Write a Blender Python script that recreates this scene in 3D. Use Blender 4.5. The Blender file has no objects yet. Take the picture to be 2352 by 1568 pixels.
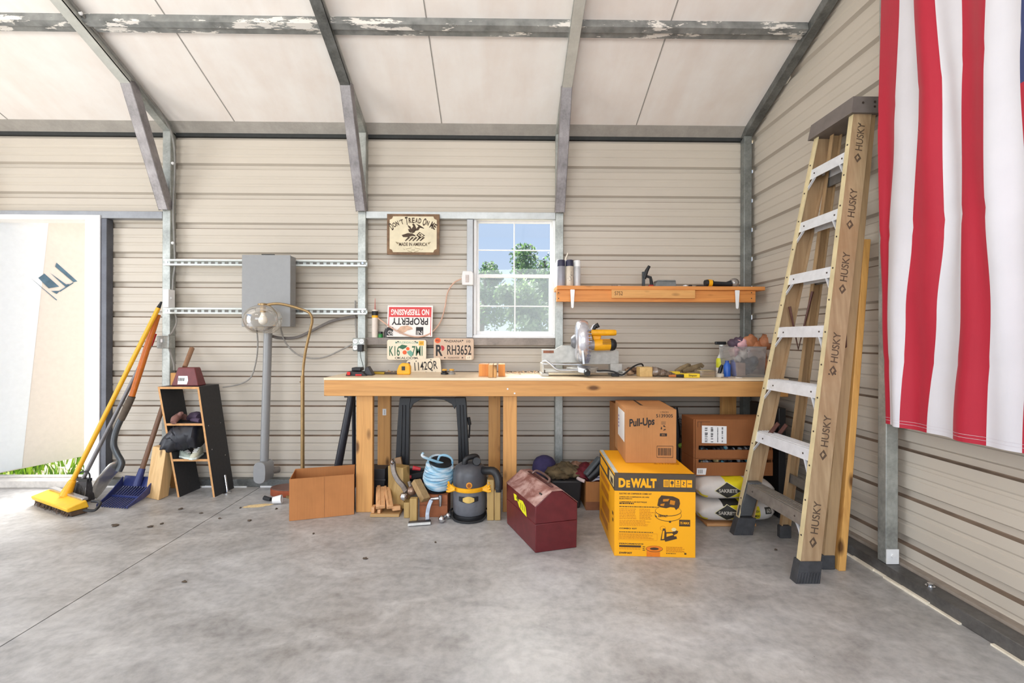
import bpy, bmesh, math, random
from mathutils import Vector, Matrix, noise
V = Vector
random.seed(7)
scene = bpy.context.scene
COL = scene.collection

# ------------------------------------------------------------------ camera
F = 16.0 / 36.0 * 2352
CH = 1.13
YAW, ROLL = 0.0122, 0.0035
VPX, VPY = 1153.0, 778.0
PCX, PCY = VPX + F * math.tan(YAW), VPY
CAMROT = Matrix.Rotation(-YAW, 3, 'Z') @ Matrix.Rotation(math.pi / 2, 3, 'X') @ Matrix.Rotation(ROLL, 3, 'Z')
cd = bpy.data.cameras.new('camera')
cam = bpy.data.objects.new('camera', cd)
COL.objects.link(cam)
cd.sensor_width = 36
cd.lens = 16
cd.shift_x = (1176 - PCX) / 2352
cd.shift_y = -(784 - PCY) / 2352
cd.clip_start = 0.05
cd.clip_end = 300
cam.matrix_world = Matrix.Translation((0, 0, CH)) @ CAMROT.to_4x4()
scene.camera = cam
EYE = V((0, 0, CH))


def ray(px, py):
    return CAMROT @ V(((px - PCX) / F, -(py - PCY) / F, -1.0))


def P(px, py, Y):
    r = ray(px, py)
    return EYE + r * (Y / r.y)


def PX(px, py, X):
    r = ray(px, py)
    return EYE + r * (X / r.x)


def PZ(px, py, Z=0.0):
    r = ray(px, py)
    return EYE + r * ((Z - CH) / r.z)


def xa(px, Y, py=800):
    return P(px, py, Y).x


def za(py, Y, px=1153):
    return P(px, py, Y).z


# ------------------------------------------------------------------ materials
def _nt(name):
    m = bpy.data.materials.new(name)
    m.use_nodes = True
    nt = m.node_tree
    b = nt.nodes['Principled BSDF']
    return m, nt, b


def lin(c):
    return tuple(((x / 12.92) if x <= 0.04045 else ((x + 0.055) / 1.055) ** 2.4) for x in c)


def S(r, g, b):
    return lin((r / 255, g / 255, b / 255)) + (1,)


def coords(nt, scale=(1, 1, 1), kind='Object'):
    tc = nt.nodes.new('ShaderNodeTexCoord')
    mp = nt.nodes.new('ShaderNodeMapping')
    mp.inputs['Scale'].default_value = scale
    nt.links.new(tc.outputs[kind], mp.inputs['Vector'])
    return mp.outputs['Vector']


def noise_node(nt, vec, scale, detail=4, rough=0.55, dist=0.0):
    n = nt.nodes.new('ShaderNodeTexNoise')
    n.inputs['Scale'].default_value = scale
    n.inputs['Detail'].default_value = detail
    n.inputs['Roughness'].default_value = rough
    n.inputs['Distortion'].default_value = dist
    nt.links.new(vec, n.inputs['Vector'])
    return n.outputs['Fac']


def ramp(nt, fac, stops):
    r = nt.nodes.new('ShaderNodeValToRGB')
    el = r.color_ramp.elements
    while len(el) < len(stops):
        el.new(0.5)
    for e, (p, c) in zip(el, stops):
        e.position = p
        e.color = c if len(c) == 4 else tuple(c) + (1,)
    nt.links.new(fac, r.inputs['Fac'])
    return r.outputs['Color']


def mixc(nt, fac, a, b, mode='MIX'):
    m = nt.nodes.new('ShaderNodeMix')
    m.data_type = 'RGBA'
    m.blend_type = mode
    for sock, val in ((0, fac), (6, a), (7, b)):
        if hasattr(val, 'links') or hasattr(val, 'is_linked'):
            nt.links.new(val, m.inputs[sock])
        else:
            m.inputs[sock].default_value = val
    return m.outputs[2]


def bump(nt, b, height, strength=0.2, dist=0.01):
    bp = nt.nodes.new('ShaderNodeBump')
    bp.inputs['Strength'].default_value = strength
    bp.inputs['Distance'].default_value = dist
    nt.links.new(height, bp.inputs['Height'])
    nt.links.new(bp.outputs['Normal'], b.inputs['Normal'])


MATS = {}


def plain(name, col, rough=0.5, metal=0.0, var=0.12, scale=30, spec=None, bmp=0.0, coat=0.0):
    if name in MATS:
        return MATS[name]
    m, nt, b = _nt(name)
    v = coords(nt)
    f = noise_node(nt, v, scale, 3)
    dk = tuple(c * (1 - var) for c in col[:3]) + (1,)
    lt = tuple(min(1, c * (1 + var)) for c in col[:3]) + (1,)
    nt.links.new(ramp(nt, f, [(0.3, dk), (0.7, lt)]), b.inputs['Base Color'])
    b.inputs['Roughness'].default_value = rough
    b.inputs['Metallic'].default_value = metal
    if spec is not None:
        b.inputs['Specular IOR Level'].default_value = spec
    if coat:
        b.inputs['Coat Weight'].default_value = coat
    if bmp:
        bump(nt, b, f, bmp, 0.003)
    MATS[name] = m
    return m


def wood(name, c1, c2, axis='X', scale=1.0, rough=0.55, knot=True):
    if name in MATS:
        return MATS[name]
    m, nt, b = _nt(name)
    st = [14.0, 14.0, 14.0]
    st['XYZ'.index(axis)] = 0.9
    v = coords(nt, tuple(s * scale for s in st))
    f = noise_node(nt, v, 2.2, 6, 0.6, 0.6)
    c = ramp(nt, f, [(0.28, c2), (0.5, c1), (0.72, tuple(min(1, x * 1.18) for x in c1[:3]) + (1,))])
    st2 = [60.0, 60.0, 60.0]
    st2['XYZ'.index(axis)] = 2.0
    f2 = noise_node(nt, coords(nt, tuple(st2)), 2.0, 3)
    c = mixc(nt, 0.35, c, ramp(nt, f2, [(0.3, tuple(x * 0.72 for x in c1[:3]) + (1,)), (0.7, c1)]), 'MIX')
    if knot:
        vo = nt.nodes.new('ShaderNodeTexVoronoi')
        kv = [9.0, 9.0, 9.0]
        kv['XYZ'.index(axis)] = 3.6
        nt.links.new(coords(nt, tuple(kv)), vo.inputs['Vector'])
        vo.inputs['Scale'].default_value = 1.0
        kf = ramp(nt, vo.outputs['Distance'], [(0.08, (1, 1, 1, 1)), (0.19, (0, 0, 0, 1))])
        c = mixc(nt, kf, c, tuple(x * 0.30 for x in c2[:3]) + (1,))
    nt.links.new(c, b.inputs['Base Color'])
    b.inputs['Roughness'].default_value = rough
    bump(nt, b, f2, 0.12, 0.002)
    MATS[name] = m
    return m


def galv(name, base, metal=0.55, rough=0.42, patch=0.35):
    if name in MATS:
        return MATS[name]
    m, nt, b = _nt(name)
    v = coords(nt)
    f = noise_node(nt, v, 9, 6, 0.65)
    f2 = noise_node(nt, v, 70, 2)
    dk = tuple(x * (1 - patch) for x in base[:3]) + (1,)
    lt = tuple(min(1, x * (1 + patch)) for x in base[:3]) + (1,)
    c = ramp(nt, f, [(0.35, dk), (0.55, base), (0.75, lt)])
    c = mixc(nt, 0.18, c, ramp(nt, f2, [(0.35, dk), (0.65, lt)]))
    nt.links.new(c, b.inputs['Base Color'])
    b.inputs['Metallic'].default_value = metal
    b.inputs['Roughness'].default_value = rough
    MATS[name] = m
    return m


def cardboard(name, col):
    if name in MATS:
        return MATS[name]
    m, nt, b = _nt(name)
    v = coords(nt)
    f = noise_node(nt, v, 5, 4)
    f2 = noise_node(nt, coords(nt, (220, 220, 6)), 1.0, 2)
    dk = tuple(x * 0.85 for x in col[:3]) + (1,)
    lt = tuple(min(1, x * 1.12) for x in col[:3]) + (1,)
    c = mixc(nt, 0.3, ramp(nt, f, [(0.3, dk), (0.7, lt)]), ramp(nt, f2, [(0.3, dk), (0.7, lt)]))
    nt.links.new(c, b.inputs['Base Color'])
    b.inputs['Roughness'].default_value = 0.8
    b.inputs['Specular IOR Level'].default_value = 0.25
    bump(nt, b, f2, 0.05, 0.001)
    MATS[name] = m
    return m


def clear(name, tint=(1, 1, 1, 1), gloss=0.08, rough=0.02, haze=0.0, hazecol=(1, 1, 1, 1)):
    """clear sheet: transparent with a fresnel-weighted gloss, optionally hazy"""
    if name in MATS:
        return MATS[name]
    m = bpy.data.materials.new(name)
    m.use_nodes = True
    nt = m.node_tree
    nt.nodes.clear()
    out = nt.nodes.new('ShaderNodeOutputMaterial')
    tr = nt.nodes.new('ShaderNodeBsdfTransparent')
    tr.inputs['Color'].default_value = tint
    gl = nt.nodes.new('ShaderNodeBsdfGlossy')
    gl.inputs['Roughness'].default_value = rough
    lw = nt.nodes.new('ShaderNodeLayerWeight')
    lw.inputs['Blend'].default_value = 0.35
    mu = nt.nodes.new('ShaderNodeMath')
    mu.operation = 'MULTIPLY_ADD'
    mu.inputs[1].default_value = gloss * 4
    mu.inputs[2].default_value = gloss * 0.5
    mu.use_clamp = True
    nt.links.new(lw.outputs['Fresnel'], mu.inputs[0])
    mx = nt.nodes.new('ShaderNodeMixShader')
    nt.links.new(mu.outputs[0], mx.inputs[0])
    last = tr.outputs[0]
    if haze:
        di = nt.nodes.new('ShaderNodeBsdfDiffuse')
        di.inputs['Color'].default_value = hazecol
        tl = nt.nodes.new('ShaderNodeBsdfTranslucent')
        tl.inputs['Color'].default_value = hazecol
        ad = nt.nodes.new('ShaderNodeMixShader')
        ad.inputs[0].default_value = 0.5
        nt.links.new(di.outputs[0], ad.inputs[1])
        nt.links.new(tl.outputs[0], ad.inputs[2])
        mh = nt.nodes.new('ShaderNodeMixShader')
        mh.inputs[0].default_value = haze
        nt.links.new(tr.outputs[0], mh.inputs[1])
        nt.links.new(ad.outputs[0], mh.inputs[2])
        last = mh.outputs[0]
    nt.links.new(last, mx.inputs[1])
    nt.links.new(gl.outputs[0], mx.inputs[2])
    nt.links.new(mx.outputs[0], out.inputs['Surface'])
    MATS[name] = m
    return m


# ------------------------------------------------------------------ mesh building
_fontcache = {}


def glyphs(s, bold=0.0):
    key = (s, bold)
    if key in _fontcache:
        return _fontcache[key]
    cu = bpy.data.curves.new('t', 'FONT')
    cu.body = s
    cu.size = 1.0
    cu.offset = bold
    cu.resolution_u = 4
    ob = bpy.data.objects.new('t', cu)
    COL.objects.link(ob)
    dg = bpy.context.evaluated_depsgraph_get()
    me = bpy.data.meshes.new_from_object(ob.evaluated_get(dg))
    vs = [(v.co.x, v.co.y) for v in me.vertices]
    fs = [tuple(p.vertices) for p in me.polygons]
    bpy.data.objects.remove(ob)
    bpy.data.meshes.remove(me)
    bpy.data.curves.remove(cu)
    _fontcache[key] = (vs, fs)
    return vs, fs


class MB:
    def __init__(self):
        self.v, self.f, self.m = [], [], []

    def add(self, vs, fs, m=0):
        b = len(self.v)
        self.v += [V(x) for x in vs]
        for q in fs:
            self.f.append(tuple(b + i for i in q))
            self.m.append(m)
        return self

    def hexa(self, p, m=0):
        # p: 4 bottom (ccw from above), 4 top
        return self.add(p, [(3, 2, 1, 0), (4, 5, 6, 7), (0, 1, 5, 4), (1, 2, 6, 5), (2, 3, 7, 6), (3, 0, 4, 7)], m)

    def box(self, x0, x1, y0, y1, z0, z1, m=0):
        return self.hexa([(x0, y0, z0), (x1, y0, z0), (x1, y1, z0), (x0, y1, z0),
                          (x0, y0, z1), (x1, y0, z1), (x1, y1, z1), (x0, y1, z1)], m)

    def obox(self, c, a, b, d, m=0):
        """centre c, half axes a, b, d"""
        c, a, b, d = V(c), V(a), V(b), V(d)
        return self.hexa([c - a - b - d, c + a - b - d, c + a + b - d, c - a + b - d,
                          c - a - b + d, c + a - b + d, c + a + b + d, c - a + b + d], m)

    def beam(self, p0, p1, w, h, up=(0, 0, 1), m=0, w1=None, h1=None):
        """square bar p0->p1, w across, h along up"""
        p0, p1 = V(p0), V(p1)
        d = (p1 - p0).normalized()
        s = d.cross(V(up)).normalized()
        u = s.cross(d).normalized()
        w1 = w if w1 is None else w1
        h1 = h if h1 is None else h1
        q = [p0 - s * w / 2 - u * h / 2, p0 + s * w / 2 - u * h / 2, p0 + s * w / 2 + u * h / 2, p0 - s * w / 2 + u * h / 2]
        r = [p1 - s * w1 / 2 - u * h1 / 2, p1 + s * w1 / 2 - u * h1 / 2, p1 + s * w1 / 2 + u * h1 / 2, p1 - s * w1 / 2 + u * h1 / 2]
        return self.hexa(q + r, m)

    def tube(self, pts, r, n=10, m=0, cap=True, flat=1.0):
        pts = [V(p) for p in pts]
        k = len(pts)
        rs = r if isinstance(r, (list, tuple)) else [r] * k
        d0 = (pts[1] - pts[0]).normalized()
        u = d0.orthogonal().normalized()
        vs, fs = [], []
        for i in range(k):
            if i == 0:
                d = pts[1] - pts[0]
            elif i == k - 1:
                d = pts[-1] - pts[-2]
            else:
                d = (pts[i + 1] - pts[i]).normalized() + (pts[i] - pts[i - 1]).normalized()
            d = d.normalized()
            u = (u - d * u.dot(d)).normalized()
            w = d.cross(u)
            for j in range(n):
                a = 2 * math.pi * j / n
                vs.append(pts[i] + (u * math.cos(a) + w * math.sin(a) * flat) * rs[i])
        for i in range(k - 1):
            for j in range(n):
                fs.append((i * n + j, i * n + (j + 1) % n, (i + 1) * n + (j + 1) % n, (i + 1) * n + j))
        if cap:
            fs.append(tuple(reversed(range(n))))
            fs.append(tuple((k - 1) * n + j for j in range(n)))
        return self.add(vs, fs, m)

    def lathe(self, prof, c, axis=(0, 0, 1), n=24, m=0, cap=True, sx=1.0, sy=1.0):
        """prof: list of (radius, height[, mat])"""
        ax = V(axis).normalized()
        u = ax.cross(V((0, 1, 0)))
        u = V((1, 0, 0)) if u.length < 1e-4 else u.normalized()
        if abs(ax.z) > 0.9999:
            u = V((1, 0, 0))
        w = ax.cross(u).normalized()
        c = V(c)
        b = len(self.v)
        k = len(prof)
        for p in prof:
            for j in range(n):
                a = 2 * math.pi * j / n
                self.v.append(c + ax * p[1] + (u * math.cos(a) * sx + w * math.sin(a) * sy) * max(p[0], 1e-5))
        for i in range(k - 1):
            mm = prof[i][2] if len(prof[i]) > 2 else m
            for j in range(n):
                self.f.append((b + i * n + j, b + i * n + (j + 1) % n, b + (i + 1) * n + (j + 1) % n, b + (i + 1) * n + j))
                self.m.append(mm)
        if cap:
            self.f.append(tuple(b + j for j in reversed(range(n))))
            self.m.append(prof[0][2] if len(prof[0]) > 2 else m)
            self.f.append(tuple(b + (k - 1) * n + j for j in range(n)))
            self.m.append(prof[-1][2] if len(prof[-1]) > 2 else m)
        return self

    def prism(self, pts, ext, m=0):
        """planar outline pts (3d) extruded by the vector ext"""
        pts = [V(p) for p in pts]
        e = V(ext)
        n = len(pts)
        nn = V((0, 0, 0))
        for i in range(n):
            nn += pts[i].cross(pts[(i + 1) % n])
        if nn.dot(e) > 0:
            pts.reverse()
        vs = pts + [p + e for p in pts]
        fs = [tuple(range(n)), tuple(reversed(range(n, 2 * n)))]
        for i in range(n):
            j = (i + 1) % n
            fs.append((j, i, n + i, n + j))
        return self.add(vs, fs, m)

    def ball(self, c, r, n=14, k=8, m=0, bumpy=0.0, bs=8.0, rot=None):
        c = V(c)
        rx, ry, rz = (r, r, r) if not isinstance(r, (tuple, list)) else r
        b = len(self.v)
        pts = []
        for i in range(k + 1):
            t = math.pi * i / k
            for j in range(n):
                a = 2 * math.pi * j / n
                q = V((math.sin(t) * math.cos(a), math.sin(t) * math.sin(a), math.cos(t)))
                s = 1.0 + bumpy * noise.noise(q * bs * 0.35 + c * 7) if bumpy else 1.0
                q = V((q.x * rx, q.y * ry, q.z * rz)) * s
                if rot is not None:
                    q = rot @ q
                pts.append(c + q)
        fs = []
        for i in range(k):
            for j in range(n):
                fs.append((i * n + j, (i + 1) * n + j, (i + 1) * n + (j + 1) % n, i * n + (j + 1) % n))
        return self.add(pts, fs, m)

    def poly(self, pts, m=0):
        return self.add(pts, [tuple(range(len(pts)))], m)

    def quad(self, o, u, v, x0, x1, y0, y1, m=0, warp=None):
        o, u, v = V(o), V(u), V(v)
        q = [o + u * x + v * y for x, y in ((x0, y0), (x1, y0), (x1, y1), (x0, y1))]
        if warp:
            q = [warp(p) for p in q]
        return self.poly(q, m)

    def text(self, s, o, u, v, h, w=None, m=0, bold=0.0, align='c', warp=None, maxw=None):
        """lettering: o = centre of the text box, u right, v up, h cap height, w total width (None: natural)"""
        vs, fs = glyphs(s, bold)
        if not vs:
            return self
        o, u, v = V(o), V(u).normalized(), V(v).normalized()
        x0, x1 = min(p[0] for p in vs), max(p[0] for p in vs)
        y0, y1 = min(p[1] for p in vs), max(p[1] for p in vs)
        sy = h / (y1 - y0)
        sx = sy if w is None else w / (x1 - x0)
        if maxw and (x1 - x0) * sx > maxw:
            sx = maxw / (x1 - x0)
        cx = {'c': (x0 + x1) / 2, 'l': x0, 'r': x1}[align]
        out = [o + u * ((p[0] - cx) * sx) + v * ((p[1] - (y0 + y1) / 2) * sy) for p in vs]
        if warp:
            out = [warp(p) for p in out]
        return self.add(out, fs, m)

    def build(self, name, mats, parent=None, smooth=True, bevel=0.0, angle=40, origin=None, fix=False, seg=2):
        me = bpy.data.meshes.new(name)
        rl = V((0, 0, 0))
        if parent is not None:
            q = parent
            while q is not None:
                rl = rl + q.location
                q = q.parent
        if parent is None:
            if origin is None:
                lo = V((min(p.x for p in self.v), min(p.y for p in self.v), min(p.z for p in self.v)))
                hi = V((max(p.x for p in self.v), max(p.y for p in self.v), max(p.z for p in self.v)))
                origin = V(((lo.x + hi.x) / 2, (lo.y + hi.y) / 2, lo.z))
            rl = V(origin)
        me.from_pydata([p - rl for p in self.v], [], self.f)
        if not isinstance(mats, (list, tuple)):
            mats = [mats]
        for m in mats:
            me.materials.append(m)
        me.polygons.foreach_set('material_index', [min(i, len(mats) - 1) for i in self.m])
        if fix:
            bm = bmesh.new()
            bm.from_mesh(me)
            bmesh.ops.recalc_face_normals(bm, faces=bm.faces)
            bm.to_mesh(me)
            bm.free()
        me.update()
        if smooth:
            me.polygons.foreach_set('use_smooth', [True] * len(me.polygons))
            me.set_sharp_from_angle(angle=math.radians(angle))
        o = bpy.data.objects.new(name, me)
        COL.objects.link(o)
        if parent is not None:
            o.parent = parent
        else:
            o.location = rl
        if bevel:
            bv = o.modifiers.new('bevel', 'BEVEL')
            bv.width = bevel
            bv.segments = seg
            bv.limit_method = 'ANGLE'
            bv.angle_limit = math.radians(50)
            bv.harden_normals = False
        return o


def tag(o, label, cat, group=None, kind=None):
    if label:
        o['label'] = label
    if cat:
        o['category'] = cat
    if group:
        o['group'] = group
    if kind:
        o['kind'] = kind
    return o


def thing(name, loc, label, cat, group=None, kind=None):
    o = bpy.data.objects.new(name, None)
    o.empty_display_size = 0.1
    COL.objects.link(o)
    o.location = V(loc)
    return tag(o, label, cat, group, kind)


def lerp(a, b, t):
    return V(a) * (1 - t) + V(b) * t


def spline(pts, n=8):
    pts = [V(p) for p in pts]
    out = []
    k = len(pts)
    for i in range(k - 1):
        p0 = pts[max(i - 1, 0)]
        p1, p2 = pts[i], pts[i + 1]
        p3 = pts[min(i + 2, k - 1)]
        for j in range(n):
            t = j / n
            out.append(0.5 * ((2 * p1) + (p2 - p0) * t + (2 * p0 - 5 * p1 + 4 * p2 - p3) * t * t + (3 * p1 - p0 - 3 * p2 + p3) * t ** 3))
    out.append(pts[-1])
    return out


X3, Y3, Z3 = V((1, 0, 0)), V((0, 1, 0)), V((0, 0, 1))

# common materials
M_galv = galv('galvanised_steel', S(176, 180, 176))
M_galvd = galv('dull_galvanised_steel', S(120, 122, 120), patch=0.45)
M_mill = galv('weathered_steel', S(150, 146, 148), metal=0.4, rough=0.5)
M_dark = plain('dark_steel', S(62, 62, 60), 0.5, 0.4)
M_black = plain('black_plastic', S(30, 31, 34), 0.45)
M_rubber = plain('black_rubber', S(40, 41, 43), 0.8)
M_white = plain('white_plastic', S(238, 238, 238), 0.4, var=0.03)
M_ink = plain('black_ink', S(34, 30, 30), 0.6, var=0.05)
M_brownink = plain('brown_ink', S(70, 52, 36), 0.7, var=0.1)
M_pine = wood('pine_lumber', S(212, 156, 92), S(188, 126, 64), 'X')
M_pinez = wood('pine_lumber_upright', S(216, 160, 94), S(190, 128, 66), 'Z')
M_ply = wood('plywood', S(232, 196, 146), S(208, 164, 108), 'X', 0.6, knot=False)
M_ptz = wood('treated_lumber_upright', S(186, 154, 96), S(156, 122, 66), 'Z')
M_pty = wood('treated_lumber', S(206, 160, 104), S(176, 124, 70), 'Y')
M_chrome = plain('chrome', S(210, 210, 212), 0.12, 1.0, 0.05)
M_steel = plain('bright_steel', S(190, 192, 196), 0.3, 0.85, 0.1)
M_alu = plain('aluminium', S(228, 230, 234), 0.36, 0.2, 0.06)
M_yel = plain('yellow_plastic', S(250, 176, 22), 0.42)
M_card = cardboard('cardboard', S(186, 128, 78))
M_cardd = cardboard('dark_cardboard', S(150, 96, 58))
M_cable = plain('grey_cable', S(150, 146, 140), 0.6)
M_red = plain('red_plastic', S(214, 36, 30), 0.45)
M_greybox = plain('grey_enamel', S(146, 147, 148), 0.4, 0.1, 0.03)
# ------------------------------------------------------------------ the building
D = 3.54            # inner face of the back wall
XW = 1.945          # inner face of the right wall
ZE = 2.685          # eave
XL = -5.1
YF = -2.6


def roofz(y):
    return 2.735 + 0.42 * (D - y) if y > -0.2 else 2.735 + 0.42 * (D + 0.2) + 0.42 * (y + 0.2)


def profile(z0, z1):
    """(z, recess) of the ribbed sheet between z0 and z1"""
    pts = []
    k = -4
    zc = 2.428
    raw = []
    for k in range(-12, 14):
        b = zc - 0.2286 * k
        raw += [(b, 0.0), (b + 0.004, 0.023), (b + 0.009, 0.0231), (b + 0.038, 0.023), (b + 0.050, 0.0)]
        for q in (0.052 + 0.0588 - 0.012, 0.052 + 2 * 0.0588 - 0.012):
            raw += [(b + q, 0.0), (b + q + 0.003, 0.005), (b + q + 0.016, 0.005), (b + q + 0.024, 0.0)]
    raw.sort()

    def at(z):
        for (a, da), (b, db) in zip(raw, raw[1:]):
            if a <= z <= b:
                return da + (db - da) * (z - a) / (b - a)
        return 0.0
    pts = [(z0, at(z0))] + [p for p in raw if z0 < p[0] < z1] + [(z1, at(z1))]
    return pts


def sheet(mb, along0, along1, z0, z1, wall):
    pr = profile(z0, z1)
    for (za_, da), (zb_, db) in zip(pr, pr[1:]):
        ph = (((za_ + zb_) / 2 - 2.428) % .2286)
        dm = 1 if ph < .0085 else 0  # lower lip of each groove gets the painted shade
        if wall == 'back':
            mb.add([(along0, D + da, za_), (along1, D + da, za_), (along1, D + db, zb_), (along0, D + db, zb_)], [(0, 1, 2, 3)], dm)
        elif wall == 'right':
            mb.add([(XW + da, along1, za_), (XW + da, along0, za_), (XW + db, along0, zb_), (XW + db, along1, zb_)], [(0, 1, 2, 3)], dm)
        else:
            mb.add([(XL - da, along0, za_), (XL - da, along1, za_), (XL - db, along1, zb_), (XL - db, along0, zb_)], [(0, 1, 2, 3)])


def wallmat(name, base):
    m, nt, b = _nt(name)
    v = coords(nt, (0.5, 0.5, 0.9))
    f = noise_node(nt, v, 1.6, 4, 0.55)
    d = tuple(x * 0.95 for x in base[:3]) + (1,)
    l = tuple(min(1, x * 1.04) for x in base[:3]) + (1,)
    nt.links.new(ramp(nt, f, [(0.3, d), (0.7, l)]), b.inputs['Base Color'])
    b.inputs['Roughness'].default_value = 0.42
    b.inputs['Specular IOR Level'].default_value = 0.45
    return m


M_wall = [wallmat('beige_painted_sheet', S(196, 187, 174)), plain('rib_shade', S(126, 108, 92), .9, 0, .3, 9)]  # second entry paints the shade inside the grooves as a brown tone


def structure(o, label=None):
    o['kind'] = 'structure'
    if label:
        o['label'] = label
    return o


# window and door openings in the back wall
WX0, WX1 = xa(1088, D, 640), xa(1275, D, 640)
WZ0, WZ1 = za(775, D, 1180), za(500, D, 1180)
DX0, DX1 = -4.42, xa(214, D, 800)
DZ1 = za(495, D, 100)
mb = MB()
sheet(mb, XL, DX0, 0.0, ZE, 'back')
sheet(mb, DX0, DX1, DZ1, ZE, 'back')
sheet(mb, DX1, WX0, 0.0, ZE, 'back')
sheet(mb, WX0, WX1, 0.0, WZ0, 'back')
sheet(mb, WX0, WX1, WZ1, ZE, 'back')
sheet(mb, WX1, XW + 0.02, 0.0, ZE, 'back')
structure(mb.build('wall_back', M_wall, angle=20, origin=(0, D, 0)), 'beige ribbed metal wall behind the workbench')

mb = MB()
sheet(mb, YF, D + 0.02, 0.0, 4.6, 'right')
wr = mb.build('wall_right', M_wall, angle=20, origin=(XW, 0, 0))
bm = bmesh.new()
bm.from_mesh(wr.data)
for y0, sgn in ((D, 1), (-2.6, -1)):
    bmesh.ops.bisect_plane(bm, geom=bm.verts[:] + bm.edges[:] + bm.faces[:], plane_co=(0, y0, roofz(y0) - 0.002), plane_no=(0, 0.42 * sgn, 1), clear_outer=True)
bm.to_mesh(wr.data)
bm.free()
structure(wr, 'beige ribbed metal gable wall behind the ladder and flag')

mb = MB()
sheet(mb, YF, -0.7, 0.0, ZE, 'left')
sheet(mb, -0.7, 2.3, 2.55, ZE, 'left')  # opening added for the left area lamp
sheet(mb, 2.3, D, 0.0, ZE, 'left')
structure(mb.build('wall_left', M_wall, angle=20, origin=(XL, 0, 0)), 'beige ribbed metal wall beyond the doorway')


# floor: two slabs with a saw cut between them
def floormat():
    m, nt, b = _nt('trowelled_concrete')
    v = coords(nt)
    big = noise_node(nt, v, 0.55, 6, 0.6, 0.4)
    mid = noise_node(nt, coords(nt, (1.0, 1.6, 1)), 3.2, 7, 0.66, 0.8)
    fine = noise_node(nt, v, 26, 5, 0.6)
    c = ramp(nt, mid, [(0.30, S(112, 110, 110)), (0.45, S(156, 155, 155)), (0.58, S(184, 183, 183)), (0.72, S(220, 219, 217))])
    c2 = ramp(nt, big, [(0.36, S(142, 134, 124)), (0.5, S(176, 175, 174)), (0.66, S(206, 209, 215))])
    c = mixc(nt, 0.45, c, c2)
    c = mixc(nt, 0.16, c, ramp(nt, fine, [(0.35, S(120, 118, 116)), (0.6, S(222, 220, 216))]))
    st = noise_node(nt, coords(nt, (1, 1, 1)), 1.7, 8, 0.7, 1.2)
    c = mixc(nt, ramp(nt, st, [(0.60, (0, 0, 0, 1)), (0.74, (0.45, 0.45, 0.45, 1))]), c, S(150, 146, 142))
    sp = noise_node(nt, v, 48, 2, 0.5)
    c = mixc(nt, ramp(nt, sp, [(0.74, (0, 0, 0, 1)), (0.80, (0.5, 0.5, 0.5, 1))]), c, S(84, 78, 72))
    nt.links.new(c, b.inputs['Base Color'])
    rr = ramp(nt, mid, [(0.3, (0.34, 0.34, 0.34, 1)), (0.7, (0.52, 0.52, 0.52, 1))])
    nt.links.new(rr, b.inputs['Roughness'])
    b.inputs['Specular IOR Level'].default_value = 0.45
    bump(nt, b, mid, 0.06, 0.01)
    return m


M_floor = floormat()
XJ = PZ(530, 1160).x
mb = MB()
mb.box(XL - 0.1, XJ - 0.003, YF, D + 0.05, -0.15, 0.0, 0)
mb.box(XJ + 0.003, XW + 0.1, YF, D + 0.05, -0.15, 0.0, 0)
mb.box(XJ - 0.003, XJ + 0.003, YF, D + 0.05, -0.15, -0.012, 1)
structure(mb.build('floor', [M_floor, plain('joint_dirt', S(70, 66, 64), 0.9)], smooth=False, origin=(0, 0, 0)), 'grey concrete floor slab with a saw cut joint')

# ceiling
M_ceil = None


def ceilmat():
    m, nt, b = _nt('white_insulation_board')
    v = coords(nt)
    f = noise_node(nt, coords(nt, (2.2, 0.5, 0.5)), 2.0, 5, 0.6, 0.3)
    f2 = noise_node(nt, v, 5, 5, 0.6)
    c = ramp(nt, f, [(0.3, S(232, 222, 214)), (0.6, S(240, 235, 230)), (0.8, S(243, 240, 237))])
    c = mixc(nt, 0.25, c, ramp(nt, f2, [(0.35, S(226, 214, 206)), (0.6, S(242, 238, 234))]))
    nt.links.new(c, b.inputs['Base Color'])
    b.inputs['Roughness'].default_value = 0.5
    b.inputs['Specular IOR Level'].default_value = 0.3
    bump(nt, b, f, 0.12, 0.02)
    return m


mb = MB()
yr = -0.2
for (ya, yb) in ((D + 0.08, yr), (yr, YF)):
    z0, z1 = roofz(ya), roofz(yb)
    mb.hexa([(XL - .1, yb, z1), (XW + .1, yb, z1), (XW + .1, ya, z0), (XL - .1, ya, z0),
             (XL - .1, yb, z1 + .04), (XW + .1, yb, z1 + .04), (XW + .1, ya, z0 + .04), (XL - .1, ya, z0 + .04)], 0)
for px, py in ((541, 304), (1015, 304), (1460, 304)):
    x = xa(px, D - 0.06, py)
    ya, yb = D + 0.02, yr
    mb.hexa([(x - .0035, yb, roofz(yb) - .002), (x + .0035, yb, roofz(yb) - .002), (x + .0035, ya, roofz(ya) - .002), (x - .0035, ya, roofz(ya) - .002),
             (x - .0035, yb, roofz(yb) + .01), (x + .0035, yb, roofz(yb) + .01), (x + .0035, ya, roofz(ya) + .01), (x - .0035, ya, roofz(ya) + .01)], 1)
x = -3.72
mb.hexa([(x - .0035, yr, roofz(yr) - .002), (x + .0035, yr, roofz(yr) - .002), (x + .0035, D, roofz(D) - .002), (x - .0035, D, roofz(D) - .002),
         (x - .0035, yr, roofz(yr) + .01), (x + .0035, yr, roofz(yr) + .01), (x + .0035, D, roofz(D) + .01), (x - .0035, D, roofz(D) + .01)], 1)
structure(mb.build('ceiling', [ceilmat(), plain('seam_grey', S(150, 146, 140), 0.8)], smooth=False, origin=(0, 0, ZE)), 'white insulated board ceiling between the rafters')

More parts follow.
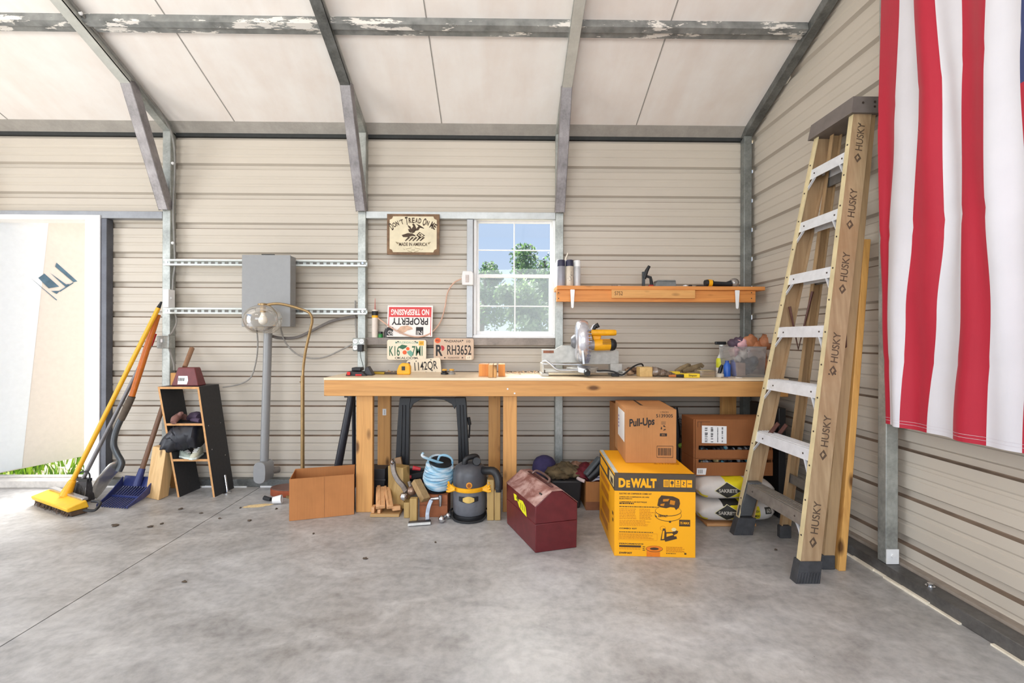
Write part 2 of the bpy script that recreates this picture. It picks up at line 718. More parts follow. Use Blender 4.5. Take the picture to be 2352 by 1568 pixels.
# eave: shade of the gap painted as a dark strip, a grey strip above
mb = MB()
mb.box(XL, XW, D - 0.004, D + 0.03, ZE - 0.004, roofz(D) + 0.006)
structure(mb.build('trim_1', plain('eave_gap_shade', S(52, 54, 54), 0.9), smooth=False), 'dark strip painted as the shaded gap above the back wall')
mb = MB()
ya, yb = D - 0.006, D - 0.06
mb.hexa([(XL, D - .075, roofz(D - .075) - .002), (XW, D - .075, roofz(D - .075) - .002), (XW, D - .006, ZE + .022), (XL, D - .006, ZE + .022),
         (XL, D - .075, roofz(D - .075) + .004), (XW, D - .075, roofz(D - .075) + .004), (XW, D - .006, ZE + .03), (XL, D - .006, ZE + .03)])
structure(mb.build('trim_2', galv('grey_eave_strip', S(160, 155, 148), 0.0, 0.7, .15), smooth=False), 'grey sloped strip along the eave')

# ---------------- steel frame
YP = D - 0.03       # centre of the 60 mm posts
HP = 0.03
XPOST = [xa(382, D - 0.06, 560), xa(831, D - 0.06, 560), xa(1285, D - 0.06, 640), 1.890]
wherep = ['by the doorway', 'left of the bench', 'right of the window', 'in the corner']
for i, x in enumerate(XPOST):
    mb = MB().box(x - HP, x + HP, D - 0.061, D - 0.001, 0.058 if i else 0.0, roofz(D - 0.06) - 0.062)
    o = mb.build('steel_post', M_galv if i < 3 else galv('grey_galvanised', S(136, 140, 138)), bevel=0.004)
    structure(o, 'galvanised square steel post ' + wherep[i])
    # rafter
    root = thing('rafter', (x, yr, roofz(yr)), 'galvanised square rafter rising from the post ' + wherep[i], 'rafter', kind='structure')
    mb = MB()
    for ya, yb in ((D - 0.002, yr), (yr, YF)):
        za_, zb_ = roofz(ya) - 0.001, roofz(yb) - 0.001
        mb.hexa([(x - HP, yb, zb_ - .062), (x + HP, yb, zb_ - .062), (x + HP, ya, za_ - .062), (x - HP, ya, za_ - .062),
                 (x - HP, yb, zb_), (x + HP, yb, zb_), (x + HP, ya, za_), (x - HP, ya, za_)])
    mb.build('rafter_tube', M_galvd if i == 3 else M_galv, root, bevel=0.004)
    if i < 3:
        ya, yb = 3.105, yr + 0.1
        za_, zb_ = roofz(ya) - 0.063, roofz(yb) - 0.063
        w = 0.034
        mb = MB()
        mb.hexa([(x - w, yb, zb_ - .012), (x + w, yb, zb_ - .012), (x + w, ya, za_ - .012), (x - w, ya, za_ - .012),
                 (x - w, yb, zb_), (x + w, yb, zb_), (x + w, ya, za_), (x - w, ya, za_)])
        for s in (-1, 1):
            a, b_ = sorted((x + s * (w - 0.003), x + s * w))
            mb.hexa([(a, yb, zb_ - .012), (b_, yb, zb_ - .012), (b_, ya, za_ - .012), (a, ya, za_ - .012),
                     (a, yb, zb_ + .03), (b_, yb, zb_ + .03), (b_, ya, za_ + .03), (a, ya, za_ + .03)])
        mb.build('sleeve', galv('bright_galvanised', S(206, 208, 202), 0.4, 0.38, 0.12) if i != 1 else M_galvd, root, bevel=0.002)
        # knee brace
        zt = roofz(3.11) - 0.075
        br = MB()
        p0, p1 = V((x, D - 0.072, 2.10)), V((x, 3.115, zt + 0.03))
        br.beam(p0, p1, 0.066, 0.05, up=(0, -1, 0.4))
        for s in (-1, 1):
            br.beam(p0 + V((s * 0.034, 0.012, 0)), p1 + V((s * 0.034, 0.012, 0)), 0.004, 0.07, up=(0, -1, 0.4))
        o = thing('knee_brace', p0, 'flat grey steel knee brace bolted between rafter and post ' + wherep[i], 'brace', kind='structure')
        br.build('brace_channel', M_mill, o, bevel=0.003)
        bo = MB()
        bo.lathe([(0.012, 0), (0.012, 0.006), (0.007, 0.009)], (x, D - 0.098, 2.135), (0, -1, 0.3), 10)
        bo.build('bolt', M_white, o)

# roof purlins: hat channels
for j, yc in enumerate((2.80, 1.35)):
    mb = MB()
    w = 0.052
    sl = V((0, -1, 0.42)).normalized()
    nd = V((0, -0.42, -1)).normalized()
    for k, (a, b_) in enumerate(zip([None] + XPOST, XPOST)):
        x0 = XL if a is None else a + HP + 0.002
        x1 = b_ - HP - 0.002
        c = V((0, yc, roofz(yc)))
        prof = [(-0.052, 0.0), (-0.040, 0.028), (-0.004, 0.034), (0.004, 0.046), (0.040, 0.046), (0.052, 0.0)]
        pts = [c + sl * s + nd * h for s, h in prof]
        mb.prism([p + X3 * x0 for p in pts], X3 * (x1 - x0), 0)

    def purl():
        m, nt, b = _nt('patched_galvanised')
        v = coords(nt, (1, 1, 1))
        f = noise_node(nt, coords(nt, (1.1, 5, 5)), 3.0, 5, 0.7)
        g = noise_node(nt, v, 11, 4)
        c = ramp(nt, g, [(0.3, S(112, 114, 113)), (0.7, S(158, 160, 158))])
        c = mixc(nt, ramp(nt, f, [(0.56, (0, 0, 0, 1)), (0.58, (1, 1, 1, 1))]), c, S(236, 232, 226))
        nt.links.new(c, b.inputs['Base Color'])
        b.inputs['Metallic'].default_value = 0.3
        b.inputs['Roughness'].default_value = 0.45
        return m
    if j == 0:
        Mp = purl()
    structure(mb.build('steel_purlin', Mp, fix=True), 'galvanised hat channel purlin under the ceiling ' + ('nearest the back wall' if j == 0 else 'nearer the ridge'))

# base tracks
mb = MB()
mb.box(DX1 + 0.1, XW - 0.002, D - 0.062, D - 0.002, 0.0, 0.058)
o = structure(mb.build('baseboard_back', M_galvd, bevel=0.004), 'galvanised base tube along the foot of the back wall')
s = MB()
x = -3.0
while x < 1.8:
    l = random.uniform(0.05, 0.22)
    if random.random() < 0.7:
        s.box(x, x + l, D - 0.072, D - 0.061, 0.0, random.uniform(0.006, 0.012))
    x += l
s.build('foam_seal', M_white, o)
mb = MB()
mb.box(XW - 0.114, XW - 0.040, YF, D - 0.065, 0.0, 0.058)
o = structure(mb.build('baseboard_right', galv('dark_base_tube', S(104, 102, 100), 0.4, 0.5, 0.4), bevel=0.004), 'dark steel base tube along the foot of the right wall')
s = MB()
y = -1.0
while y < 3.3:
    l = random.uniform(0.04, 0.16)
    if random.random() < 0.9:
        s.box(XW - 0.114 - random.uniform(0.007, 0.016), XW - 0.113, y, y + l, 0.0, random.uniform(0.006, 0.012))
    y += l
s.build('foam_seal', plain('cream_foam', S(236, 226, 206), 0.9), o)
for yy in (1.96, 3.0):
    bo = MB().lathe([(0.018, 0), (0.018, 0.004), (0.011, 0.004), (0.011, 0.014)], (XW - 0.076, yy, 0.058), (0, 0, 1), 10)
    bo.build('anchor_bolt', M_chrome, o)
mb = MB().box(XW - 0.038, XW - 0.002, YF, D - 0.03, 0.0, 0.070)
structure(mb.build('trim_3', plain('dusty_sill', S(150, 138, 126), .8)), 'dusty sill strip between the base tube and the right wall')

# post on the right wall, with its anchor plate
root = thing('steel_post', (XW - 0.073, 2.19, 0.058), 'galvanised square steel post on the right wall behind the flag', 'post', kind='structure')
yp0, yp1 = PX(2035, 1200, XW - .103).y, PX(2015, 1200, XW - .103).y
MB().box(XW - 0.103, XW - 0.043, yp0, yp1, 0.059, 3.25).build('post_tube', M_galv, root, bevel=0.004)
mb = MB().box(XW - 0.103, XW - 0.043, yp0 - .004, yp0 - .001, 0.06, 0.13)
mb.lathe([(0.01, 0), (0.01, 0.006)], (XW - 0.073, yp0 - .0045, 0.1), (0, -1, 0), 10)
mb.build('anchor_plate', M_white, root)

# wall rails around the window
mb = MB().box(XPOST[1] + HP + .001, XPOST[2] - HP - .001, D - 0.061, D - 0.022, za(503, D - .06), za(487, D - .06))
structure(mb.build('steel_rail', galv('pale_galvanised', S(192, 196, 196), 0.4, 0.4, 0.12), bevel=0.003), 'pale galvanised rail above the window and the eagle sign')
mb = MB().box(XPOST[1] + HP + .001, XPOST[2] - HP - .001, D - 0.061, D - 0.005, za(793, D - .06), za(776, D - .06))
structure(mb.build('steel_rail', galv('brown_galvanised', S(140, 130, 122), 0.3, 0.5, 0.3), bevel=0.003), 'brownish rail under the window holding the upside down sign')
mb = MB().box(xa(1072, D - .05, 640), WX0 - 0.002, D - 0.055, D - 0.003, za(776, D - .06) + .001, za(503, D - .06) - .001)
structure(mb.build('steel_stud', galv('grey_stud', S(172, 174, 176), 0.4, 0.4, 0.1), bevel=0.003), 'grey steel stud along the left side of the window')
mb = MB().box(XL, XPOST[0] - HP - .001, D - 0.061, D - 0.003, za(500, D - .06, 100) , za(484, D - .06, 200))
structure(mb.build('steel_rail', galv('header_galvanised', S(148, 150, 154), 0.4, 0.4, 0.15), bevel=0.003), 'galvanised header rail above the doorway')
mb = MB().box(xa(232, D - .05), xa(247, D - .05), D - 0.061, D - 0.003, 0.0, za(500, D - .06, 100) - .001)
structure(mb.build('steel_stud', galv('dark_stud', S(96, 98, 106), 0.4, 0.45, 0.2), bevel=0.003), 'dark steel stud along the right side of the doorway')

# ---------------- door
M_sill = plain('painted_sill', S(206, 200, 192), 0.5)
root = structure(thing('door_1', ((DX0 + DX1) / 2, D, 0), 'white doorway at the left with its leaf swung outward', None))
mb = MB()
jx0, jx1 = DX1 - 0.004, xa(231, D - .06)
mb.box(jx0, jx1, D - 0.07, D + 0.05, 0.0, DZ1 - 0.01)
mb.box(DX0, jx0, D - 0.07, D + 0.05, DZ1 - 0.045, DZ1 - 0.01)
mb.box(DX0 - 0.05, DX0, D - 0.07, D + 0.05, 0.0, DZ1 - 0.01)
mb.box(jx0 - 0.012, jx0, D + 0.0, D + 0.03, 0.0, DZ1 - 0.045)
mb.build('frame', plain('white_door_frame', S(240, 240, 242), 0.35, var=0.03), root, bevel=0.003)
mb = MB().box(DX0, jx1, D - 0.085, D + 0.06, 0.0, 0.052)
mb.box(DX0, jx1, D + 0.0, D + 0.05, 0.052, 0.062)
mb.build('threshold', M_sill, root, bevel=0.003)
# leaf hinged at the left jamb
hx, hy = DX0 + 0.02, D + 0.06
q = PZ(214, 1043, 0.075)
ex, ey = PX(60, 1074, -4.17).x, 0
pa, pb = PZ(2, 1086, 0.07), PZ(205, 1045, 0.07)
dd = V((pb.x - pa.x, pb.y - pa.y, 0)).normalized()
nrm = V((dd.y, -dd.x, 0))
pend = pb + dd * 0.06
pst = pa - dd * 0.42
ln = (pend - pst).length
zt = 2.38
lo = V((pst.x, pst.y, 0.07))
leaf = MB()
leaf.hexa([lo, lo + dd * ln, lo + dd * ln - nrm * 0.04, lo - nrm * 0.04] + [p + Z3 * (zt - 0.07) for p in (lo, lo + dd * ln, lo + dd * ln - nrm * 0.04, lo - nrm * 0.04)])
leafo = leaf.build('leaf', plain('cream_door_skin', S(226, 216, 206), 0.4, var=0.03), root, bevel=0.003)


def on_leaf(px, py, off):
    r = ray(px, py)
    t = (lo + nrm * off - EYE).dot(nrm) / r.dot(nrm)
    return EYE + r * t


# paler thin panel with a slanted edge over the hinge side of the leaf
panel_pts = [on_leaf(-60, 498, 0.003), on_leaf(112, 506, 0.003), on_leaf(50, 1074, 0.003), on_leaf(-60, 1097, 0.003)]
panel_pts = [V((p.x, p.y, min(max(p.z, 0.072), zt - 0.002))) for p in panel_pts]
MB().prism(panel_pts, nrm * 0.0015).build('pale_leaf_panel', plain('pale_leaf_skin', S(232, 236, 240), 0.35, var=0.02), leafo)
emb = MB()
for pts in ([(130, 603), (178, 646), (169, 648), (127, 612)],
            [(88, 638), (102, 628), (136, 658), (112, 662)],
            [(116, 627), (152, 653), (160, 652), (152, 660)],
            [(70, 638), (131, 688), (130, 690)],
            [(118, 668), (138, 668), (130, 675)],
            [(168, 648), (169, 650), (138, 670), (136, 668)]):
    emb.poly([on_leaf(x, y, 0.006) for x, y in pts])
emb.build('emblem', plain('slate_blue_ink', S(84, 112, 132), 0.5, var=0.3, scale=14), leafo, smooth=False)
hn = MB()
hp = on_leaf(203, 808, 0.0)

# ---------------- window
root = structure(thing('window_1', ((WX0 + WX1) / 2, D, WZ0), 'white framed window with eight panes over the bench', None))
M_wf = plain('white_window_frame', S(236, 236, 236), 0.4, var=0.03)


def ring(mb, x0, x1, z0, z1, w, y0, y1, m=0):
    mb.box(x0, x1, y0, y1, z0, z0 + w, m)
    mb.box(x0, x1, y0, y1, z1 - w, z1, m)
    mb.box(x0, x0 + w, y0, y1, z0 + w, z1 - w, m)
    mb.box(x1 - w, x1, y0, y1, z0 + w, z1 - w, m)


mb = MB()
ring(mb, WX0, WX1, WZ0, WZ1, 0.022, D - 0.03, D + 0.05)
mb.box(WX0 - 0.004, WX1 + 0.004, D - 0.045, D - 0.03, WZ0 - 0.004, WZ0 + 0.014)
mb.build('window_frame', M_wf, root, bevel=0.002)
M_glass = clear('window_glass', (0.97, 0.985, 0.99, 1), 0.05, 0.01)
for nm, zb_, zt_, yy, mu in (('upper_sash', za(634, D), WZ1 - 0.022, D + 0.02, (1181, 573)), ('lower_sash', WZ0 + 0.022, za(630, D), D - 0.006, (1183, 703))):
    mb = MB()
    sx0, sx1 = WX0 + 0.022, WX1 - 0.022
    w = 0.014 if nm == 'upper_sash' else 0.026
    ring(mb, sx0, sx1, zb_, zt_, w, yy, yy + 0.022)
    mx = xa(mu[0], D, 640)
    mz = za(mu[1], D, 1180)
    mb.box(mx - .005, mx + .005, yy + 0.004, yy + 0.016, zb_ + w, zt_ - w)
    mb.box(sx0 + w, mx - .0052, yy + 0.004, yy + 0.016, mz - .004, mz + .004)
    mb.box(mx + .0052, sx1 - w, yy + 0.004, yy + 0.016, mz - .004, mz + .004)
    sash = mb.build(nm, M_wf, root, bevel=0.0015)
    MB().box(sx0 + w, sx1 - w, yy + 0.009, yy + 0.011, zb_ + w, zt_ - w).build('glass', M_glass, sash, smooth=False)
MB().poly([(WX0 + .0225, D + .0445, WZ0 + .0225), (WX1 - .0225, D + .0445, WZ0 + .0225), (WX1 - .0225, D + .0445, za(642, D)), (WX0 + .0225, D + .0445, za(642, D))]).build('insect_screen', clear('screen_mesh', (0.95, 0.96, 0.95, 1), 0.0, 0.3, 0.09, S(150, 158, 146)), root, smooth=False)

# ---------------- outside
def grassmat(name, c1, c2, c3, sc):
    m, nt, b = _nt(name)
    f = noise_node(nt, coords(nt), sc, 6, 0.65)
    nt.links.new(ramp(nt, f, [(0.3, c1), (0.5, c2), (0.7, c3)]), b.inputs['Base Color'])
    b.inputs['Roughness'].default_value = 0.9
    return m


mb = MB()
n = 40
mb.add([(-60, -50, -0.16), (60, -50, -0.16), (60, D + .12, -0.16), (60, 110, -0.3), (-60, 110, -0.3), (-60, D + .12, -.16)], [(0, 1, 2, 5), (5, 2, 3, 4)])
structure(mb.build('ground_outside', grassmat('lawn', S(112, 112, 78), S(140, 128, 104), S(158, 142, 122), 1.1), smooth=False), 'grassy ground outside the building')
mb = MB()
rnd = random.Random(3)
for i in range(5200):
    x, y = rnd.uniform(-5.0, -2.9), rnd.uniform(D + 0.2, 6.4)
    if noise.noise(V((x * 2.3, y * 2.3, 0))) < -0.02 and rnd.random() < 0.85:
        continue
    h = rnd.uniform(0.05, 0.2)
    a = rnd.uniform(0, 6.28)
    w = rnd.uniform(0.006, 0.014)
    lx, ly = rnd.uniform(-.06, .06), rnd.uniform(-.06, .06)
    b0 = V((x, y, -0.15))
    u = V((math.cos(a), math.sin(a), 0)) * w
    mb.add([b0 - u, b0 + u, b0 + u * 0.7 + V((lx * .4, ly * .4, h * .6)), b0 - u * 0.7 + V((lx * .4, ly * .4, h * .6)), b0 + V((lx, ly, h))], [(0, 1, 2, 3), (3, 2, 4)], i % 3)
o = mb.build('grass_tufts', [plain('grass_green', S(96, 140, 34), 0.7), plain('grass_lime', S(132, 168, 48), 0.7), plain('grass_dark', S(66, 102, 28), 0.7)], smooth=False)
tag(o, 'bright green grass growing outside the open door', 'grass', kind='stuff')


def tree(x, y, zc, r, h, seed, mats, label, n=2600, leaf=0.22, trunk=True):
    rnd = random.Random(seed)
    root = thing('leafy_tree', (x, y, -0.3), label, 'tree', 'trees outside the window')
    if trunk:
        tb = MB()
        top = V((x + rnd.uniform(-.3, .3), y, zc))
        tb.tube(spline([(x, y, -0.3), (x + .1, y, zc * .4), top, top + Z3 * h * .5], 4), [0.16 - 0.009 * k for k in range(13)], 8)
        for k in range(6):
            a = rnd.uniform(0, 6.28)
            e = top + V((math.cos(a) * r * .7, math.sin(a) * r * .7, rnd.uniform(.1, .6) * h))
            s = lerp((x, y, zc * .4), top, rnd.uniform(.3, 1))
            tb.tube([s, lerp(s, e, .5) + Z3 * .15, e], [.06, .04, .015], 6)
        tb.build('trunk', plain('bark', S(96, 84, 70), 0.9, var=0.3, scale=12), root)
    lb = MB()
    blobs = []
    for k in range(16):
        a = rnd.uniform(0, 6.28)
        rr = r * math.sqrt(rnd.random()) * .75
        zz = rnd.uniform(-.8, .75) * h
        blobs.append((V((x + math.cos(a) * rr, y + math.sin(a) * rr, zc + zz)), r * rnd.uniform(.25, .5) * (1.0 - 0.35 * max(zz / h, 0))))
    for i in range(n):
        c, br = blobs[rnd.randrange(len(blobs))]
        q = V((rnd.gauss(0, 1), rnd.gauss(0, 1), rnd.gauss(0, 1))).normalized() * br * (rnd.random() ** 0.4)
        p = c + q
        u = V((rnd.gauss(0, 1), rnd.gauss(0, 1), rnd.gauss(0, 1))).normalized()
        w = u.orthogonal().normalized()
        s = leaf * rnd.uniform(.5, 1.2)
        lb.add([p - u * s * .5, p + w * s * .28, p + u * s * .5, p - w * s * .28], [(0, 1, 2, 3)], rnd.randrange(3))
    lb.build('foliage', mats, root, smooth=False)
    return root


def leafm(name, c):
    m, nt, b = _nt(name)
    f = noise_node(nt, coords(nt), 3, 3)
    nt.links.new(ramp(nt, f, [(0.3, tuple(x * .75 for x in c[:3]) + (1,)), (0.7, c)]), b.inputs['Base Color'])
    b.inputs['Roughness'].default_value = 0.6
    tl = nt.nodes.new('ShaderNodeBsdfTranslucent')
    tl.inputs['Color'].default_value = tuple(min(1, x * 1.3) for x in c[:3]) + (1,)
    mx = nt.nodes.new('ShaderNodeMixShader')
    mx.inputs[0].default_value = 0.4
    nt.links.new(b.outputs[0], mx.inputs[1])
    nt.links.new(tl.outputs[0], mx.inputs[2])
    nt.links.new(mx.outputs[0], nt.nodes['Material Output'].inputs['Surface'])
    return m


LG = [leafm('leaf_green', S(84, 114, 68)), leafm('leaf_light', S(106, 138, 76)), leafm('leaf_dark', S(60, 84, 62))]
tree(1.85, 17.6, 3.3, 1.75, 1.7, 1, LG, 'taller round green tree outside, behind the upper right window panes', 9000, 0.17)
tree(-0.95, 18.0, 2.9, 1.2, 1.35, 2, LG, 'small green tree outside, behind the left window panes', 6000, 0.15)
tree(-5.0, 20.0, 3.2, 2.6, 2.2, 5, LG, 'green tree outside, hidden left of the window', 2500, 0.24)
tree(7.0, 20.0, 3.6, 2.6, 2.4, 6, LG, 'green tree outside, hidden right of the window', 2500, 0.24)
HG = [leafm('hedge_green', S(94, 116, 74)), leafm('hedge_light', S(116, 138, 92)), leafm('hedge_dark', S(70, 90, 64))]
for k, (x, y, zc, r, h) in enumerate(((-1.75, 14.5, 1.2, 1.3, 2.0), (0.6, 12.6, 1.1, 1.2, 1.75), (2.9, 14.2, 1.2, 1.2, 2.0), (-4.6, 15, 1.0, 1.6, 1.5), (5.4, 15, 1.0, 1.6, 1.6))):
    tree(x, y, zc, r, h, 20 + k, HG, ['dense green bush outside behind the lower left panes', 'dense green bush outside behind the middle of the lower panes', 'dense green bush outside behind the lower right panes', 'green bush outside, left of the window view', 'green bush outside, right of the window view'][k], 5200, 0.16, trunk=False)['group'] = 'bushes outside the window'
# ------------------------------------------------------------------ electrics on the back wall
YS = D - 0.105      # front of the strut rails
for nm, py in (('upper', 603), ('lower', 714)):
    root = thing('strut_rail', P(600, py, YS), 'slotted galvanised strut rail behind the %s part of the grey panel' % nm, 'rail')
    z0, z1 = za(py + 7, YS, 600), za(py - 7, YS, 600)
    x0, x1 = xa(375, YS, py), xa(841, YS, py)
    mb = MB()
    mb.box(x0, x1, YS, YS + 0.042, z0, z0 + 0.004)
    mb.box(x0, x1, YS, YS + 0.042, z1 - 0.004, z1)
    mb.box(x0, x1, YS + 0.030, YS + 0.034, z0 + .004, z1 - .004)
    mb.box(x0, x1, YS, YS + 0.003, z0 + .004, z0 + 0.012)
    mb.box(x0, x1, YS, YS + 0.003, z1 - 0.012, z1 - .004)
    x = x0 + 0.03
    while x < x1 - 0.03:
        mb.box(x, x + 0.028, YS + 0.0285, YS + 0.0298, z0 + 0.014, z1 - 0.014, 1)
        x += 0.051
    mb.build('strut_channel', [galv('bright_strut', S(208, 212, 208), 0.4, 0.35, 0.1), plain('slot_grey', S(142, 138, 132), .7)], root)
    for px in (383, 833):
        bo = MB().lathe([(0.009, 0), (0.009, 0.006)], (xa(px, YS, py), YS - 0.0, (z0 + z1) / 2), (0, -1, 0), 8)
        bo.build('bolt', M_chrome, root)

YB0, YB1 = 3.335, YS - 0.001
x0, x1 = xa(555, YB0, 670), xa(667, YB0, 670)
z0, z1 = za(749, YB0, 610), za(586, YB0, 610)
root = thing('breaker_panel', ((x0 + x1) / 2, YB0, z0), 'grey steel breaker panel box with closed door on strut rails', 'electrical panel')
MB().box(x0 + .004, x1 - .004, YB0 + 0.012, YB1, z0, z1).build('cabinet_body', M_greybox, root, bevel=0.004)
MB().box(x0, x1, YB0, YB0 + 0.011, z0 - 0.003, z1 + 0.003).build('door', M_greybox, root, bevel=0.004)
MB().box(x0 + .14, x0 + .23, YB0 + .005, YB0 + .02, z1 + .0035, z1 + .010).build('latch', M_dark, root)

# riser conduit
p0, p1 = P(616, 748, 3.39), P(607, 1062, 3.39)
root = thing('conduit', p1, 'grey plastic conduit running down from the breaker panel to the base of the wall', 'conduit')
MB().tube([p0, lerp(p0, p1, .5), p1], 0.029, 16).build('pipe', M_greybox, root)
b0 = P(605, 1083, 3.36)
mb = MB()
hw, hh = 0.045, 0.078
pts = []
for k in range(16):
    a = math.pi * 2 * k / 16
    pts.append(V((b0.x - .012 + hw * math.cos(a), 3.33, b0.z + hh * 1.0 * (1 if math.sin(a) > 0 else -1) * abs(math.sin(a)) ** .45)))
mb.prism(pts, (0.012, 0.10, 0))
mb.prism([p + V((0, -0.006, 0)) for p in pts], (0, 0.005, 0))
mb.build('elbow_body', M_greybox, root, bevel=0.003)
MB().tube([b0 + V((.01, .05, -.01)), P(640, 1078, 3.48)], 0.024, 12).build('stub_pipe', plain('weathered_pipe', S(122, 116, 110), 0.6), root)


def cable(name, pts, r, mat, label, cat='cable', n=8):
    o = MB().tube(spline(pts, n), r, 8).build(name, mat)
    return tag(o, label, cat)


cable('electric_cable', [P(589, 752, 3.42), P(592, 790, 3.46), P(588, 830, 3.48), P(576, 866, 3.48), P(550, 882, 3.47), P(512, 889, 3.46)], 0.0055, M_cable, 'grey cable hanging from the breaker panel down behind the black shelf unit')
cable('electric_cable', [P(644, 752, 3.42), P(655, 785, 3.46), P(680, 812, 3.48), P(710, 822, 3.48), P(745, 820, 3.48), P(780, 805, 3.48), P(808, 791, 3.47)], 0.006, M_cable, 'thin grey cable sagging from the panel to the outlet box on the post')
cable('electric_cable', [P(625, 772, 3.44), P(645, 776, 3.47), P(680, 775, 3.49), P(715, 760, 3.5), P(760, 738, 3.5), P(800, 729, 3.49), P(818, 727, 3.48)], 0.011, plain('dark_cable', S(122, 116, 112), 0.6), 'thick dark grey cable rising from the conduit top to the post')
cable('electric_cable', [P(816, 690, 3.50), P(817, 740, 3.50), P(819, 775, 3.49)], 0.007, M_cable, 'short vertical cable entering the outlet box from above')

# conduit down the rafter and post by the doorway
xp = XPOST[0]
pts = [V((xp + .05, 1.2, roofz(1.2) - .03)), V((xp + .05, 2.2, roofz(2.2) - .03)), V((xp + .05, 3.1, roofz(3.1) - .035)), V((xp + .052, 3.38, roofz(3.38) - .05)), V((xp + .054, 3.475, roofz(3.475) - .14)), V((xp + .056, 3.49, 2.4)),
       P(398, 480, 3.49), P(402, 600, 3.49), P(398, 640, 3.49), P(396, 705, 3.49)]
root = thing('post_cable', pts[-1], 'grey armoured cable clipped along the rafter and down the doorway post', 'cable')
MB().tube(spline(pts, 5), 0.008, 8).build('cable_run', plain('grey_conduit', S(132, 130, 126), 0.5, 0.3), root)
for q in (P(397, 375, 3.485), P(397, 558, 3.485), V((xp + .05, 2.72, roofz(2.72) - .035))):
    MB().ball(q, 0.012, 8, 6).build('clip', M_white, root)
cable('electric_cable', [P(396, 708, 3.49), P(404, 725, 3.49), P(405, 742, 3.48), P(396, 762, 3.46), P(388, 770, 3.44)], 0.006, M_cable, 'pale cable curling into the switch box on the doorway post')
cable('electric_cable', [P(388, 797, 3.44), P(393, 815, 3.46), P(399, 835, 3.47), P(400, 850, 3.47)], 0.006, M_cable, 'pale cable leaving the switch box downward behind the shelf unit')

q0, q1 = P(373, 706, 3.41), P(389, 664, 3.41)
root = thing('door_sensor', (q0.x, 3.41, q0.z), 'white rectangular plastic box on the doorway post above the tool handles', 'sensor box')
MB().box(q0.x, q1.x - .006, 3.41, D - .062, q0.z, q1.z).build('case', M_white, root, bevel=0.004)
MB().box(q1.x - .006, q1.x, 3.43, 3.45, q0.z + .065, q0.z + .08).build('tab', M_white, root)
q0, q1 = P(359, 800, 3.41), P(388, 771, 3.41)
root = thing('switch_box', (q0.x, 3.41, q0.z), 'small grey metal switch box on the doorway post', 'switch box')
MB().box(q0.x, q1.x, 3.41, D - .062, q0.z, q1.z).build('metal_box', M_galv, root, bevel=0.006)
MB().box((q0.x + q1.x) / 2 - .006, (q0.x + q1.x) / 2 + .006, 3.395, 3.4095, q0.z + .045, q0.z + .07).build('toggle', M_white, root, bevel=.002)
# outlet box on the second post
q0, q1 = P(809, 806, 3.42), P(838, 776, 3.42)
root = thing('outlet_box', (q0.x, 3.42, q0.z), 'galvanised four socket outlet box on the post at the end of the bench', 'outlet')
MB().box(q0.x, q1.x, 3.42, D - .062, q0.z, q1.z).build('metal_box', M_galv, root, bevel=0.008)
for dx in (0.25, 0.75):
    for dz in (0.26, 0.74):
        if dx > .5 and dz < .5:
            continue
        c = V((q0.x + (q1.x - q0.x) * dx, 3.419, q0.z + (q1.z - q0.z) * dz))
        mb = MB().lathe([(0.0175, 0, 0), (0.0175, 0.004, 0)], c, (0, -1, 0), 16)
        for s in (-.006, .006):
            mb.box(c.x + s - .0012, c.x + s + .0012, 3.4142, 3.4149, c.z - .002, c.z + .007, 1)
        mb.build('socket', [M_white, M_ink], root)
c = V((q0.x + (q1.x - q0.x) * .75, 3.40, q0.z + (q1.z - q0.z) * .2))
root = thing('power_adapter', c, 'black plug-in power adapter with thin lead in the post outlet box', 'power adapter')
MB().box(c.x - .02, c.x + .02, 3.375, 3.4145, c.z - .022, c.z + .03).build('adapter_body', M_black, root, bevel=.004)
MB().tube(spline([c + V((0, -.01, -.022)), P(829, 822, 3.38), P(834, 840, 3.36), P(832, 846, 3.33), P(826, 849, 3.32)], 6), 0.0025, 6).build('lead', plain('dark_lead', S(60, 70, 62), .5), root)

# alarm box left of the window and its cord
q0, q1 = P(1060, 654, 3.44), P(1087, 622, 3.44)
root = thing('alarm_box', (q0.x, 3.44, q0.z), 'white plastic utility box mounted left of the window', 'utility box')
pts = [(q0.x + .004, q0.z), (q1.x, q0.z), (q1.x, q1.z - .015), (q1.x - .015, q1.z), (q0.x + .008, q1.z), (q0.x, q0.z + .055)]
MB().prism([V((a, 3.44, b)) for a, b in pts], (0, .042, 0)).build('case', plain('offwhite_plastic', S(226, 224, 222), .4, var=.03), root, bevel=.004)
MB().box(q0.x + .03, q0.x + .055, 3.436, 3.4395, q0.z + .02, q0.z + .075).build('cover_plate', plain('mauve_plate', S(196, 184, 178), .5), root, bevel=.002)
cable('extension_cord', [P(1060, 640, 3.47), P(1042, 650, 3.5), P(1028, 672, 3.5), P(1022, 705, 3.5), P(1012, 738, 3.5), P(995, 760, 3.47), P(975, 771, 3.445), P(950, 773, 3.44), P(920, 764, 3.445), P(895, 750, 3.45), P(876, 736, 3.47), P(868, 730, 3.5)],
      0.0055, plain('orange_tan_cord', S(206, 168, 146), .5), 'thin tan cord draped from the white utility box across the upside down sign', 'cord', 6)

# ------------------------------------------------------------------ signs and plates
UX, UZ = V((1, 0, 0)), V((0, 0, 1))


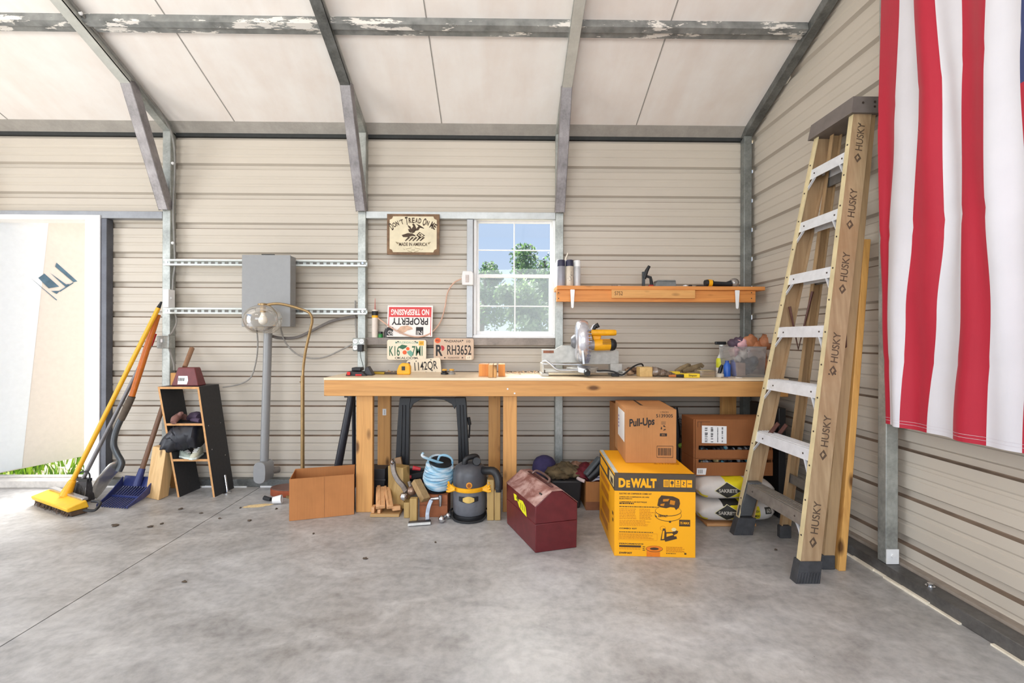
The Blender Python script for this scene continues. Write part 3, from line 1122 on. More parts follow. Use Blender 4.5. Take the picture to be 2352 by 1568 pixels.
def eagle_sign():
    Y = 3.455
    tl, br = P(889, 491, Y), P(1009, 585, Y)
    x0, x1, z0, z1 = tl.x, br.x, br.z, tl.z
    w, h = x1 - x0, z1 - z0
    cx, cz = (x0 + x1) / 2, (z0 + z1) / 2
    mb = MB().box(x0, x1, Y, Y + 0.012, z0, z1, 0)
    e = Y - 0.0006
    # cream field with notched corners
    fx, fz = w * .5 - .02, h * .5 - .018
    nt_ = .026
    pts = []
    for sx, sz in ((-1, -1), (1, -1), (1, 1), (-1, 1)):
        cc = [(sx * fx, sz * (fz - nt_)), (sx * (fx - nt_ * .7), sz * (fz - nt_ * .7)), (sx * (fx - nt_), sz * fz)]
        if sx * sz > 0:
            cc.reverse()
        pts += cc[::1] if sx * sz < 0 else cc
    ang = sorted(pts, key=lambda p: math.atan2(p[1], p[0]))
    mb.poly([(cx + a, e, cz + b) for a, b in ang], 1)
    e -= 0.0005
    # arched heading
    words_ = [("D", 1.25), ("O", .8), ("N", .8), ("'", .8), ("T", .8), (" ", 1), ("T", 1.3), ("R", .85), ("E", .85), ("A", .85), ("D", .85), (" ", 1), ("O", 1.25), ("N", .8), (" ", 1), ("M", 1.1), ("E", .95)]
    R = .31
    total = sum(.5 if c == "'" else (.45 if c == ' ' else 1.0) for c, s in words_)
    a = -0.60
    st = 1.20 / total
    for c, s in words_:
        wd = .5 if c == "'" else (.45 if c == ' ' else 1.0)
        am = a + st * wd / 2
        a += st * wd
        if c == ' ':
            continue
        hh = .047 * s if c != "'" else .012
        o = V((cx + R * math.sin(am), e, cz + h * .36 - .005 + R * (math.cos(am) - 1) + (0.012 if c == "'" else 0)))
        u = V((math.cos(am), 0, -math.sin(am)))
        v = V((math.sin(am), 0, math.cos(am)))
        mb.text(c, o, u, v, hh, .0215 * (1.12 if c in 'MO' else .95) if c != "'" else .005, 2, .035)
    # spread eagle over a plough of banners
    def pl(lst, m=2):
        mb.poly([(cx + a * w, e, cz + b * h) for a, b in lst], m)
    pl([(-.02, .02), (.03, .05), (.06, .15), (.03, .24), (.00, .27), (-.02, .24), (.0, .20), (-.03, .14)])
    pl([(.02, .08), (.10, .20), (.05, .26), (.12, .23), (.20, .16), (.13, .16), (.10, .10)])
    pl([(.12, .19), (.21, .155), (.20, .14), (.15, .16)])
    pl([(-.02, .10), (-.05, .19), (-.11, .23), (-.09, .17), (-.06, .13), (-.10, .13), (-.08, .06), (-.03, .03)])
    pl([(-.22, -.02), (-.10, .03), (-.02, .02), (.04, -.02), (.05, -.05), (-.02, -.04), (-.08, -.07), (-.19, -.07)])
    for k in range(5):
        x = -.16 + .07 * k
        pl([(x, -.16 - .01 * (k % 2)), (x + .025, -.165), (x + .105, -.08), (x + .07, -.06)])
    pl([(.06, -.02), (.12, .06), (.23, -.03), (.15, -.08), (.12, -.09)])
    mb.poly([(cx + a * w, e - .0003, cz + b * h) for a, b in ((.09, -.02), (.13, .035), (.20, -.03), (.15, -.06))], 1)
    mb.poly([(cx + a * w, e - .0006, cz + b * h) for a, b in ((.11, -.015), (.13, .015), (.165, -.02), (.14, -.04))], 2)
    mb.text('MADE IN AMERICA', (cx, e, cz - .245 * h), UX, UZ, .026, w * .54, 2, .025)
    for s in (-1, 1):
        mb.poly([(cx + s * .27 * w, e, cz - .21 * h), (cx + s * .34 * w, e, cz - .18 * h), (cx + s * .30 * w, e, cz - .25 * h)], 3)
        mb.poly([(cx + s * .03 * w, e, cz - .33 * h), (cx + s * .14 * w, e, cz - .36 * h), (cx + s * .14 * w, e, cz - .372 * h), (cx + s * .03 * w, e, cz - .34 * h)], 3)
        mb.poly([(cx + s * .10 * w, e, cz - .40 * h), (cx + s * .02 * w, e, cz - .43 * h), (cx + s * .02 * w, e, cz - .445 * h), (cx + s * .11 * w, e, cz - .41 * h)], 3)
        mb.poly([(cx + s * .16 * w, e, cz - .37 * h), (cx + s * .20 * w, e, cz - .35 * h), (cx + s * .16 * w, e, cz - .385 * h)], 3)
    mb.text('USA', (cx, e, cz - .385 * h), UX, UZ, .011, .03, 3)
    cream = plain('aged_cream', S(218, 206, 176), .6, var=.10, scale=11)
    brown = plain('aged_brown', S(116, 88, 62), .65, var=.35, scale=14)
    o = mb.build('wall_sign', [brown, cream, M_brownink, plain('faded_ink', S(140, 126, 96), .7)], smooth=False)
    tag(o, "aged cream tin sign reading DON'T TREAD ON ME with an eagle", 'sign')


eagle_sign()


def trespass_sign():
    Y = 3.452
    bl, tr = P(888, 773, Y), P(993, 701, Y)
    x0, x1, z0, z1 = bl.x, tr.x, bl.z + .0, tr.z
    w, h = x1 - x0, z1 - z0
    tilt = 0.03

    def q(a, b, e=0):
        return V((x0 + a * w, Y + tilt * b - e, z0 + b * h))
    mb = MB()
    mb.hexa([q(0, 0), q(1, 0), q(1, 0) + Y3 * .002, q(0, 0) + Y3 * .002, q(0, 1), q(1, 1), q(1, 1) + Y3 * .002, q(0, 1) + Y3 * .002], 0)

    def rect(a0, a1, b0, b1, m, e):
        mb.poly([q(a0, b0, e), q(a1, b0, e), q(a1, b1, e), q(a0, b1, e)], m)
    for r in ((.03, .045, .03, .95), (.955, .97, .03, .95), (.045, .955, .935, .95)):
        rect(*r, 1, .0006)
    rect(.045, .955, .63, .935, 1, .0006)
    uu, vv = V((-1, 0, 0)), (q(0, 0) - q(0, 1)).normalized()
    mb.text('NO TRESPASSING', q(.5, .785, .0012), uu, vv, .046, w * .84, 0, .03)
    mb.text('PROPERTY', q(.5, .49, .0012), uu, vv, .055, w * .80, 2, .02)
    # picture of a pointing hand upside down between two dark words
    mb.poly([q(a, b, .001) for a, b in ((.22, .20), (.30, .33), (.45, .36), (.55, .30), (.57, .24), (.45, .20), (.40, .14), (.28, .10))], 3)
    rect(-.0, .14, .04, .30, 2, .001)
    rect(.64, .80, .06, .31, 2, .001)
    mb.text('RD', q(.08, .13, .0016), uu, vv, .03, .04, 0)
    mb.text('NI', q(.72, .13, .0016), uu, vv, .03, .04, 0)
    o = mb.build('wall_sign', [plain('sign_white', S(236, 228, 222), .4, var=.03), plain('sign_red', S(212, 62, 62), .45, var=.05), M_ink, plain('hand_print', S(206, 168, 140), .5, var=.2)], smooth=False)
    tag(o, 'white and red no trespassing sign standing upside down on the rail', 'sign')


trespass_sign()


def plate(px0, px1, py0, py1, Y, rot, paint, name_label, face, rim=True):
    """licence plate 305 x 152 mm between the given corners, painted by callback(mb, q, w, h)"""
    a, b = P(px0, py1, Y), P(px1, py0, Y)
    w, h = b.x - a.x, b.z - a.z
    c = V(((a.x + b.x) / 2, Y, (a.z + b.z) / 2))
    R = Matrix.Rotation(-rot, 3, 'Y')
    u, v = R @ V((1, 0, 0)), R @ V((0, 0, 1))
    if rot:
        k = 1 / (math.cos(rot) + .5 * abs(math.sin(rot)))
        w, h = w * .97, h * .86
    mb = MB()
    pts = []
    r = .016
    for sx, sz in ((1, 1), (-1, 1), (-1, -1), (1, -1)):
        for t in range(5):
            an = math.atan2(sz, sx) - math.pi / 4 + t * math.pi / 8
            pts.append(c + u * (sx * (w / 2 - r) + r * math.cos(an)) + v * (sz * (h / 2 - r) + r * math.sin(an)))
    mb.prism(pts, Y3 * 0.0016, 0)

    def q(x, y, e=.0006):
        return c + u * (x * w) + v * (y * h) - Y3 * e
    for x in (-.22, .22):
        for y in (.40, -.40):
            mb.poly([q(x + .02 * math.cos(t), y + .03 * math.sin(t), .0009) for t in [k * .7 for k in range(9)]], 3)
    paint(mb, q, u, v, w, h)
    return tag(mb.build('license_plate', face, smooth=False), name_label, 'license plate', 'license plates on the back wall')


def fl(mb, q, u, v, w, h):
    mb.text('K16', q(-.31, -.06), u, v, .075, w * .27, 1, .012)
    mb.text('7MI', q(.27, -.06), u, v, .075, w * .27, 1, .012)
    for (x, y, r) in ((.03, .05, .045), (-.05, -.13, .055)):
        mb.poly([q(x + r * math.cos(t), y + r * 1.9 * math.sin(t), .001) for t in [k * .524 for k in range(12)]], 4)
    mb.poly([q(a, b, .0008) for a, b in ((-.22, .12), (-.12, .26), (.02, .2), (-.02, .1), (-.1, .02))], 1)
    mb.poly([q(a, b, .0008) for a, b in ((.0, -.1), (.1, -.02), (.17, -.16), (.12, -.36), (.05, -.25))], 5)
    mb.text('MYFLORIDA.COM', q(0, .36), u, v, .016, w * .58, 5, .01)
    mb.text('OKALOOSA', q(0, -.41), u, v, .017, w * .6, 3, .01)
    mb.poly([q(.31, .22, .001), q(.44, .22, .001), q(.44, .44, .001), q(.31, .44, .001)], 6)
    mb.text('10', q(.375, .33, .0014), u, v, .014, w * .06, 3)


def ind(mb, q, u, v, w, h):
    mb.text('RH3652', q(.14, -.04), u, v, .074, w * .60, 3, .012)
    mb.text('INDIANA', q(.0, .37), u, v, .018, w * .40, 3, .008)
    mb.text('10', q(.37, .36), u, v, .018, w * .09, 3)
    mb.text('R', q(-.36, -.06), u, v, .085, w * .17, 3, .03)
    mb.poly([q(-.30 + .07 * math.cos(t), .04 + .13 * math.sin(t), .001) for t in [k * .4 - 1.5 for k in range(9)]] + [q(-.32, .16, .001)], 4)
    mb.poly([q(-.40 + .075 * math.cos(t), .40 + .13 * math.sin(t), .001) for t in [k * .524 for k in range(12)]], 6)
    mb.text('82', q(-.40, .40, .0014), u, v, .014, w * .09, 3, .01)
    mb.text('FOUNDATION', q(0, -.40), u, v, .011, w * .28, 3)
    mb.poly([q(.31, -.5, .001), q(.45, -.5, .001), q(.45, -.30, .001), q(.31, -.30, .001)], 5)
    mb.text('17', q(.38, -.40, .0014), u, v, .012, w * .06, 3)


def sc(mb, q, u, v, w, h):
    mb.text('1142QR', q(.06, .02), u, v, .075, w * .68, 3, .008)
    mb.text('South Carolina', q(.04, -.38), u, v, .020, w * .62, 3, .004)
    mb.poly([q(-.47, .24, .001), q(-.40, .24, .001), q(-.40, .38, .001), q(-.47, .38, .001)], 4)


pf = plain('plate_cream', S(232, 218, 192), .4, var=.04)
plate(889, 979, 780, 826, 3.456, 0, fl, 'cream plate K16 7MI with two oranges, left above the bench', [pf, plain('plate_green', S(42, 98, 66), .5), pf, M_ink, plain('plate_orange', S(226, 92, 36), .5), plain('plate_aqua', S(110, 166, 146), .5), plain('plate_yellow', S(240, 176, 40), .5)])
plate(996, 1088, 777, 826, 3.458, 0, ind, 'tan plate RH3652 with a large letter R, under the window', [plain('plate_tan', S(206, 178, 152), .45, var=.05), M_ink, pf, M_ink, plain('plate_crimson', S(186, 40, 44), .5), pf, plain('plate_redorange', S(238, 98, 40), .5)])
plate(934, 1014, 821, 864, 3.452, 0.09, sc, 'cream plate 1142QR leaning on the wall behind the tape measure', [pf, M_ink, pf, M_ink, plain('plate_purple', S(86, 70, 96), .5)])

# things standing on the rail under the window
zr = za(776, D - .06) + .0005
c = V((xa(861, 3.50), 3.50, zr))
root = thing('caulk_tube', c, 'white caulk tube with yellow band standing at the left of the rail', 'caulk tube')
MB().lathe([(.0235, 0, 0), (.0235, .15, 0), (.0235, .151, 1), (.0235, .168, 1), (.0235, .169, 2), (.0235, .20, 2), (.0238, .201, 0), (.0238, .212, 0), (.008, .214, 0)], c, n=20).build('cartridge', [plain('caulk_white', S(226, 214, 202), .45, var=.06), M_yel, M_black], root)
MB().lathe([(.006, .214), (.003, .262), (.0015, .30)], c, n=10).build('nozzle', plain('red_nozzle', S(196, 120, 110), .5), root)
c = V((xa(874, 3.492), 3.492, zr))
root = thing('paint_bottle', c, 'tiny green bottle with black cap beside the caulk tube', 'bottle')
MB().lathe([(.017, 0), (.017, .024), (.014, .028)], c, n=16).build('bottle_body', plain('green_paint', S(46, 132, 62), .4), root)
MB().lathe([(.015, .0285), (.015, .045)], c, n=16).build('cap', M_black, root)
c = V((xa(889, 3.50), 3.50, zr))
root = thing('small_jar', c, 'small dark jar on the rail at the left edge of the upside down sign', 'jar')
MB().lathe([(.02, 0), (.022, .02), (.022, .05), (.016, .062), (.016, .07)], c, n=16).build('jar_body', plain('dark_glass_jar', S(62, 60, 62), .25), root)

# ------------------------------------------------------------------ floor lamp
YLp = 3.33
M_brass = plain('aged_brass', S(164, 136, 94), .36, .55, .12)
c0 = P(695, 1110, YLp)
base = V((c0.x, YLp, 0.0005))
root = thing('floor_lamp', base, 'slim brass floor lamp with bent arm and clear globe shade', 'floor lamp')
MB().lathe([(.12, 0), (.12, .016), (.03, .022), (.014, .04)], base, n=32).build('base', M_brass, root)
pole = [base + Z3 * .03, P(695, 1000, YLp), P(695, 862, YLp)]
MB().tube(pole, .0135, 12).build('pole', M_brass, root)
arm = [P(695.5, 865, YLp), P(697, 840, YLp), P(702, 805, YLp - .01), P(712, 760, YLp - .02), P(717, 735, YLp - .03), P(711, 719, YLp - .04), P(695, 711, YLp - .05), P(665, 702, YLp - .07), P(640, 697.5, YLp - .09), P(618, 699, YLp - .1), P(606, 703, YLp - .1)]
MB().tube(spline(arm, 6), .0095, 10).build('arm', M_brass, root)
gc = P(604, 734, YLp - .1)
rx, rz = .128, .108
pr = []
for k in range(15):
    t = math.radians(14 + (152 - 14) * k / 14)
    pr.append((rx * math.sin(t), rz * math.cos(t)))
globe = MB().lathe(pr, gc, n=36, cap=False).build('globe_shade', clear('amber_glass', (0.985, 0.965, 0.93, 1), .12, .03, .07, S(240, 222, 196)), root)
mb = MB().lathe([(.034, .100), (.034, .112), (.012, .118)], gc, n=20)
mb.lathe([(.019, .052), (.019, .100)], gc, n=16)
mb.build('socket', M_brass, root)
MB().lathe([(.012, .05), (.014, .035), (.024, .012), (.030, -.006), (.027, -.024), (.015, -.036), (.002, -.039)], gc + Z3 * .004, n=20).build('bulb', plain('white_bulb', S(246, 244, 238), .3, var=.02), root)
MB().tube([P(688, 877, YLp - .006), P(692, 877, YLp)], .004, 8).build('switch', M_brass, root)

# ------------------------------------------------------------------ black shelf unit, racked over to the left
YF0, YF1 = 3.255, 3.45
M_blk = plain('black_laminate', S(50, 49, 50), .6, var=.12, scale=60)
M_edge = plain('raw_board_edge', S(206, 154, 100), .7, var=.15)
bl = PZ(404, 1141)
zT = za(888, YF0, 420)
xl0, xl1 = xa(408, YF0, 1130), xa(362, YF0, 890)
xr0, xr1 = xa(494, YF0, 1130), xa(457, YF0, 890)


def shelf_pt(side, z, y):
    t = z / zT
    if side == 'l':
        x = xl0 + (xl1 - xl0) * t
    else:
        x = xr0 + (xr1 - xr0) * t
    return V((x + (y - YF0) * .10, y, z))


root = thing('shelf_unit', ((xl0 + xr0) / 2, YF0, 0), 'narrow black three shelf unit leaning askew against the doorway post', 'shelf unit')
for side, s in (('l', 1), ('r', -1)):
    t = V((.014 * s, 0, 0))
    a, b, c, d = shelf_pt(side, 0, YF0), shelf_pt(side, 0, YF1), shelf_pt(side, zT, YF1), shelf_pt(side, zT, YF0)
    mb = MB()
    mb.hexa([a, a + t, b + t, b, d, d + t, c + t, c] if s > 0 else [a + t, a, b, b + t, d + t, d, c, c + t], 0)
    e = -Y3 * .0008
    q = [a + e, a + t + e, d + t + e, d + e]
    mb.add(q, [(0, 1, 2, 3)], 1)
    if side == 'r':
        for z, y in ((.50, 3.29), (.50, 3.41), (.33, 3.29), (.26, 3.41)):
            p = shelf_pt('r', z, y)
            mb.lathe([(.004, 0), (.004, .001)], p, (1, 0, 0.1), 8, 2)
    mb.build('side_panel', [M_blk, M_edge, M_chrome], root, smooth=False)
for k, py in enumerate((888, 972, 1054)):
    z = za(py, YF0, 430)
    z0, z1 = z - .016, z
    mb = MB()
    lt = V((.0145, 0, 0))
    ins = 0.0008
    a, b, c, d = [shelf_pt('l', z0, YF0 + ins) + lt, shelf_pt('r', z0, YF0 + ins) - lt, shelf_pt('r', z0, YF1) - lt, shelf_pt('l', z0, YF1) + lt]
    a2, b2, c2, d2 = [shelf_pt('l', z1, YF0 + ins) + lt, shelf_pt('r', z1, YF0 + ins) - lt, shelf_pt('r', z1, YF1) - lt, shelf_pt('l', z1, YF1) + lt]
    mb.hexa([a, b, c, d, a2, b2, c2, d2], 0)
    e = -Y3 * .0007
    mb.add([a + e, b + e, b2 + e, a2 + e], [(0, 1, 2, 3)], 1)
    mb.build('shelf_board', [M_blk, M_edge], root, smooth=False)
ZS = [za(py, YF0, 430) for py in (888, 972, 1054)]

# maul head on top of the unit
c = P(433, 888, 3.34)
zt0 = ZS[0] + .0006
zt1 = zt0 + .132
xm = c.x
root = thing('splitting_maul', (xm, 3.34, zt0), 'maroon wedge maul head with wooden handle on top of the black shelf', 'maul')
mb = MB()
mb.hexa([(xm - .098, 3.30, zt0), (xm + .098, 3.30, zt0), (xm + .098, 3.39, zt0), (xm - .098, 3.39, zt0),
         (xm - .060, 3.315, zt1), (xm + .060, 3.315, zt1), (xm + .060, 3.38, zt1), (xm - .060, 3.38, zt1)], 0)
mb.build('head', plain('maroon_enamel', S(112, 50, 52), .45, var=.12), root, bevel=.006)
lb = MB()
sl = .015 / .132
def onm(x, z):
    return V((xm + x, 3.30 + (z) * sl - .0012, zt0 + z))
lb.poly([onm(-.052, .012), (onm(.015, .012)), onm(.022, .04), onm(.016, .072), onm(-.05, .072)], 0)
for k in range(7):
    lb.poly([onm(-.048 + .0065 * k, .036), onm(-.044 + .0065 * k, .036), onm(-.044 + .0065 * k, .058), onm(-.048 + .0065 * k, .058)], 1)
lb2 = [V((p.x, p.y - (.0004 if m else 0), p.z)) for p, m in zip(lb.v, [0] * 5 + [1] * 28)]
lb.v = lb2
lb.build('label', [M_white, M_ink], root, smooth=False)
MB().tube([V((xm - .035, 3.35, zt1 + .001)), P(441, 800, 3.47)], [.016, .017], 12).build('handle', wood('ash_handle', S(150, 112, 84), S(112, 80, 58), 'Z', 1, knot=False), root)
mb = MB().box(xa(391, 3.45, 870), xa(403, 3.45, 870), 3.452, 3.475, 0.0, za(856, 3.46, 395))
tag(mb.build('wood_offcut', M_pinez, bevel=.002), 'thin pine strip standing upright behind the black shelf and post', 'wood offcut')

# on the upper shelf: work gloves; on the middle: a folded black bag; shoes
zb = ZS[1] + .0005
g = MB()
c = P(420, 960, 3.30)
for pts, r in (([P(398, 970, 3.225), P(402, 962, 3.25), P(412, 955, 3.31), P(424, 957, 3.35)], [.018, .026, .026, .02]),
               ([P(410, 958, 3.29), P(415, 950, 3.28), P(418, 948, 3.27)], [.02, .017, .010]),
               ([P(421, 958, 3.34), P(428, 962, 3.36), P(436, 962, 3.37)], [.02, .012, .01])):
    g.tube(pts, r, 10)
for v_ in g.v:
    v_.z = max(v_.z, zb) if v_.y > 3.256 else v_.z
tag(g.build('work_glove', plain('mauve_leather', S(140, 100, 92), .7, var=.25, scale=20)), 'crumpled mauve leather work glove hanging over the second shelf edge', 'glove')
g = MB()
for pts, r in (([P(432, 962, 3.35), P(442, 956, 3.35), P(452, 955, 3.33), P(459, 958, 3.31)], [.016, .03, .034, .028]),
               ([P(440, 964, 3.30), P(450, 964, 3.29), P(460, 966, 3.28)], [.012, .018, .016])):
    g.tube(pts, r, 10)
for v_ in g.v:
    v_.z = max(v_.z, zb)
    v_.x = min(v_.x, shelf_pt('r', v_.z, v_.y).x - .018)
tag(g.build('work_glove', plain('dark_purple_cloth', S(70, 54, 74), .8, var=.35, scale=24)), 'dark purple cloth glove bunched at the back of the second shelf', 'glove')
zb = ZS[2] + .0005
g = MB()
bp = spline([P(377, 1034, 3.225), P(384, 1026, 3.235), P(394, 1016, 3.265), P(408, 1008, 3.29), P(417, 1004, 3.30), P(430, 1000, 3.315), P(445, 997, 3.33), P(458, 996, 3.335)], 5)
n_ = len(bp)
rr_ = []
for k in range(n_):
    t = k / (n_ - 1)
    r = .012 + .085 * min(1, t * 2.2) ** .8
    if .42 < t < .5:
        r *= .86
    rr_.append(r)
g.tube(bp, rr_, 26)
for v_ in g.v:
    v_ += V((.012, .014, .018)) * (noise.noise(V((v_.x * 38, v_.y * 10, v_.z * 26))) + .6 * noise.noise(V((v_.x * 70, v_.y * 20, v_.z * 60))))
gl = MB()
for v_ in g.v:
    v_.z = min(max(v_.z, zb + .03), ZS[1] - .018)
    v_.x = min(v_.x, shelf_pt('r', v_.z, v_.y).x - .017)
    if v_.y > YF0 - .015:
        v_.x = max(v_.x, shelf_pt('l', v_.z, v_.y).x + .017)
tag(g.build('folded_bag', plain('black_nylon', S(44, 45, 52), .42, var=.25, scale=14, bmp=.6), angle=180), 'black nylon bag stuffed on the middle shelf above the shoes', 'bag')


def shoe(px, Y, sc_, label, rot, matu):
    b = P(px, 1050, Y)
    root = thing('sneaker', (b.x, Y, zb), label, 'shoe', 'shoes on the lower shelf')
    R = Matrix.Rotation(rot, 3, 'Z')
    O = V((b.x, Y, zb))
    def tr(mb):
        mb.v = [O + R @ (p * sc_) for p in mb.v]
        return mb
    so = MB()
    out = [(-.035, -.10), (0, -.118), (.035, -.10), (.042, -.04), (.034, .04), (.034, .09), (0, .108), (-.034, .09), (-.03, .04), (-.042, -.04)]
    so.prism([(x, y, .0) for x, y in out], (0, 0, .022))
    tr(so).build('sole', plain('shoe_sole', S(214, 222, 214), .6), root, bevel=.004)
    up = MB()
    secs = [(-.108, .014, .030), (-.09, .030, .045), (-.04, .037, .058), (.0, .033, .075), (.04, .031, .092), (.085, .030, .098), (.104, .018, .085)]
    vs, fs = [], []
    n = 10
    for y, rx_, hh in secs:
        for k in range(n):
            a = math.pi * k / (n - 1)
            vs.append((rx_ * math.cos(a), y, .0225 + (hh - .0225) * math.sin(a) ** .6))
    for i in range(len(secs) - 1):
        for k in range(n - 1):
            fs.append((i * n + k, i * n + k + 1, (i + 1) * n + k + 1, (i + 1) * n + k))
    fs.append(tuple(range(n)))
    fs.append(tuple((len(secs) - 1) * n + k for k in reversed(range(n))))
    up.add(vs, fs)
    tr(up).build('upper', matu, root, fix=True)
    la = MB()
    for k in range(4):
        y = -.055 + .022 * k
        la.box(-.02, .02, y, y + .006, .064 + .009 * k, .069 + .009 * k)
    tr(la).build('laces', M_white, root)


shoe(428, 3.285, .62, 'grey green sneaker lying further left on the lower shelf', 1.1, plain('shoe_grey', S(150, 160, 150), .7, var=.2))
shoe(452, 3.30, .72, 'pale cream and green sneaker at the right on the lower shelf', .25, plain('shoe_cream', S(206, 206, 186), .7, var=.15))

# screw jack foot standing beside the unit
c = PZ(522, 1132)
root = thing('levelling_foot', c, 'small chrome round foot with threaded rod beside the black shelf', 'levelling foot')
MB().lathe([(.028, 0), (.028, .006), (.012, .012), (.008, .022)], c, n=20).build('foot_disc', M_chrome, root)
MB().tube([c + Z3 * .018, c + V((-.03, .02, .125))], .008, 10).build('rod', M_chrome, root)

# ------------------------------------------------------------------ tools leaning by the door
a, b = PZ(70, 1160), PZ(152, 1191)
d = (b - a).normalized()
nn = V((-d.y, d.x, 0))
L = (b - a).length
root = thing('push_broom', lerp(a, b, .5) + nn * .07, 'wide yellow push broom with yellow handle in front of the doorway', 'broom')
mb = MB()
mb.hexa([a + nn * .008 + Z3 * .034, b + nn * .008 + Z3 * .034, b + nn * .115 + Z3 * .034, a + nn * .115 + Z3 * .034,
         a + nn * .0 + Z3 * .060, b + nn * .0 + Z3 * .060, b + nn * .10 + Z3 * .084, a + nn * .10 + Z3 * .084])
mb.build('broom_block', plain('broom_yellow', S(246, 190, 46), .5, var=.08), root, bevel=.006, seg=2)
br = MB()
rnd = random.Random(5)
for i in range(900):
    t, s = rnd.random(), rnd.random()
    p = lerp(a, b, .02 + .96 * t) + nn * (.014 + .095 * s)
    q = p + d * rnd.uniform(-.012, .012) + nn * rnd.uniform(-.016, .008)
    w = .003
    q.z = 0.002
    p = p + Z3 * .035
    br.add([p - d * w, p + d * w, q + d * w, q - d * w], [(0, 1, 2, 3)])
br.hexa([a + nn * .025 + Z3 * .006, b + nn * .025 + Z3 * .006, b + nn * .10 + Z3 * .006, a + nn * .10 + Z3 * .006,
         a + nn * .02 + Z3 * .0335, b + nn * .02 + Z3 * .0335, b + nn * .105 + Z3 * .0335, a + nn * .105 + Z3 * .0335])
br.build('bristles', plain('dark_bristle', S(86, 66, 48), .85, var=.3), root, smooth=False)
mb = MB()
o_ = lerp(a, b, .5) + nn * .066 + Z3 * .082
mb.obox(o_ + nn * .035 + Z3 * .006, d * (L * .46), nn * .016, Z3 * .008)
mb.build('metal_brace', M_steel, root, bevel=.003)
sk = P(150, 1137, (o_ + nn * .02).y)
top = P(364, 707, 3.36)
dirh = (top - sk).normalized()
MB().tube([o_ + nn * .02 + Z3 * -.005, sk + dirh * .10], [.034, .02], 12).build('handle_socket', M_yel, root)
MB().tube([sk + dirh * .08, lerp(sk, top, .5), top], .0145, 12).build('handle', plain('yellow_handle', S(240, 176, 32), .35, var=.06), root)
MB().tube([top + dirh * .001, top + dirh * .05], [.0135, .006], 10).build('hanger_tip', M_black, root)
mb = MB().tube(spline([b + nn * .125 + Z3 * .07, b + nn * .15 + d * .05 + Z3 * .06, b + nn * .11 + d * .08 + Z3 * .03, b + nn * .08 + d * .02 + Z3 * .03], 5), .009, 8)
mb.build('scraper_bumper', M_black, root)

# angled black broom
b0 = PZ(180, 1153)
top = P(356, 772, 3.455)
s0 = P(186, 1110, 3.2)
root = thing('angle_broom', b0, 'black angle broom with grey handle and red tip behind the yellow broom', 'broom')
u = V((.96, -.25, 0)).normalized()
n2 = V((.25, .96, 0))
bz = b0 + V((0, .035, 0))
mb = MB()
hw0, hw1 = .054, .066
mb.hexa([bz - u * hw1 - n2 * .03 + Z3 * .003, bz + u * hw1 - n2 * .03 + Z3 * .003, bz + u * hw1 + n2 * .03 + Z3 * .003, bz - u * hw1 + n2 * .03 + Z3 * .003,
         bz - u * hw0 - n2 * .014 + Z3 * .125, bz + u * hw0 - n2 * .014 + Z3 * .145, bz + u * hw0 + n2 * .014 + Z3 * .145, bz - u * hw0 + n2 * .014 + Z3 * .125])
rnd = random.Random(9)
for i in range(160):
    s = rnd.uniform(-1, 1)
    p = bz + u * (hw0 * s) - n2 * .016 + Z3 * .12
    q = bz + u * (hw1 * s) - n2 * .034 + Z3 * .002
    mb.add([p - u * .002, p + u * .002, q + u * .002, q - u * .002], [(0, 1, 2, 3)], 1 if rnd.random() < .12 else 0)
mb.build('bristles', [plain('black_bristle', S(58, 57, 60), .6, var=.3, scale=60), plain('pale_bristle', S(200, 200, 200), .6)], root, smooth=False)
mb = MB()
mb.tube(spline([bz - u * .055 + Z3 * .135, bz - u * .05 + Z3 * .175, bz + Z3 * .20, bz + u * .055 + Z3 * .19, bz + u * .06 + Z3 * .14], 6), .005, 8)
mb.obox(bz + Z3 * .146, u * .06, n2 * .016, Z3 * .010)
mb.build('head_frame', M_black, root)
h0 = bz + Z3 * .15
MB().tube([h0, lerp(h0, top, .5), lerp(h0, top, .93)], .0125, 12).build('handle', plain('grey_handle', S(124, 122, 124), .35, .4), root)
MB().tube([lerp(h0, top, .93), top + V((0, 0, .02))], [.015, .013], 12).build('tip', M_red, root)

# scoop shovel
tip = PZ(218, 1146)
root = thing('shovel', tip, 'bent neck shovel with orange handle and bright steel blade', 'shovel')
neck = P(277, 1063, 3.30)
vs, fs = [], []
edges = [((216, 1144), (221, 1146)), ((212, 1130), (231, 1136)), ((214, 1116), (241, 1121)), ((222, 1100), (252, 1106)), ((236, 1082), (265, 1089)), ((250, 1066), (277, 1073)), ((262, 1060), (281, 1064))]
nv = 8
nu = len(edges) - 1
for i, (l_, r_) in enumerate(edges):
    t = i / nu
    yc_ = 3.212 + .05 * t
    sp = .055 * min(1, .15 + 2.2 * t) * (1 - .5 * max(0, t - .7) / .3)
    a_, b_ = P(l_[0], l_[1], yc_ - sp), P(r_[0], r_[1], yc_ + sp)
    for j in range(nv + 1):
        q_ = j / nv
        vs.append(lerp(a_, b_, q_) + V((.02, .030, -.004)) * (4 * q_ * (1 - q_)) * min(1, .2 + 2 * t))
vs = [V((p.x, p.y, max(p.z, .002))) for p in vs]
for i in range(nu):
    for j in range(nv):
        fs.append((i * (nv + 1) + j, i * (nv + 1) + j + 1, (i + 1) * (nv + 1) + j + 1, (i + 1) * (nv + 1) + j))
mb = MB().add(vs, fs)
o = mb.build('blade', plain('polished_blade', S(214, 212, 208), .25, .8, .12), root, angle=180)
so = o.modifiers.new('thick', 'SOLIDIFY')
so.thickness = .003
pts = [P(272, 1082, 3.25), P(279, 1062, 3.265), P(269, 1042, 3.265), P(261, 1020, 3.265), P(266, 990, 3.275), P(279, 960, 3.29)]
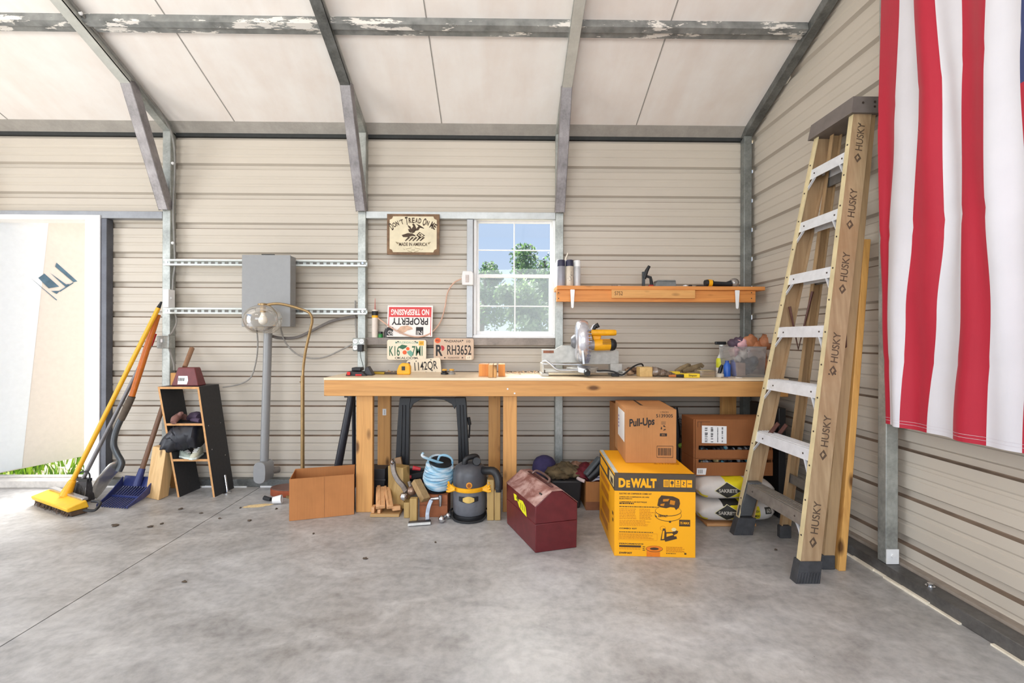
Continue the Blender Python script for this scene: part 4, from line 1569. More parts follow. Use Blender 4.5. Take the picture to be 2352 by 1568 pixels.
MB().tube(spline(pts, 5), [.022] * 6 + [.02] * 20, 12).build('neck', plain('dark_steel_tube', S(84, 88, 92), .35, .5), root)
h1, h2, h3 = P(278, 964, 3.29), P(303, 910, 3.295), P(362, 722, 3.39)
MB().tube([h1, lerp(h1, h2, .5), h2], [.021, .024, .023], 12).build('grip', plain('taupe_foam', S(98, 86, 74), .8), root)
MB().tube([h2, lerp(h2, h3, .4), h3], [.019, .021, .021], 12).build('handle', plain('orange_handle', S(206, 112, 34), .4, var=.1), root)

# blue stall fork scoop
A, B = PZ(222, 1164), PZ(291, 1169)
fr = (B - A).normalized()
bk = V((-fr.y, fr.x, 0))
bk = (bk + fr * -.05).normalized()
bk = V((-.12, .99, 0)).normalized()
root = thing('stall_fork', lerp(A, B, .5), 'dark blue plastic tined scoop with wooden handle on the floor', 'scoop')
W = (B - A).length
M_blue = plain('navy_plastic', S(52, 62, 118), .4, var=.1)
mb = MB()


def tr_(s, t, lift=0.0):
    """s across 0..1, t front to back 0..1"""
    z = .006 + .05 * t * t + lift
    wx = W * (1 + .16 * t)
    return A + fr * (W / 2 + (s - .5) * wx) + bk * (.27 * t) + Z3 * z


nt_ = 13
for k in range(nt_):
    s = k / (nt_ - 1)
    mb.beam(tr_(s, 0), tr_(s, .55), .007, .008)
    mb.beam(tr_(s, .55), tr_(s, 1), .007, .012)
mb.beam(tr_(0, .55, .004), tr_(1, .55, .004), .014, .014)
for s in (0, 1):
    for t0, t1 in ((0, .3), (.3, .6), (.6, 1)):
        h0_, h1_ = .012 + .055 * t0, .012 + .055 * t1
        p, q = tr_(s, t0), tr_(s, t1)
        e = fr * (.004 if s else -.004)
        mb.hexa([p - e, p + e, q + e, q - e, p - e + Z3 * h0_, p + e + Z3 * h0_, q + e + Z3 * h1_, q - e + Z3 * h1_])
bw = [tr_(0, 1), tr_(1, 1)]
mb.hexa([bw[0] - bk * .006, bw[1] - bk * .006, bw[1] + bk * .006, bw[0] + bk * .006,
         bw[0] + bk * .02 + Z3 * .065, bw[1] + bk * .02 + Z3 * .065, bw[1] + bk * .032 + Z3 * .065, bw[0] + bk * .032 + Z3 * .065])
mb.build('scoop_head', M_blue, root, bevel=.0015)
hb = tr_(.5, .93, .03)
ht = P(383, 905, 3.44)
hd = (ht - hb).normalized()
MB().tube([hb - hd * .01, hb + hd * .11], [.026, .02], 12).build('socket', M_blue, root)
MB().tube([hb + hd * .09, ht], .0165, 12).build('handle', wood('grey_brown_handle', S(128, 96, 76), S(98, 70, 54), 'Z', 1, knot=False), root)

# pine beam end propped beside the shelf
p0 = PZ(352, 1148)
u = V((.93, .36, 0)).normalized()
n2 = V((-.36, .93, 0)).normalized()
lean = V((.008, .06, .345))
ln_ = lean.normalized()
mb = MB()
q = [p0 - u * .055, p0 + u * .028, p0 + u * .028 + n2 * .09, p0 - u * .055 + n2 * .09]
q = [PZ(333, 1142), PZ(364, 1149), PZ(387, 1139), PZ(356, 1132)]
q = [V((a_.x, a_.y, 0.001)) for a_ in q]
mb.hexa(q + [a_ + lean + V((0, 0, 0)) for a_ in q])
tag(mb.build('beam_offcut', wood('fresh_pine', S(232, 192, 136), S(214, 166, 104), 'Z', 1.0), bevel=.003), 'short thick pine beam offcut propped against the black shelf', 'wood offcut')

# floor litter left of the bench
c = P(655, 1140, 3.19)
mb = MB()
cz = PZ(650, 1138)
out = [(math.cos(t) * .14 * (1 + .0 * t) + .035, math.sin(t) * .085) for t in [k * 2 * math.pi / 28 for k in range(28)]]
mb.prism([(cz.x + x, cz.y + .04 + y, .001) for x, y in out], (0, 0, .045), 1)
mb.prism([(cz.x + x * .985, cz.y + .04 + y * .985, .0462) for x, y in out], (0, 0, .006), 0)
tag(mb.build('seat_pad', [plain('brown_leather', S(110, 78, 68), .45, var=.15), plain('rust_edge', S(150, 72, 40), .5, var=.2)], bevel=.004), 'low rounded rust brown pad on the floor behind the open carton', 'pad')
c = PZ(634, 1158)
root = thing('paper_cup', c, 'small white paper cup lying on its side before the rust pad', 'cup')
ax_ = V((.95, .2, 0.08)).normalized()
MB().lathe([(.022, 0), (.029, .055), (.030, .056)], c + V((-.022, .0, .028)), ax_, 20, cap=False).build('cup_wall', M_white, root)
MB().lathe([(.021, .002), (.021, .004)], c + V((-.022, .0, .028)), ax_, 20).build('cup_base', M_white, root)
c = PZ(612, 1151)
root = thing('black_plug', c, 'small black rubber plug lying left of the paper cup', 'plug')
MB().tube([c + V((-.025, .02, .018)), c + V((.03, 0, .014))], [.015, .012], 12).build('plug_body', M_rubber, root)
MB().lathe([(.013, 0), (.013, .002)], c + V((-.0255, .0204, .018)), (-1, .3, 0), 12).build('end_cap', M_alu, root)
mb = MB()
c = PZ(592, 1161)
out = []
for k in range(22):
    t = k * 2 * math.pi / 22
    r = 1 + .35 * noise.noise(V((math.cos(t) * 2, math.sin(t) * 2, 3)))
    out.append((c.x + .085 * r * math.cos(t) + .02 * math.sin(t), c.y + .035 * r * math.sin(t) + .03 * math.cos(t) * .5))
b_ = len(mb.v)
mb.v.append(V((c.x, c.y, .008)))
mb.v += [V((x, y, .0006)) for x, y in out]
for k in range(22):
    mb.f.append((0, 1 + k, 1 + (k + 1) % 22))
    mb.m.append(0)
tag(mb.build('sawdust_spill', plain('pale_sawdust', S(222, 196, 146), .95, var=.15, scale=80)), 'small spill of pale sawdust on the concrete by the paper cup', 'sawdust', kind='stuff')
mb = MB()
rnd = random.Random(11)
for px, py, s in ((265, 1206, .03), (345, 1209, .02), (372, 1202, .016), (415, 1168, .022), (573, 1195, .014), (552, 1166, .012), (635, 1168, .012), (425, 1335, .016), (838, 1282, .012), (1782, 1262, .010), (505, 1190, .012), (462, 1178, .014), (1000, 1245, .008), (720, 1225, .01)):
    c = PZ(px, py, 0.003)
    mb.ball(c, (s * rnd.uniform(.6, 1.1), s * rnd.uniform(.4, .9), .005), 7, 4, 0, .8, 5)
tag(mb.build('floor_debris', plain('dry_debris', S(88, 76, 64), .95, var=.3)), 'dry leaf bits and crumbs scattered over the concrete floor', 'debris', kind='stuff')
# ------------------------------------------------------------------ workbench
YB = 2.93
ZB = za(868, YB, 1153)
BX0, BX1 = xa(744, YB, 880), 1.86
root = thing('workbench', ((BX0 + BX1) / 2, 3.2, 0), 'long pine workbench with plywood top along the back wall', 'workbench')
MB().box(BX0, BX1, YB - .004, 3.455, ZB - .016, ZB).build('bench_top', wood('pale_plywood', S(244, 222, 190), S(230, 200, 160), 'X', 0.6, rough=.38, knot=False), root, bevel=.0015)
zf0, zf1 = za(910, YB, 1153), ZB - .0165
ap = MB()
ap.box(BX0, BX1, YB, YB + .038, zf0, zf1)
apo = ap.build('front_apron', M_pine, root, bevel=.003)
for px, py in ((1166, 893), (1182, 903)):
    MB().lathe([(.006, 0), (.0055, .002)], P(px, py, YB - .0002), (0, -1, 0), 10).build('screw_head', M_alu, apo)
MB().box(BX0, BX1, 3.41, 3.448, zf0, zf1).build('rear_apron', M_pine, root, bevel=.003)
for x in (BX0, BX1 - .038):
    MB().box(x, x + .038, YB + .0385, 3.4095, zf0, zf1).build('side_apron', wood('pine_lumber_deep', S(222, 164, 92), S(196, 130, 62), 'Y'), root, bevel=.003)
for a, b in ((818, 856), (1155.5, 1187)):
    x0, x1 = xa(a, YB + .04, 1000), xa(b, YB + .04, 1000)
    MB().box(x0, x1, YB + .039, YB + .077, 0, zf1 - .002).build('leg', M_pinez, root, bevel=.003)
for a, b in ((868, 897), (1122, 1149), (1657, 1690)):
    x0, x1 = xa(a, 3.38, 1000), xa(b, 3.38, 1000)
    lg = MB().box(x0, x1, 3.371, 3.409, 0, zf1 - .002).build('leg', M_pinez, root, bevel=.003)
    if a == 868:
        c = P(883, 946, 3.3705)
        st = MB()
        st.box(c.x - .014, c.x + .013, 3.3700, 3.3708, c.z - .024, c.z + .024, 0)
        for k in range(5):
            st.box(c.x - .002, c.x + .003, 3.3695, 3.3699, c.z - .016 + .007 * k, c.z - .013 + .007 * k, 1)
        st.build('price_sticker', [M_white, M_ink], lg, smooth=False)

# ------------------------------------------------------------------ wall shelf
YH = 3.28
M_shelf = wood('orange_pine', S(224, 148, 78), S(196, 112, 48), 'X')
zs = za(657, YH, 1500)
sx0, sx1 = xa(1279, YH, 660), xa(1737, YH, 660)
root = thing('wall_shelf', ((sx0 + sx1) / 2, YH, zs), 'orange pine plank shelf on white brackets right of the window', 'shelf')
MB().box(sx0, xa(1756, YH, 660), YH - .01, 3.475, zs - .028, zs).build('shelf_board', M_shelf, root, bevel=.003)
zl0 = za(693, YH, 1500)
fa = MB().box(sx0, sx1, YH + .006, YH + .044, zl0, zs - .0285).build('front_board', M_shelf, root, bevel=.003)
for px in (1283, 1726):
    for py in (672, 685):
        MB().lathe([(.004, 0), (.004, .0015)], P(px, py, YH + .006), (0, -1, 0), 8).build('screw_head', M_dark, fa)
a, b = P(1405, 684, YH - .012), P(1597, 666, YH - .012)
mb = MB().box(a.x, b.x, YH - .012, YH + .0055, a.z, b.z, 0)
mb.text('5752', (a.x + .05, YH - .0126, (a.z + b.z) / 2 + .004), UX, UZ, .028, .058, 1)
mb.build('cleat_board', [wood('pale_pine', S(226, 168, 100), S(204, 140, 76), 'X'), M_brownink], root, bevel=.0015)
for px in (1315, 1694):
    x = xa(px, YH - .02, 680)
    mb = MB()
    zt = zs - .03
    zb_ = za(708, YH - .02, 1500)
    pts = [(x - .016, zt), (x + .016, zt), (x + .0085, zb_ + .006), (x + .004, zb_), (x - .004, zb_), (x - .0085, zb_ + .006)]
    mb.prism([V((p[0], YH - .020, p[1])) for p in pts], (0, .0075, 0))
    mb.box(x - .012, x + .012, YH - .0105 - .01, YH - .0105, zs - .03, zs - .0285)
    mb.build('bracket', M_white, root, bevel=.003)

# spray cans
M_cap = plain('navy_cap', S(44, 44, 68), .45)
for px, nm, lab in ((1289, 'a', 'grey spray can with dark cap at the left end of the wall shelf'), (1308, 'b', 'cream spray can with dark cap and black pattern in the middle of the three'), (1325.5, 'c', 'pale spray can with white cap, right of the dark capped cans')):
    Y = 3.345 + (.0 if nm != 'c' else .015)
    c = V((xa(px, Y, 630), Y, zs + .0005))
    r = {'a': .029, 'b': .030, 'c': .026}[nm]
    hh = {'a': .195, 'b': .195, 'c': .195}[nm]
    root = thing('spray_can', c, lab, 'spray can', 'spray cans on the wall shelf')
    body = plain('can_' + nm, {'a': S(150, 150, 158), 'b': S(208, 196, 178), 'c': S(208, 208, 210)}[nm], .35, .1, .12, 10)
    mb = MB().lathe([(r * .94, 0), (r, .004), (r, hh * .74), (r * .86, hh * .78)], c, n=20)
    if nm == 'b':
        for pts in ([(.2, .55), (.9, .66), (.5, .40), (.9, .30), (.1, .42)], [(-.5, .30), (.0, .38), (.3, .25), (-.1, .2)]):
            q = []
            for a_, b_ in pts:
                an = a_ * 1.1
                q.append(c + V((math.sin(an) * (r + .0006), -math.cos(an) * (r + .0006), hh * b_)))
            mb.poly(q, 1)
    mb.build('can_body', [body, plain('can_print', S(60, 58, 60), .4)], root)
    MB().lathe([(r * .98, hh * .765), (r * .98, hh * .97), (r * .9, hh)], c, n=20).build('cap', M_white if nm == 'c' else M_cap, root)
c = V((xa(1282, 3.375, 630), 3.385, zs + .0005))
root = thing('glue_bottle', c, 'white bottle standing behind the spray cans beside the post', 'bottle')
MB().lathe([(.024, 0), (.025, .01), (.025, .17), (.012, .195)], c, n=18).build('bottle_body', M_white, root)
MB().lathe([(.012, .1955), (.011, .205)], c, n=12).build('collar', M_white, root)
c = V((xa(1299, 3.42, 600), 3.42, zs + .0005))
root = thing('dropper_bottle', c, 'thin white squeeze bottle with curved nozzle behind the spray cans', 'bottle')
MB().lathe([(.02, 0), (.02, .18), (.009, .2)], c, n=16).build('bottle_body', M_white, root)
MB().tube(spline([c + Z3 * .2, c + V((.004, 0, .225)), c + V((.014, 0, .25)), c + V((.017, 0, .262))], 4), [.008] * 4 + [.007] * 4 + [.006] * 5, 10).build('nozzle', plain('ivory_nozzle', S(226, 216, 200), .5), root)
# small bits on the shelf
for px, w_, h_, lab, m in ((1411, .034, .016, 'tiny grey box lying on the middle of the wall shelf', 'tin'), (1421, .022, .014, 'tiny pale block beside the small grey box on the wall shelf', 'block')):
    c = V((xa(px, 3.36, 655), 3.36, zs + .0005))
    mb = MB().box(c.x - w_ / 2, c.x + w_ / 2, c.y - .02, c.y + .02, c.z, c.z + h_)
    tag(mb.build('small_' + m, plain('bits_' + m, S(128, 122, 116) if m == 'tin' else S(170, 158, 146), .5), bevel=.002), lab, m)
# trigger clamp
c = V((xa(1487, 3.34, 655), 3.34, zs + .0005))
root = thing('trigger_clamp', c, 'black trigger clamp standing upright on the wall shelf', 'clamp')
X_ = lambda px: xa(px, 3.34, 640)
Z_ = lambda py: za(py, 3.34, 1500)
MB().box(X_(1475) , X_(1481), 3.33, 3.352, zs + .001, Z_(624)).build('clamp_bar', plain('slate_bar', S(62, 68, 72), .4, .3), root, bevel=.002)
MB().tube([V((X_(1479.5), 3.338, Z_(640))), V((X_(1485), 3.338, Z_(622))), V((X_(1491), 3.338, Z_(611)))], [.014, .0135, .0105], 12).build('grip', M_black, root)
mb = MB()
mb.tube([V((X_(1483), 3.34, Z_(634))), V((X_(1494), 3.34, Z_(637))), V((X_(1496), 3.34, Z_(648))), V((X_(1497), 3.34, zs + .012))], [.010, .011, .012, .011], 10)
mb.build('trigger', M_rubber, root)
MB().box(X_(1490), X_(1500), 3.325, 3.355, zs + .0008, zs + .016).build('red_pad', plain('dull_red', S(150, 44, 44), .5), root, bevel=.003)
# low grey case
a, b = xa(1505, 3.33, 650), xa(1552, 3.33, 650)
z1 = za(643, 3.33, 1500)
root = thing('tool_case', ((a + b) / 2, 3.33, zs), 'low grey plastic case lying on the wall shelf beside the clamp', 'case')
mb = MB()
mb.hexa([(a - .008, 3.31, zs + .001), (b, 3.31, zs + .001), (b, 3.42, zs + .001), (a - .008, 3.42, zs + .001), (a + .012, 3.315, z1 - .012), (b - .003, 3.315, z1 - .012), (b - .003, 3.41, z1 - .012), (a + .012, 3.41, z1 - .012)])
mb.build('case_base', plain('case_grey', S(116, 120, 120), .5), root, bevel=.004)
mb = MB()
mb.hexa([(a + .010, 3.314, z1 - .0115), (b - .002, 3.314, z1 - .0115), (b - .002, 3.412, z1 - .0115), (a + .010, 3.412, z1 - .0115), (a + .016, 3.32, z1), (b - .006, 3.32, z1), (b - .006, 3.405, z1), (a + .016, 3.405, z1)])
mb.build('case_lid', plain('case_grey', S(116, 120, 120), .5), root, bevel=.003)
mb = MB().ball(V((xa(1574, 3.34, 655), 3.34, zs + .009)), (.018, .012, .009), 9, 6, 0, .5)
tag(mb.build('paper_scrap', M_white), 'small crumpled white scrap on the wall shelf', 'scrap')
mb = MB().box(xa(1582, 3.34, 655), xa(1589, 3.34, 655), 3.33, 3.35, zs + .0005, zs + .018)
tag(mb.build('black_clip', M_black, bevel=.003), 'tiny black clip between the white scrap and the yellow tool', 'clip')
# yellow black cut-out tool with clear globe end
yz = zs + .026
c = V((xa(1640, 3.33, 650), 3.33, zs + .0005))
root = thing('work_light', c, 'black and yellow cordless work light with clear dome on the wall shelf', 'work light')
xx = lambda px: xa(px, 3.33, 650)
mb = MB()
mb.tube([V((xx(1619), 3.33, yz + .002)), V((xx(1624), 3.33, yz + .004)), V((xx(1635), 3.33, yz + .003)), V((xx(1636), 3.33, yz)), V((xx(1668), 3.33, yz - .004)), V((xx(1680), 3.33, yz + .004))], [.024, .027, .025, .020, .018, .024], 16)
mb.box(xx(1600), xx(1622), 3.315, 3.345, zs + .001, zs + .012)
mb.build('light_body', M_black, root)
MB().tube([V((xx(1625.5), 3.33, yz + .004)), V((xx(1634), 3.33, yz + .003))], [.0285, .0275], 18).build('yellow_band', M_yel, root)
MB().ball(V((xx(1686), 3.33, yz + .008)), (.036, .033, .033), 18, 12).build('dome', clear('clear_dome', (.95, .95, .95, 1), .2, .03, .25, S(200, 200, 196)), root)

# ------------------------------------------------------------------ on the bench
zb = ZB + .0006
YC = 3.16
# battery charger
x_ = lambda px, Y=3.12: xa(px, Y, 860)
z_ = lambda py, Y=3.12: za(py, Y, 1153)
root = thing('battery_charger', (x_(822), 3.12, zb), 'black and red battery charger at the left end of the workbench', 'battery charger')
mb = MB()
mb.hexa([(x_(800), 3.06, zb), (x_(848), 3.06, zb), (x_(848), 3.18, zb), (x_(800), 3.18, zb), (x_(803), 3.075, zb + .03), (x_(836), 3.075, zb + .026), (x_(836), 3.17, zb + .026), (x_(803), 3.17, zb + .03)])
mb.hexa([(x_(838), 3.10, zb + .001), (x_(858), 3.10, zb + .001), (x_(858), 3.17, zb + .001), (x_(838), 3.17, zb + .001), (x_(839), 3.11, zb + .05), (x_(846), 3.11, zb + .062), (x_(846), 3.165, zb + .062), (x_(839), 3.165, zb + .05)])
mb.build('charger_base', plain('charger_black', S(52, 50, 54), .5), root, bevel=.004)
mb = MB().box(x_(811), x_(832), 3.085, 3.165, zb + .031, zb + .054)
mb.build('battery_pack', M_black, root, bevel=.005)
mb = MB()
mb.box(x_(804.5), x_(812), 3.05, 3.0595, zb + .006, zb + .028)
mb.box(x_(823), x_(837), 3.055, 3.0595, zb + .002, zb + .012)
mb.build('red_panel', M_red, root, bevel=.002)
# pencil / level stick
mb = MB()
mb.beam(V((x_(858, 3.2), 3.22, zb + .009)), V((x_(884, 3.2), 3.2, zb + .009)), .022, .016, m=0)
mb.beam(V((x_(884, 3.2), 3.2, zb + .009)), V((x_(915, 3.2), 3.19, zb + .009)), .020, .014, m=1)
tag(mb.build('folding_knife', [plain('ochre', S(178, 146, 44), .5), plain('dark_brown', S(72, 56, 44), .5)], bevel=.003), 'ochre and brown handled tool lying on the bench before the tape measure', 'hand tool')
# tape measure
c = V((x_(928, 3.2), 3.2, zb))
root = thing('tape_measure', c, 'yellow tape measure standing on the bench before the leaning plate', 'tape measure')
k = .047
pts = [(-k, 0), (k * .95, 0), (k, .01), (k, .055), (k * .75, .078), (-.012, .080), (-.032, .064), (-k, .025)]
MB().prism([c + V((x, -.022, z)) for x, z in pts], (0, .044, 0)).build('case', M_yel, root, bevel=.007, seg=3)
MB().box(c.x - .012, c.x + .012, c.y - .0245, c.y - .0225, c.z + .03, c.z + .058).build('label_window', M_black, root, bevel=.002)
MB().box(c.x - .066, c.x - k - .0005, c.y - .011, c.y + .011, c.z + .002, c.z + .006).build('tape_end', M_alu, root)
# earmuff-like pair of yellow capped bits
root = thing('safety_plugs', (x_(1028, 3.22), 3.22, zb), 'pair of black knobs with yellow caps lying beside the plate', 'knobs')
for k, px in enumerate((1021, 1037)):
    cc = V((x_(px, 3.22), 3.22 + .01 * k, zb))
    MB().lathe([(.026, 0), (.026, .012), (.015, .016), (.015, .026)], cc, n=16).build('knob_base', M_black if k == 0 else plain('grey_knob', S(150, 146, 140), .5), root)
    MB().lathe([(.017, .0265), (.019, .034), (.012, .038)], cc, n=16).build('yellow_cap', plain('cap_yellow', S(236, 178, 76), .4), root)
# notched pine blocks
YK = 3.08
root = thing('notched_block', (xa(1129, YK), YK, zb), 'small notched jig of pine blocks near the middle of the bench', 'wood jig')
zt = za(836, YK, 1153)
xx = lambda px: xa(px, YK, 850)
MB().box(xx(1100), xx(1122), YK - .02, YK + .10, zb, zt).build('left_block', wood('amber_pine', S(230, 150, 70), S(206, 120, 48), 'Z'), root, bevel=.002)
MB().box(xx(1144.5), xx(1160), YK - .02, YK + .10, zb, zt).build('right_block', wood('amber_pine', S(230, 150, 70), S(206, 120, 48), 'Z'), root, bevel=.002)
MB().box(xx(1122.5), xx(1133), YK - .105, YK + .10, zb, zt).build('middle_block', M_pinez, root, bevel=.002)
MB().box(xx(1134), xx(1141), YK - .105, YK + .10, zb, zt).build('thin_block', M_pinez, root, bevel=.002)
# wood shavings
mb = MB()
rnd = random.Random(21)
for i in range(70):
    px = rnd.choice((rnd.uniform(1163, 1240), rnd.uniform(1100, 1250), rnd.uniform(880, 920)))
    c = V((xa(px, 3.3), rnd.uniform(3.22, 3.40), zb + rnd.uniform(.002, .012)))
    a = rnd.uniform(0, 6.28)
    u = V((math.cos(a), math.sin(a), rnd.uniform(-.3, .3))) * rnd.uniform(.008, .022)
    v = V((-math.sin(a), math.cos(a), rnd.uniform(.2, .8))) * .004
    mb.add([c - u - v, c + u * .2 - v, c + u + Z3 * .006 + v, c - u * .3 + v], [(0, 1, 2, 3)])
tag(mb.build('wood_shavings', plain('shaving', S(214, 186, 156), .8, var=.2), smooth=False), 'thin curled wood shavings scattered at the back of the bench', 'shavings', kind='stuff')

# ------------------------------------------------------------------ mitre saw
YM = 3.16
sx = lambda px, Y=YM: xa(px, Y, 820)
sz = lambda py, Y=YM: za(py, Y, 1337)
root = thing('miter_saw', (sx(1337), YM, zb), 'yellow and silver miter saw standing on the bench under the shelf', 'miter saw')
M_cast = plain('cast_alu', S(186, 184, 178), .45, .35, .12)
M_guard = plain('silver_guard', S(216, 216, 224), .24, .75, .06)
# base: turntable and end feet
mb = MB()
z0 = zb + .022
mb.box(sx(1250), sx(1402), 3.09, 3.25, z0, sz(849))
mb.lathe([(.10, z0 - zb - .0), (.11, .045), (.11, .058)], V((sx(1337), 3.15, zb)), n=28)
mb.build('base_casting', M_cast, root, bevel=.004)
for a, b in ((1241, 1258), (1403, 1428)):
    mb = MB()
    mb.box(sx(a), sx(b), 3.08, 3.25, zb, zb + .020)
    if a > 1300:
        mb.box(sx(1405), sx(1433), 3.20, 3.26, zb + .0205, sz(835))
        mb.box(sx(1424), sx(1432), 3.09, 3.19, zb + .0205, zb + .035)
    else:
        mb.box(sx(1243), sx(1248), 3.09, 3.25, zb + .0205, sz(833))
    mb.build('foot', M_cast, root, bevel=.003)
# fence: two plates with the left one stepped
for pts in ([(1244, 833), (1244, 802), (1274, 802), (1290, 793), (1330, 793), (1330, 833)], [(1344, 833), (1344, 806), (1403, 806), (1412, 800), (1421, 806), (1421, 836), (1344, 836)]):
    MB().prism([V((sx(a, 3.22), 3.215, sz(b, 3.22))) for a, b in pts], (0, .016, 0)).build('fence', M_cast, root, bevel=.002)
tg = MB().box(sx(1248, 3.21), sx(1272, 3.21), 3.2125, 3.2145, sz(811, 3.21), sz(805, 3.21))
tg.build('warning_label', plain('rust_label', S(140, 84, 56), .5, var=.25), root)
# wire extension rods along the base
mb = MB()
mb.tube(spline([V((sx(1243), 3.07, sz(830))), V((sx(1252), 3.06, sz(828))), V((sx(1262), 3.055, sz(835))), V((sx(1275), 3.05, sz(846))), V((sx(1295), 3.05, sz(848))), V((sx(1325), 3.05, sz(848))), V((sx(1342), 3.045, sz(852)))], 6), .0075, 10)
mb.tube([V((sx(1246), 3.085, sz(835))), V((sx(1332), 3.085, sz(836)))], .0065, 10)
mb.build('extension_rod', M_steel, root)
# table arm with mitre handle
mb = MB()
mb.hexa([(sx(1320), 3.03, sz(852)), (sx(1346), 3.0, sz(856)), (sx(1352), 3.0895, sz(852)), (sx(1322), 3.0895, sz(848)),
         (sx(1320), 3.03, sz(840)), (sx(1346), 3.0, sz(846)), (sx(1352), 3.0895, sz(838)), (sx(1322), 3.0895, sz(837))])
mb.build('mitre_arm', M_steel, root, bevel=.004)
MB().tube([V((sx(1349, 2.98), 3.01, sz(852, 3.0))), V((sx(1349, 2.98), 2.985, sz(856, 2.98))), V((sx(1350, 2.96), 2.965, sz(858, 2.96)))], [.018, .022, .018], 14).build('mitre_knob', M_black, root)
# blade guard: a thick disc seen edge on, turned a little
gc = V((sx(1337), 3.17, sz(784)))
gax = V((1, -.10, 0)).normalized()
R_ = .152
MB().lathe([(.03, -.047), (R_ * .72, -.046), (R_ * .90, -.036), (R_, -.014), (R_, .016), (R_ * .93, .036), (R_ * .75, .046), (.03, .047)], gc, gax, 40).build('blade_guard', M_guard, root)
mb = MB()
for k in range(13):
    t = math.radians(100 + 10 * k - 40)
    cc = gc + gax * .028 + V((0, -math.sin(t), math.cos(t))) * (R_ * .965)
    tn = V((0, -math.cos(t), -math.sin(t)))
    mb.obox(cc, gax * .012, tn * .0025, V((0, -math.sin(t), math.cos(t))) * .006)
mb.build('guard_ribs', plain('rib_grey', S(150, 150, 164), .35, .5), root)
MB().lathe([(.02, -.004), (.125, -.002), (.125, .002), (.02, .004)], gc + V((0, -.012, -.035)), gax, 48).build('saw_blade', M_steel, root)
mb = MB()
mb.lathe([(.03, -.075), (.045, -.06), (.05, -.048)], gc, gax, 20)
mb.build('arbor_cap', plain('arbor_grey', S(120, 122, 128), .4, .4), root)
MB().beam(gc + V((-.02, -.13, -.06)), gc + V((-.012, -.135, -.15)), .012, .02, up=(0, 1, 0)).build('guard_link', M_steel, root)
# pivot arm behind
MB().hexa([V(p) for p in ((gc.x - .03, 3.25, sz(834)), (gc.x + .05, 3.25, sz(834)), (gc.x + .05, 3.33, sz(834)), (gc.x - .03, 3.33, sz(834)),
                          (gc.x - .02, 3.22, sz(780)), (gc.x + .05, 3.22, sz(780)), (gc.x + .05, 3.28, sz(780)), (gc.x - .02, 3.28, sz(780)))]).build('pivot_arm', M_dark, root, bevel=.005)
# gearbox, motor, handle
mt = lambda px, py, Y=3.13: V((sx(px, Y), Y, sz(py, Y)))
MB().tube([mt(1351, 792), mt(1364, 792)], [.034, .036], 18).build('gear_case', plain('gear_grey', S(150, 146, 148), .45, .3), root)
mo = MB().tube([mt(1363.5, 792), mt(1368, 792), mt(1400, 791), mt(1401, 791)], [.036, .040, .040, .038], 20)
mo.build('motor_housing', M_yel, root)
mb = MB()
for k in range(3):
    mb.box(sx(1379), sx(1398), 3.0875, 3.092, sz(781.5 + 4 * k), sz(780 + 4 * k))
mb.build('motor_vents', plain('vent_brown', S(120, 80, 40), .6), root)
MB().tube([mt(1401.2, 791), mt(1406, 791), mt(1412, 791), mt(1415, 791)], [.041, .043, .036, .022], 20).build('motor_end_cap', M_black, root)
MB().hexa([mt(1365, 786), mt(1378, 786), mt(1378, 786) + Y3 * .04, mt(1365, 786) + Y3 * .04, mt(1360, 769), mt(1382, 770), mt(1382, 770) + Y3 * .04, mt(1360, 769) + Y3 * .04]).build('handle_bracket', M_yel, root, bevel=.008)
MB().tube([mt(1356, 763.5), mt(1361, 763.5), mt(1410, 763.5), mt(1414.5, 763.5)], [.019, .022, .021, .018], 14).build('handle', M_yel, root)
mb = MB().tube([mt(1362, 757), mt(1366, 750), mt(1371, 746), mt(1374, 752)], [.012, .016, .017, .012], 12)
mb.build('release_lever', M_black, root)
MB().tube([mt(1357, 757), mt(1362, 748), mt(1367, 745)], [.009, .008, .006], 10).build('lever_trim', M_alu, root)
cd_ = MB().tube(spline([V((sx(1360), 3.10, sz(851))), V((sx(1385), 3.08, sz(849))), V((sx(1402), 3.06, sz(851))), V((sx(1418), 3.05, zb + .012)), V((sx(1432), 3.08, sz(852))), V((sx(1450), 3.13, sz(842))), V((sx(1468), 3.17, sz(836))), V((sx(1482), 3.22, sz(838))), V((sx(1492), 3.28, zb + .02)), V((sx(1500), 3.34, zb + .006))], 6), .0055, 8)
cd_.build('power_cord', M_rubber, root)
mb = MB().box(sx(1397), sx(1414), 3.055, 3.078, zb, zb + .022)
tag(mb.build('black_block', M_black, bevel=.004), 'small black block on the bench under the right side of the miter saw', 'block')

# ------------------------------------------------------------------ clutter at the right of the bench
YR = 3.05
rx = lambda px, Y=YR: xa(px, Y, 850)
rz = lambda py, Y=YR: za(py, Y, 1500)
mb = MB().box(rx(1470), rx(1499), YR, YR + .085, zb, rz(843))
tag(mb.build('wood_block', wood('pale_block', S(214, 178, 116), S(190, 146, 84), 'Y'), bevel=.003), 'square pale pine block beside the plastic bag on the bench', 'wood block')
mb = MB()
rnd = random.Random(4)
for k in range(14):
    mb.ball(V((rx(rnd.uniform(1440, 1470), 3.2), 3.2 + rnd.uniform(-.04, .05), zb + rnd.uniform(.012, .045))), (rnd.uniform(.015, .03), .02, rnd.uniform(.008, .02)), 8, 6, k % 2, .6)
for v_ in mb.v:
    v_.z = max(v_.z, zb)
tag(mb.build('wood_scraps', [plain('scrap_brown', S(120, 92, 72), .8, var=.3), plain('scrap_pale', S(180, 150, 120), .8, var=.2)]), 'heap of small brown wood scraps between the saw and the pale block', 'scraps', kind='stuff')
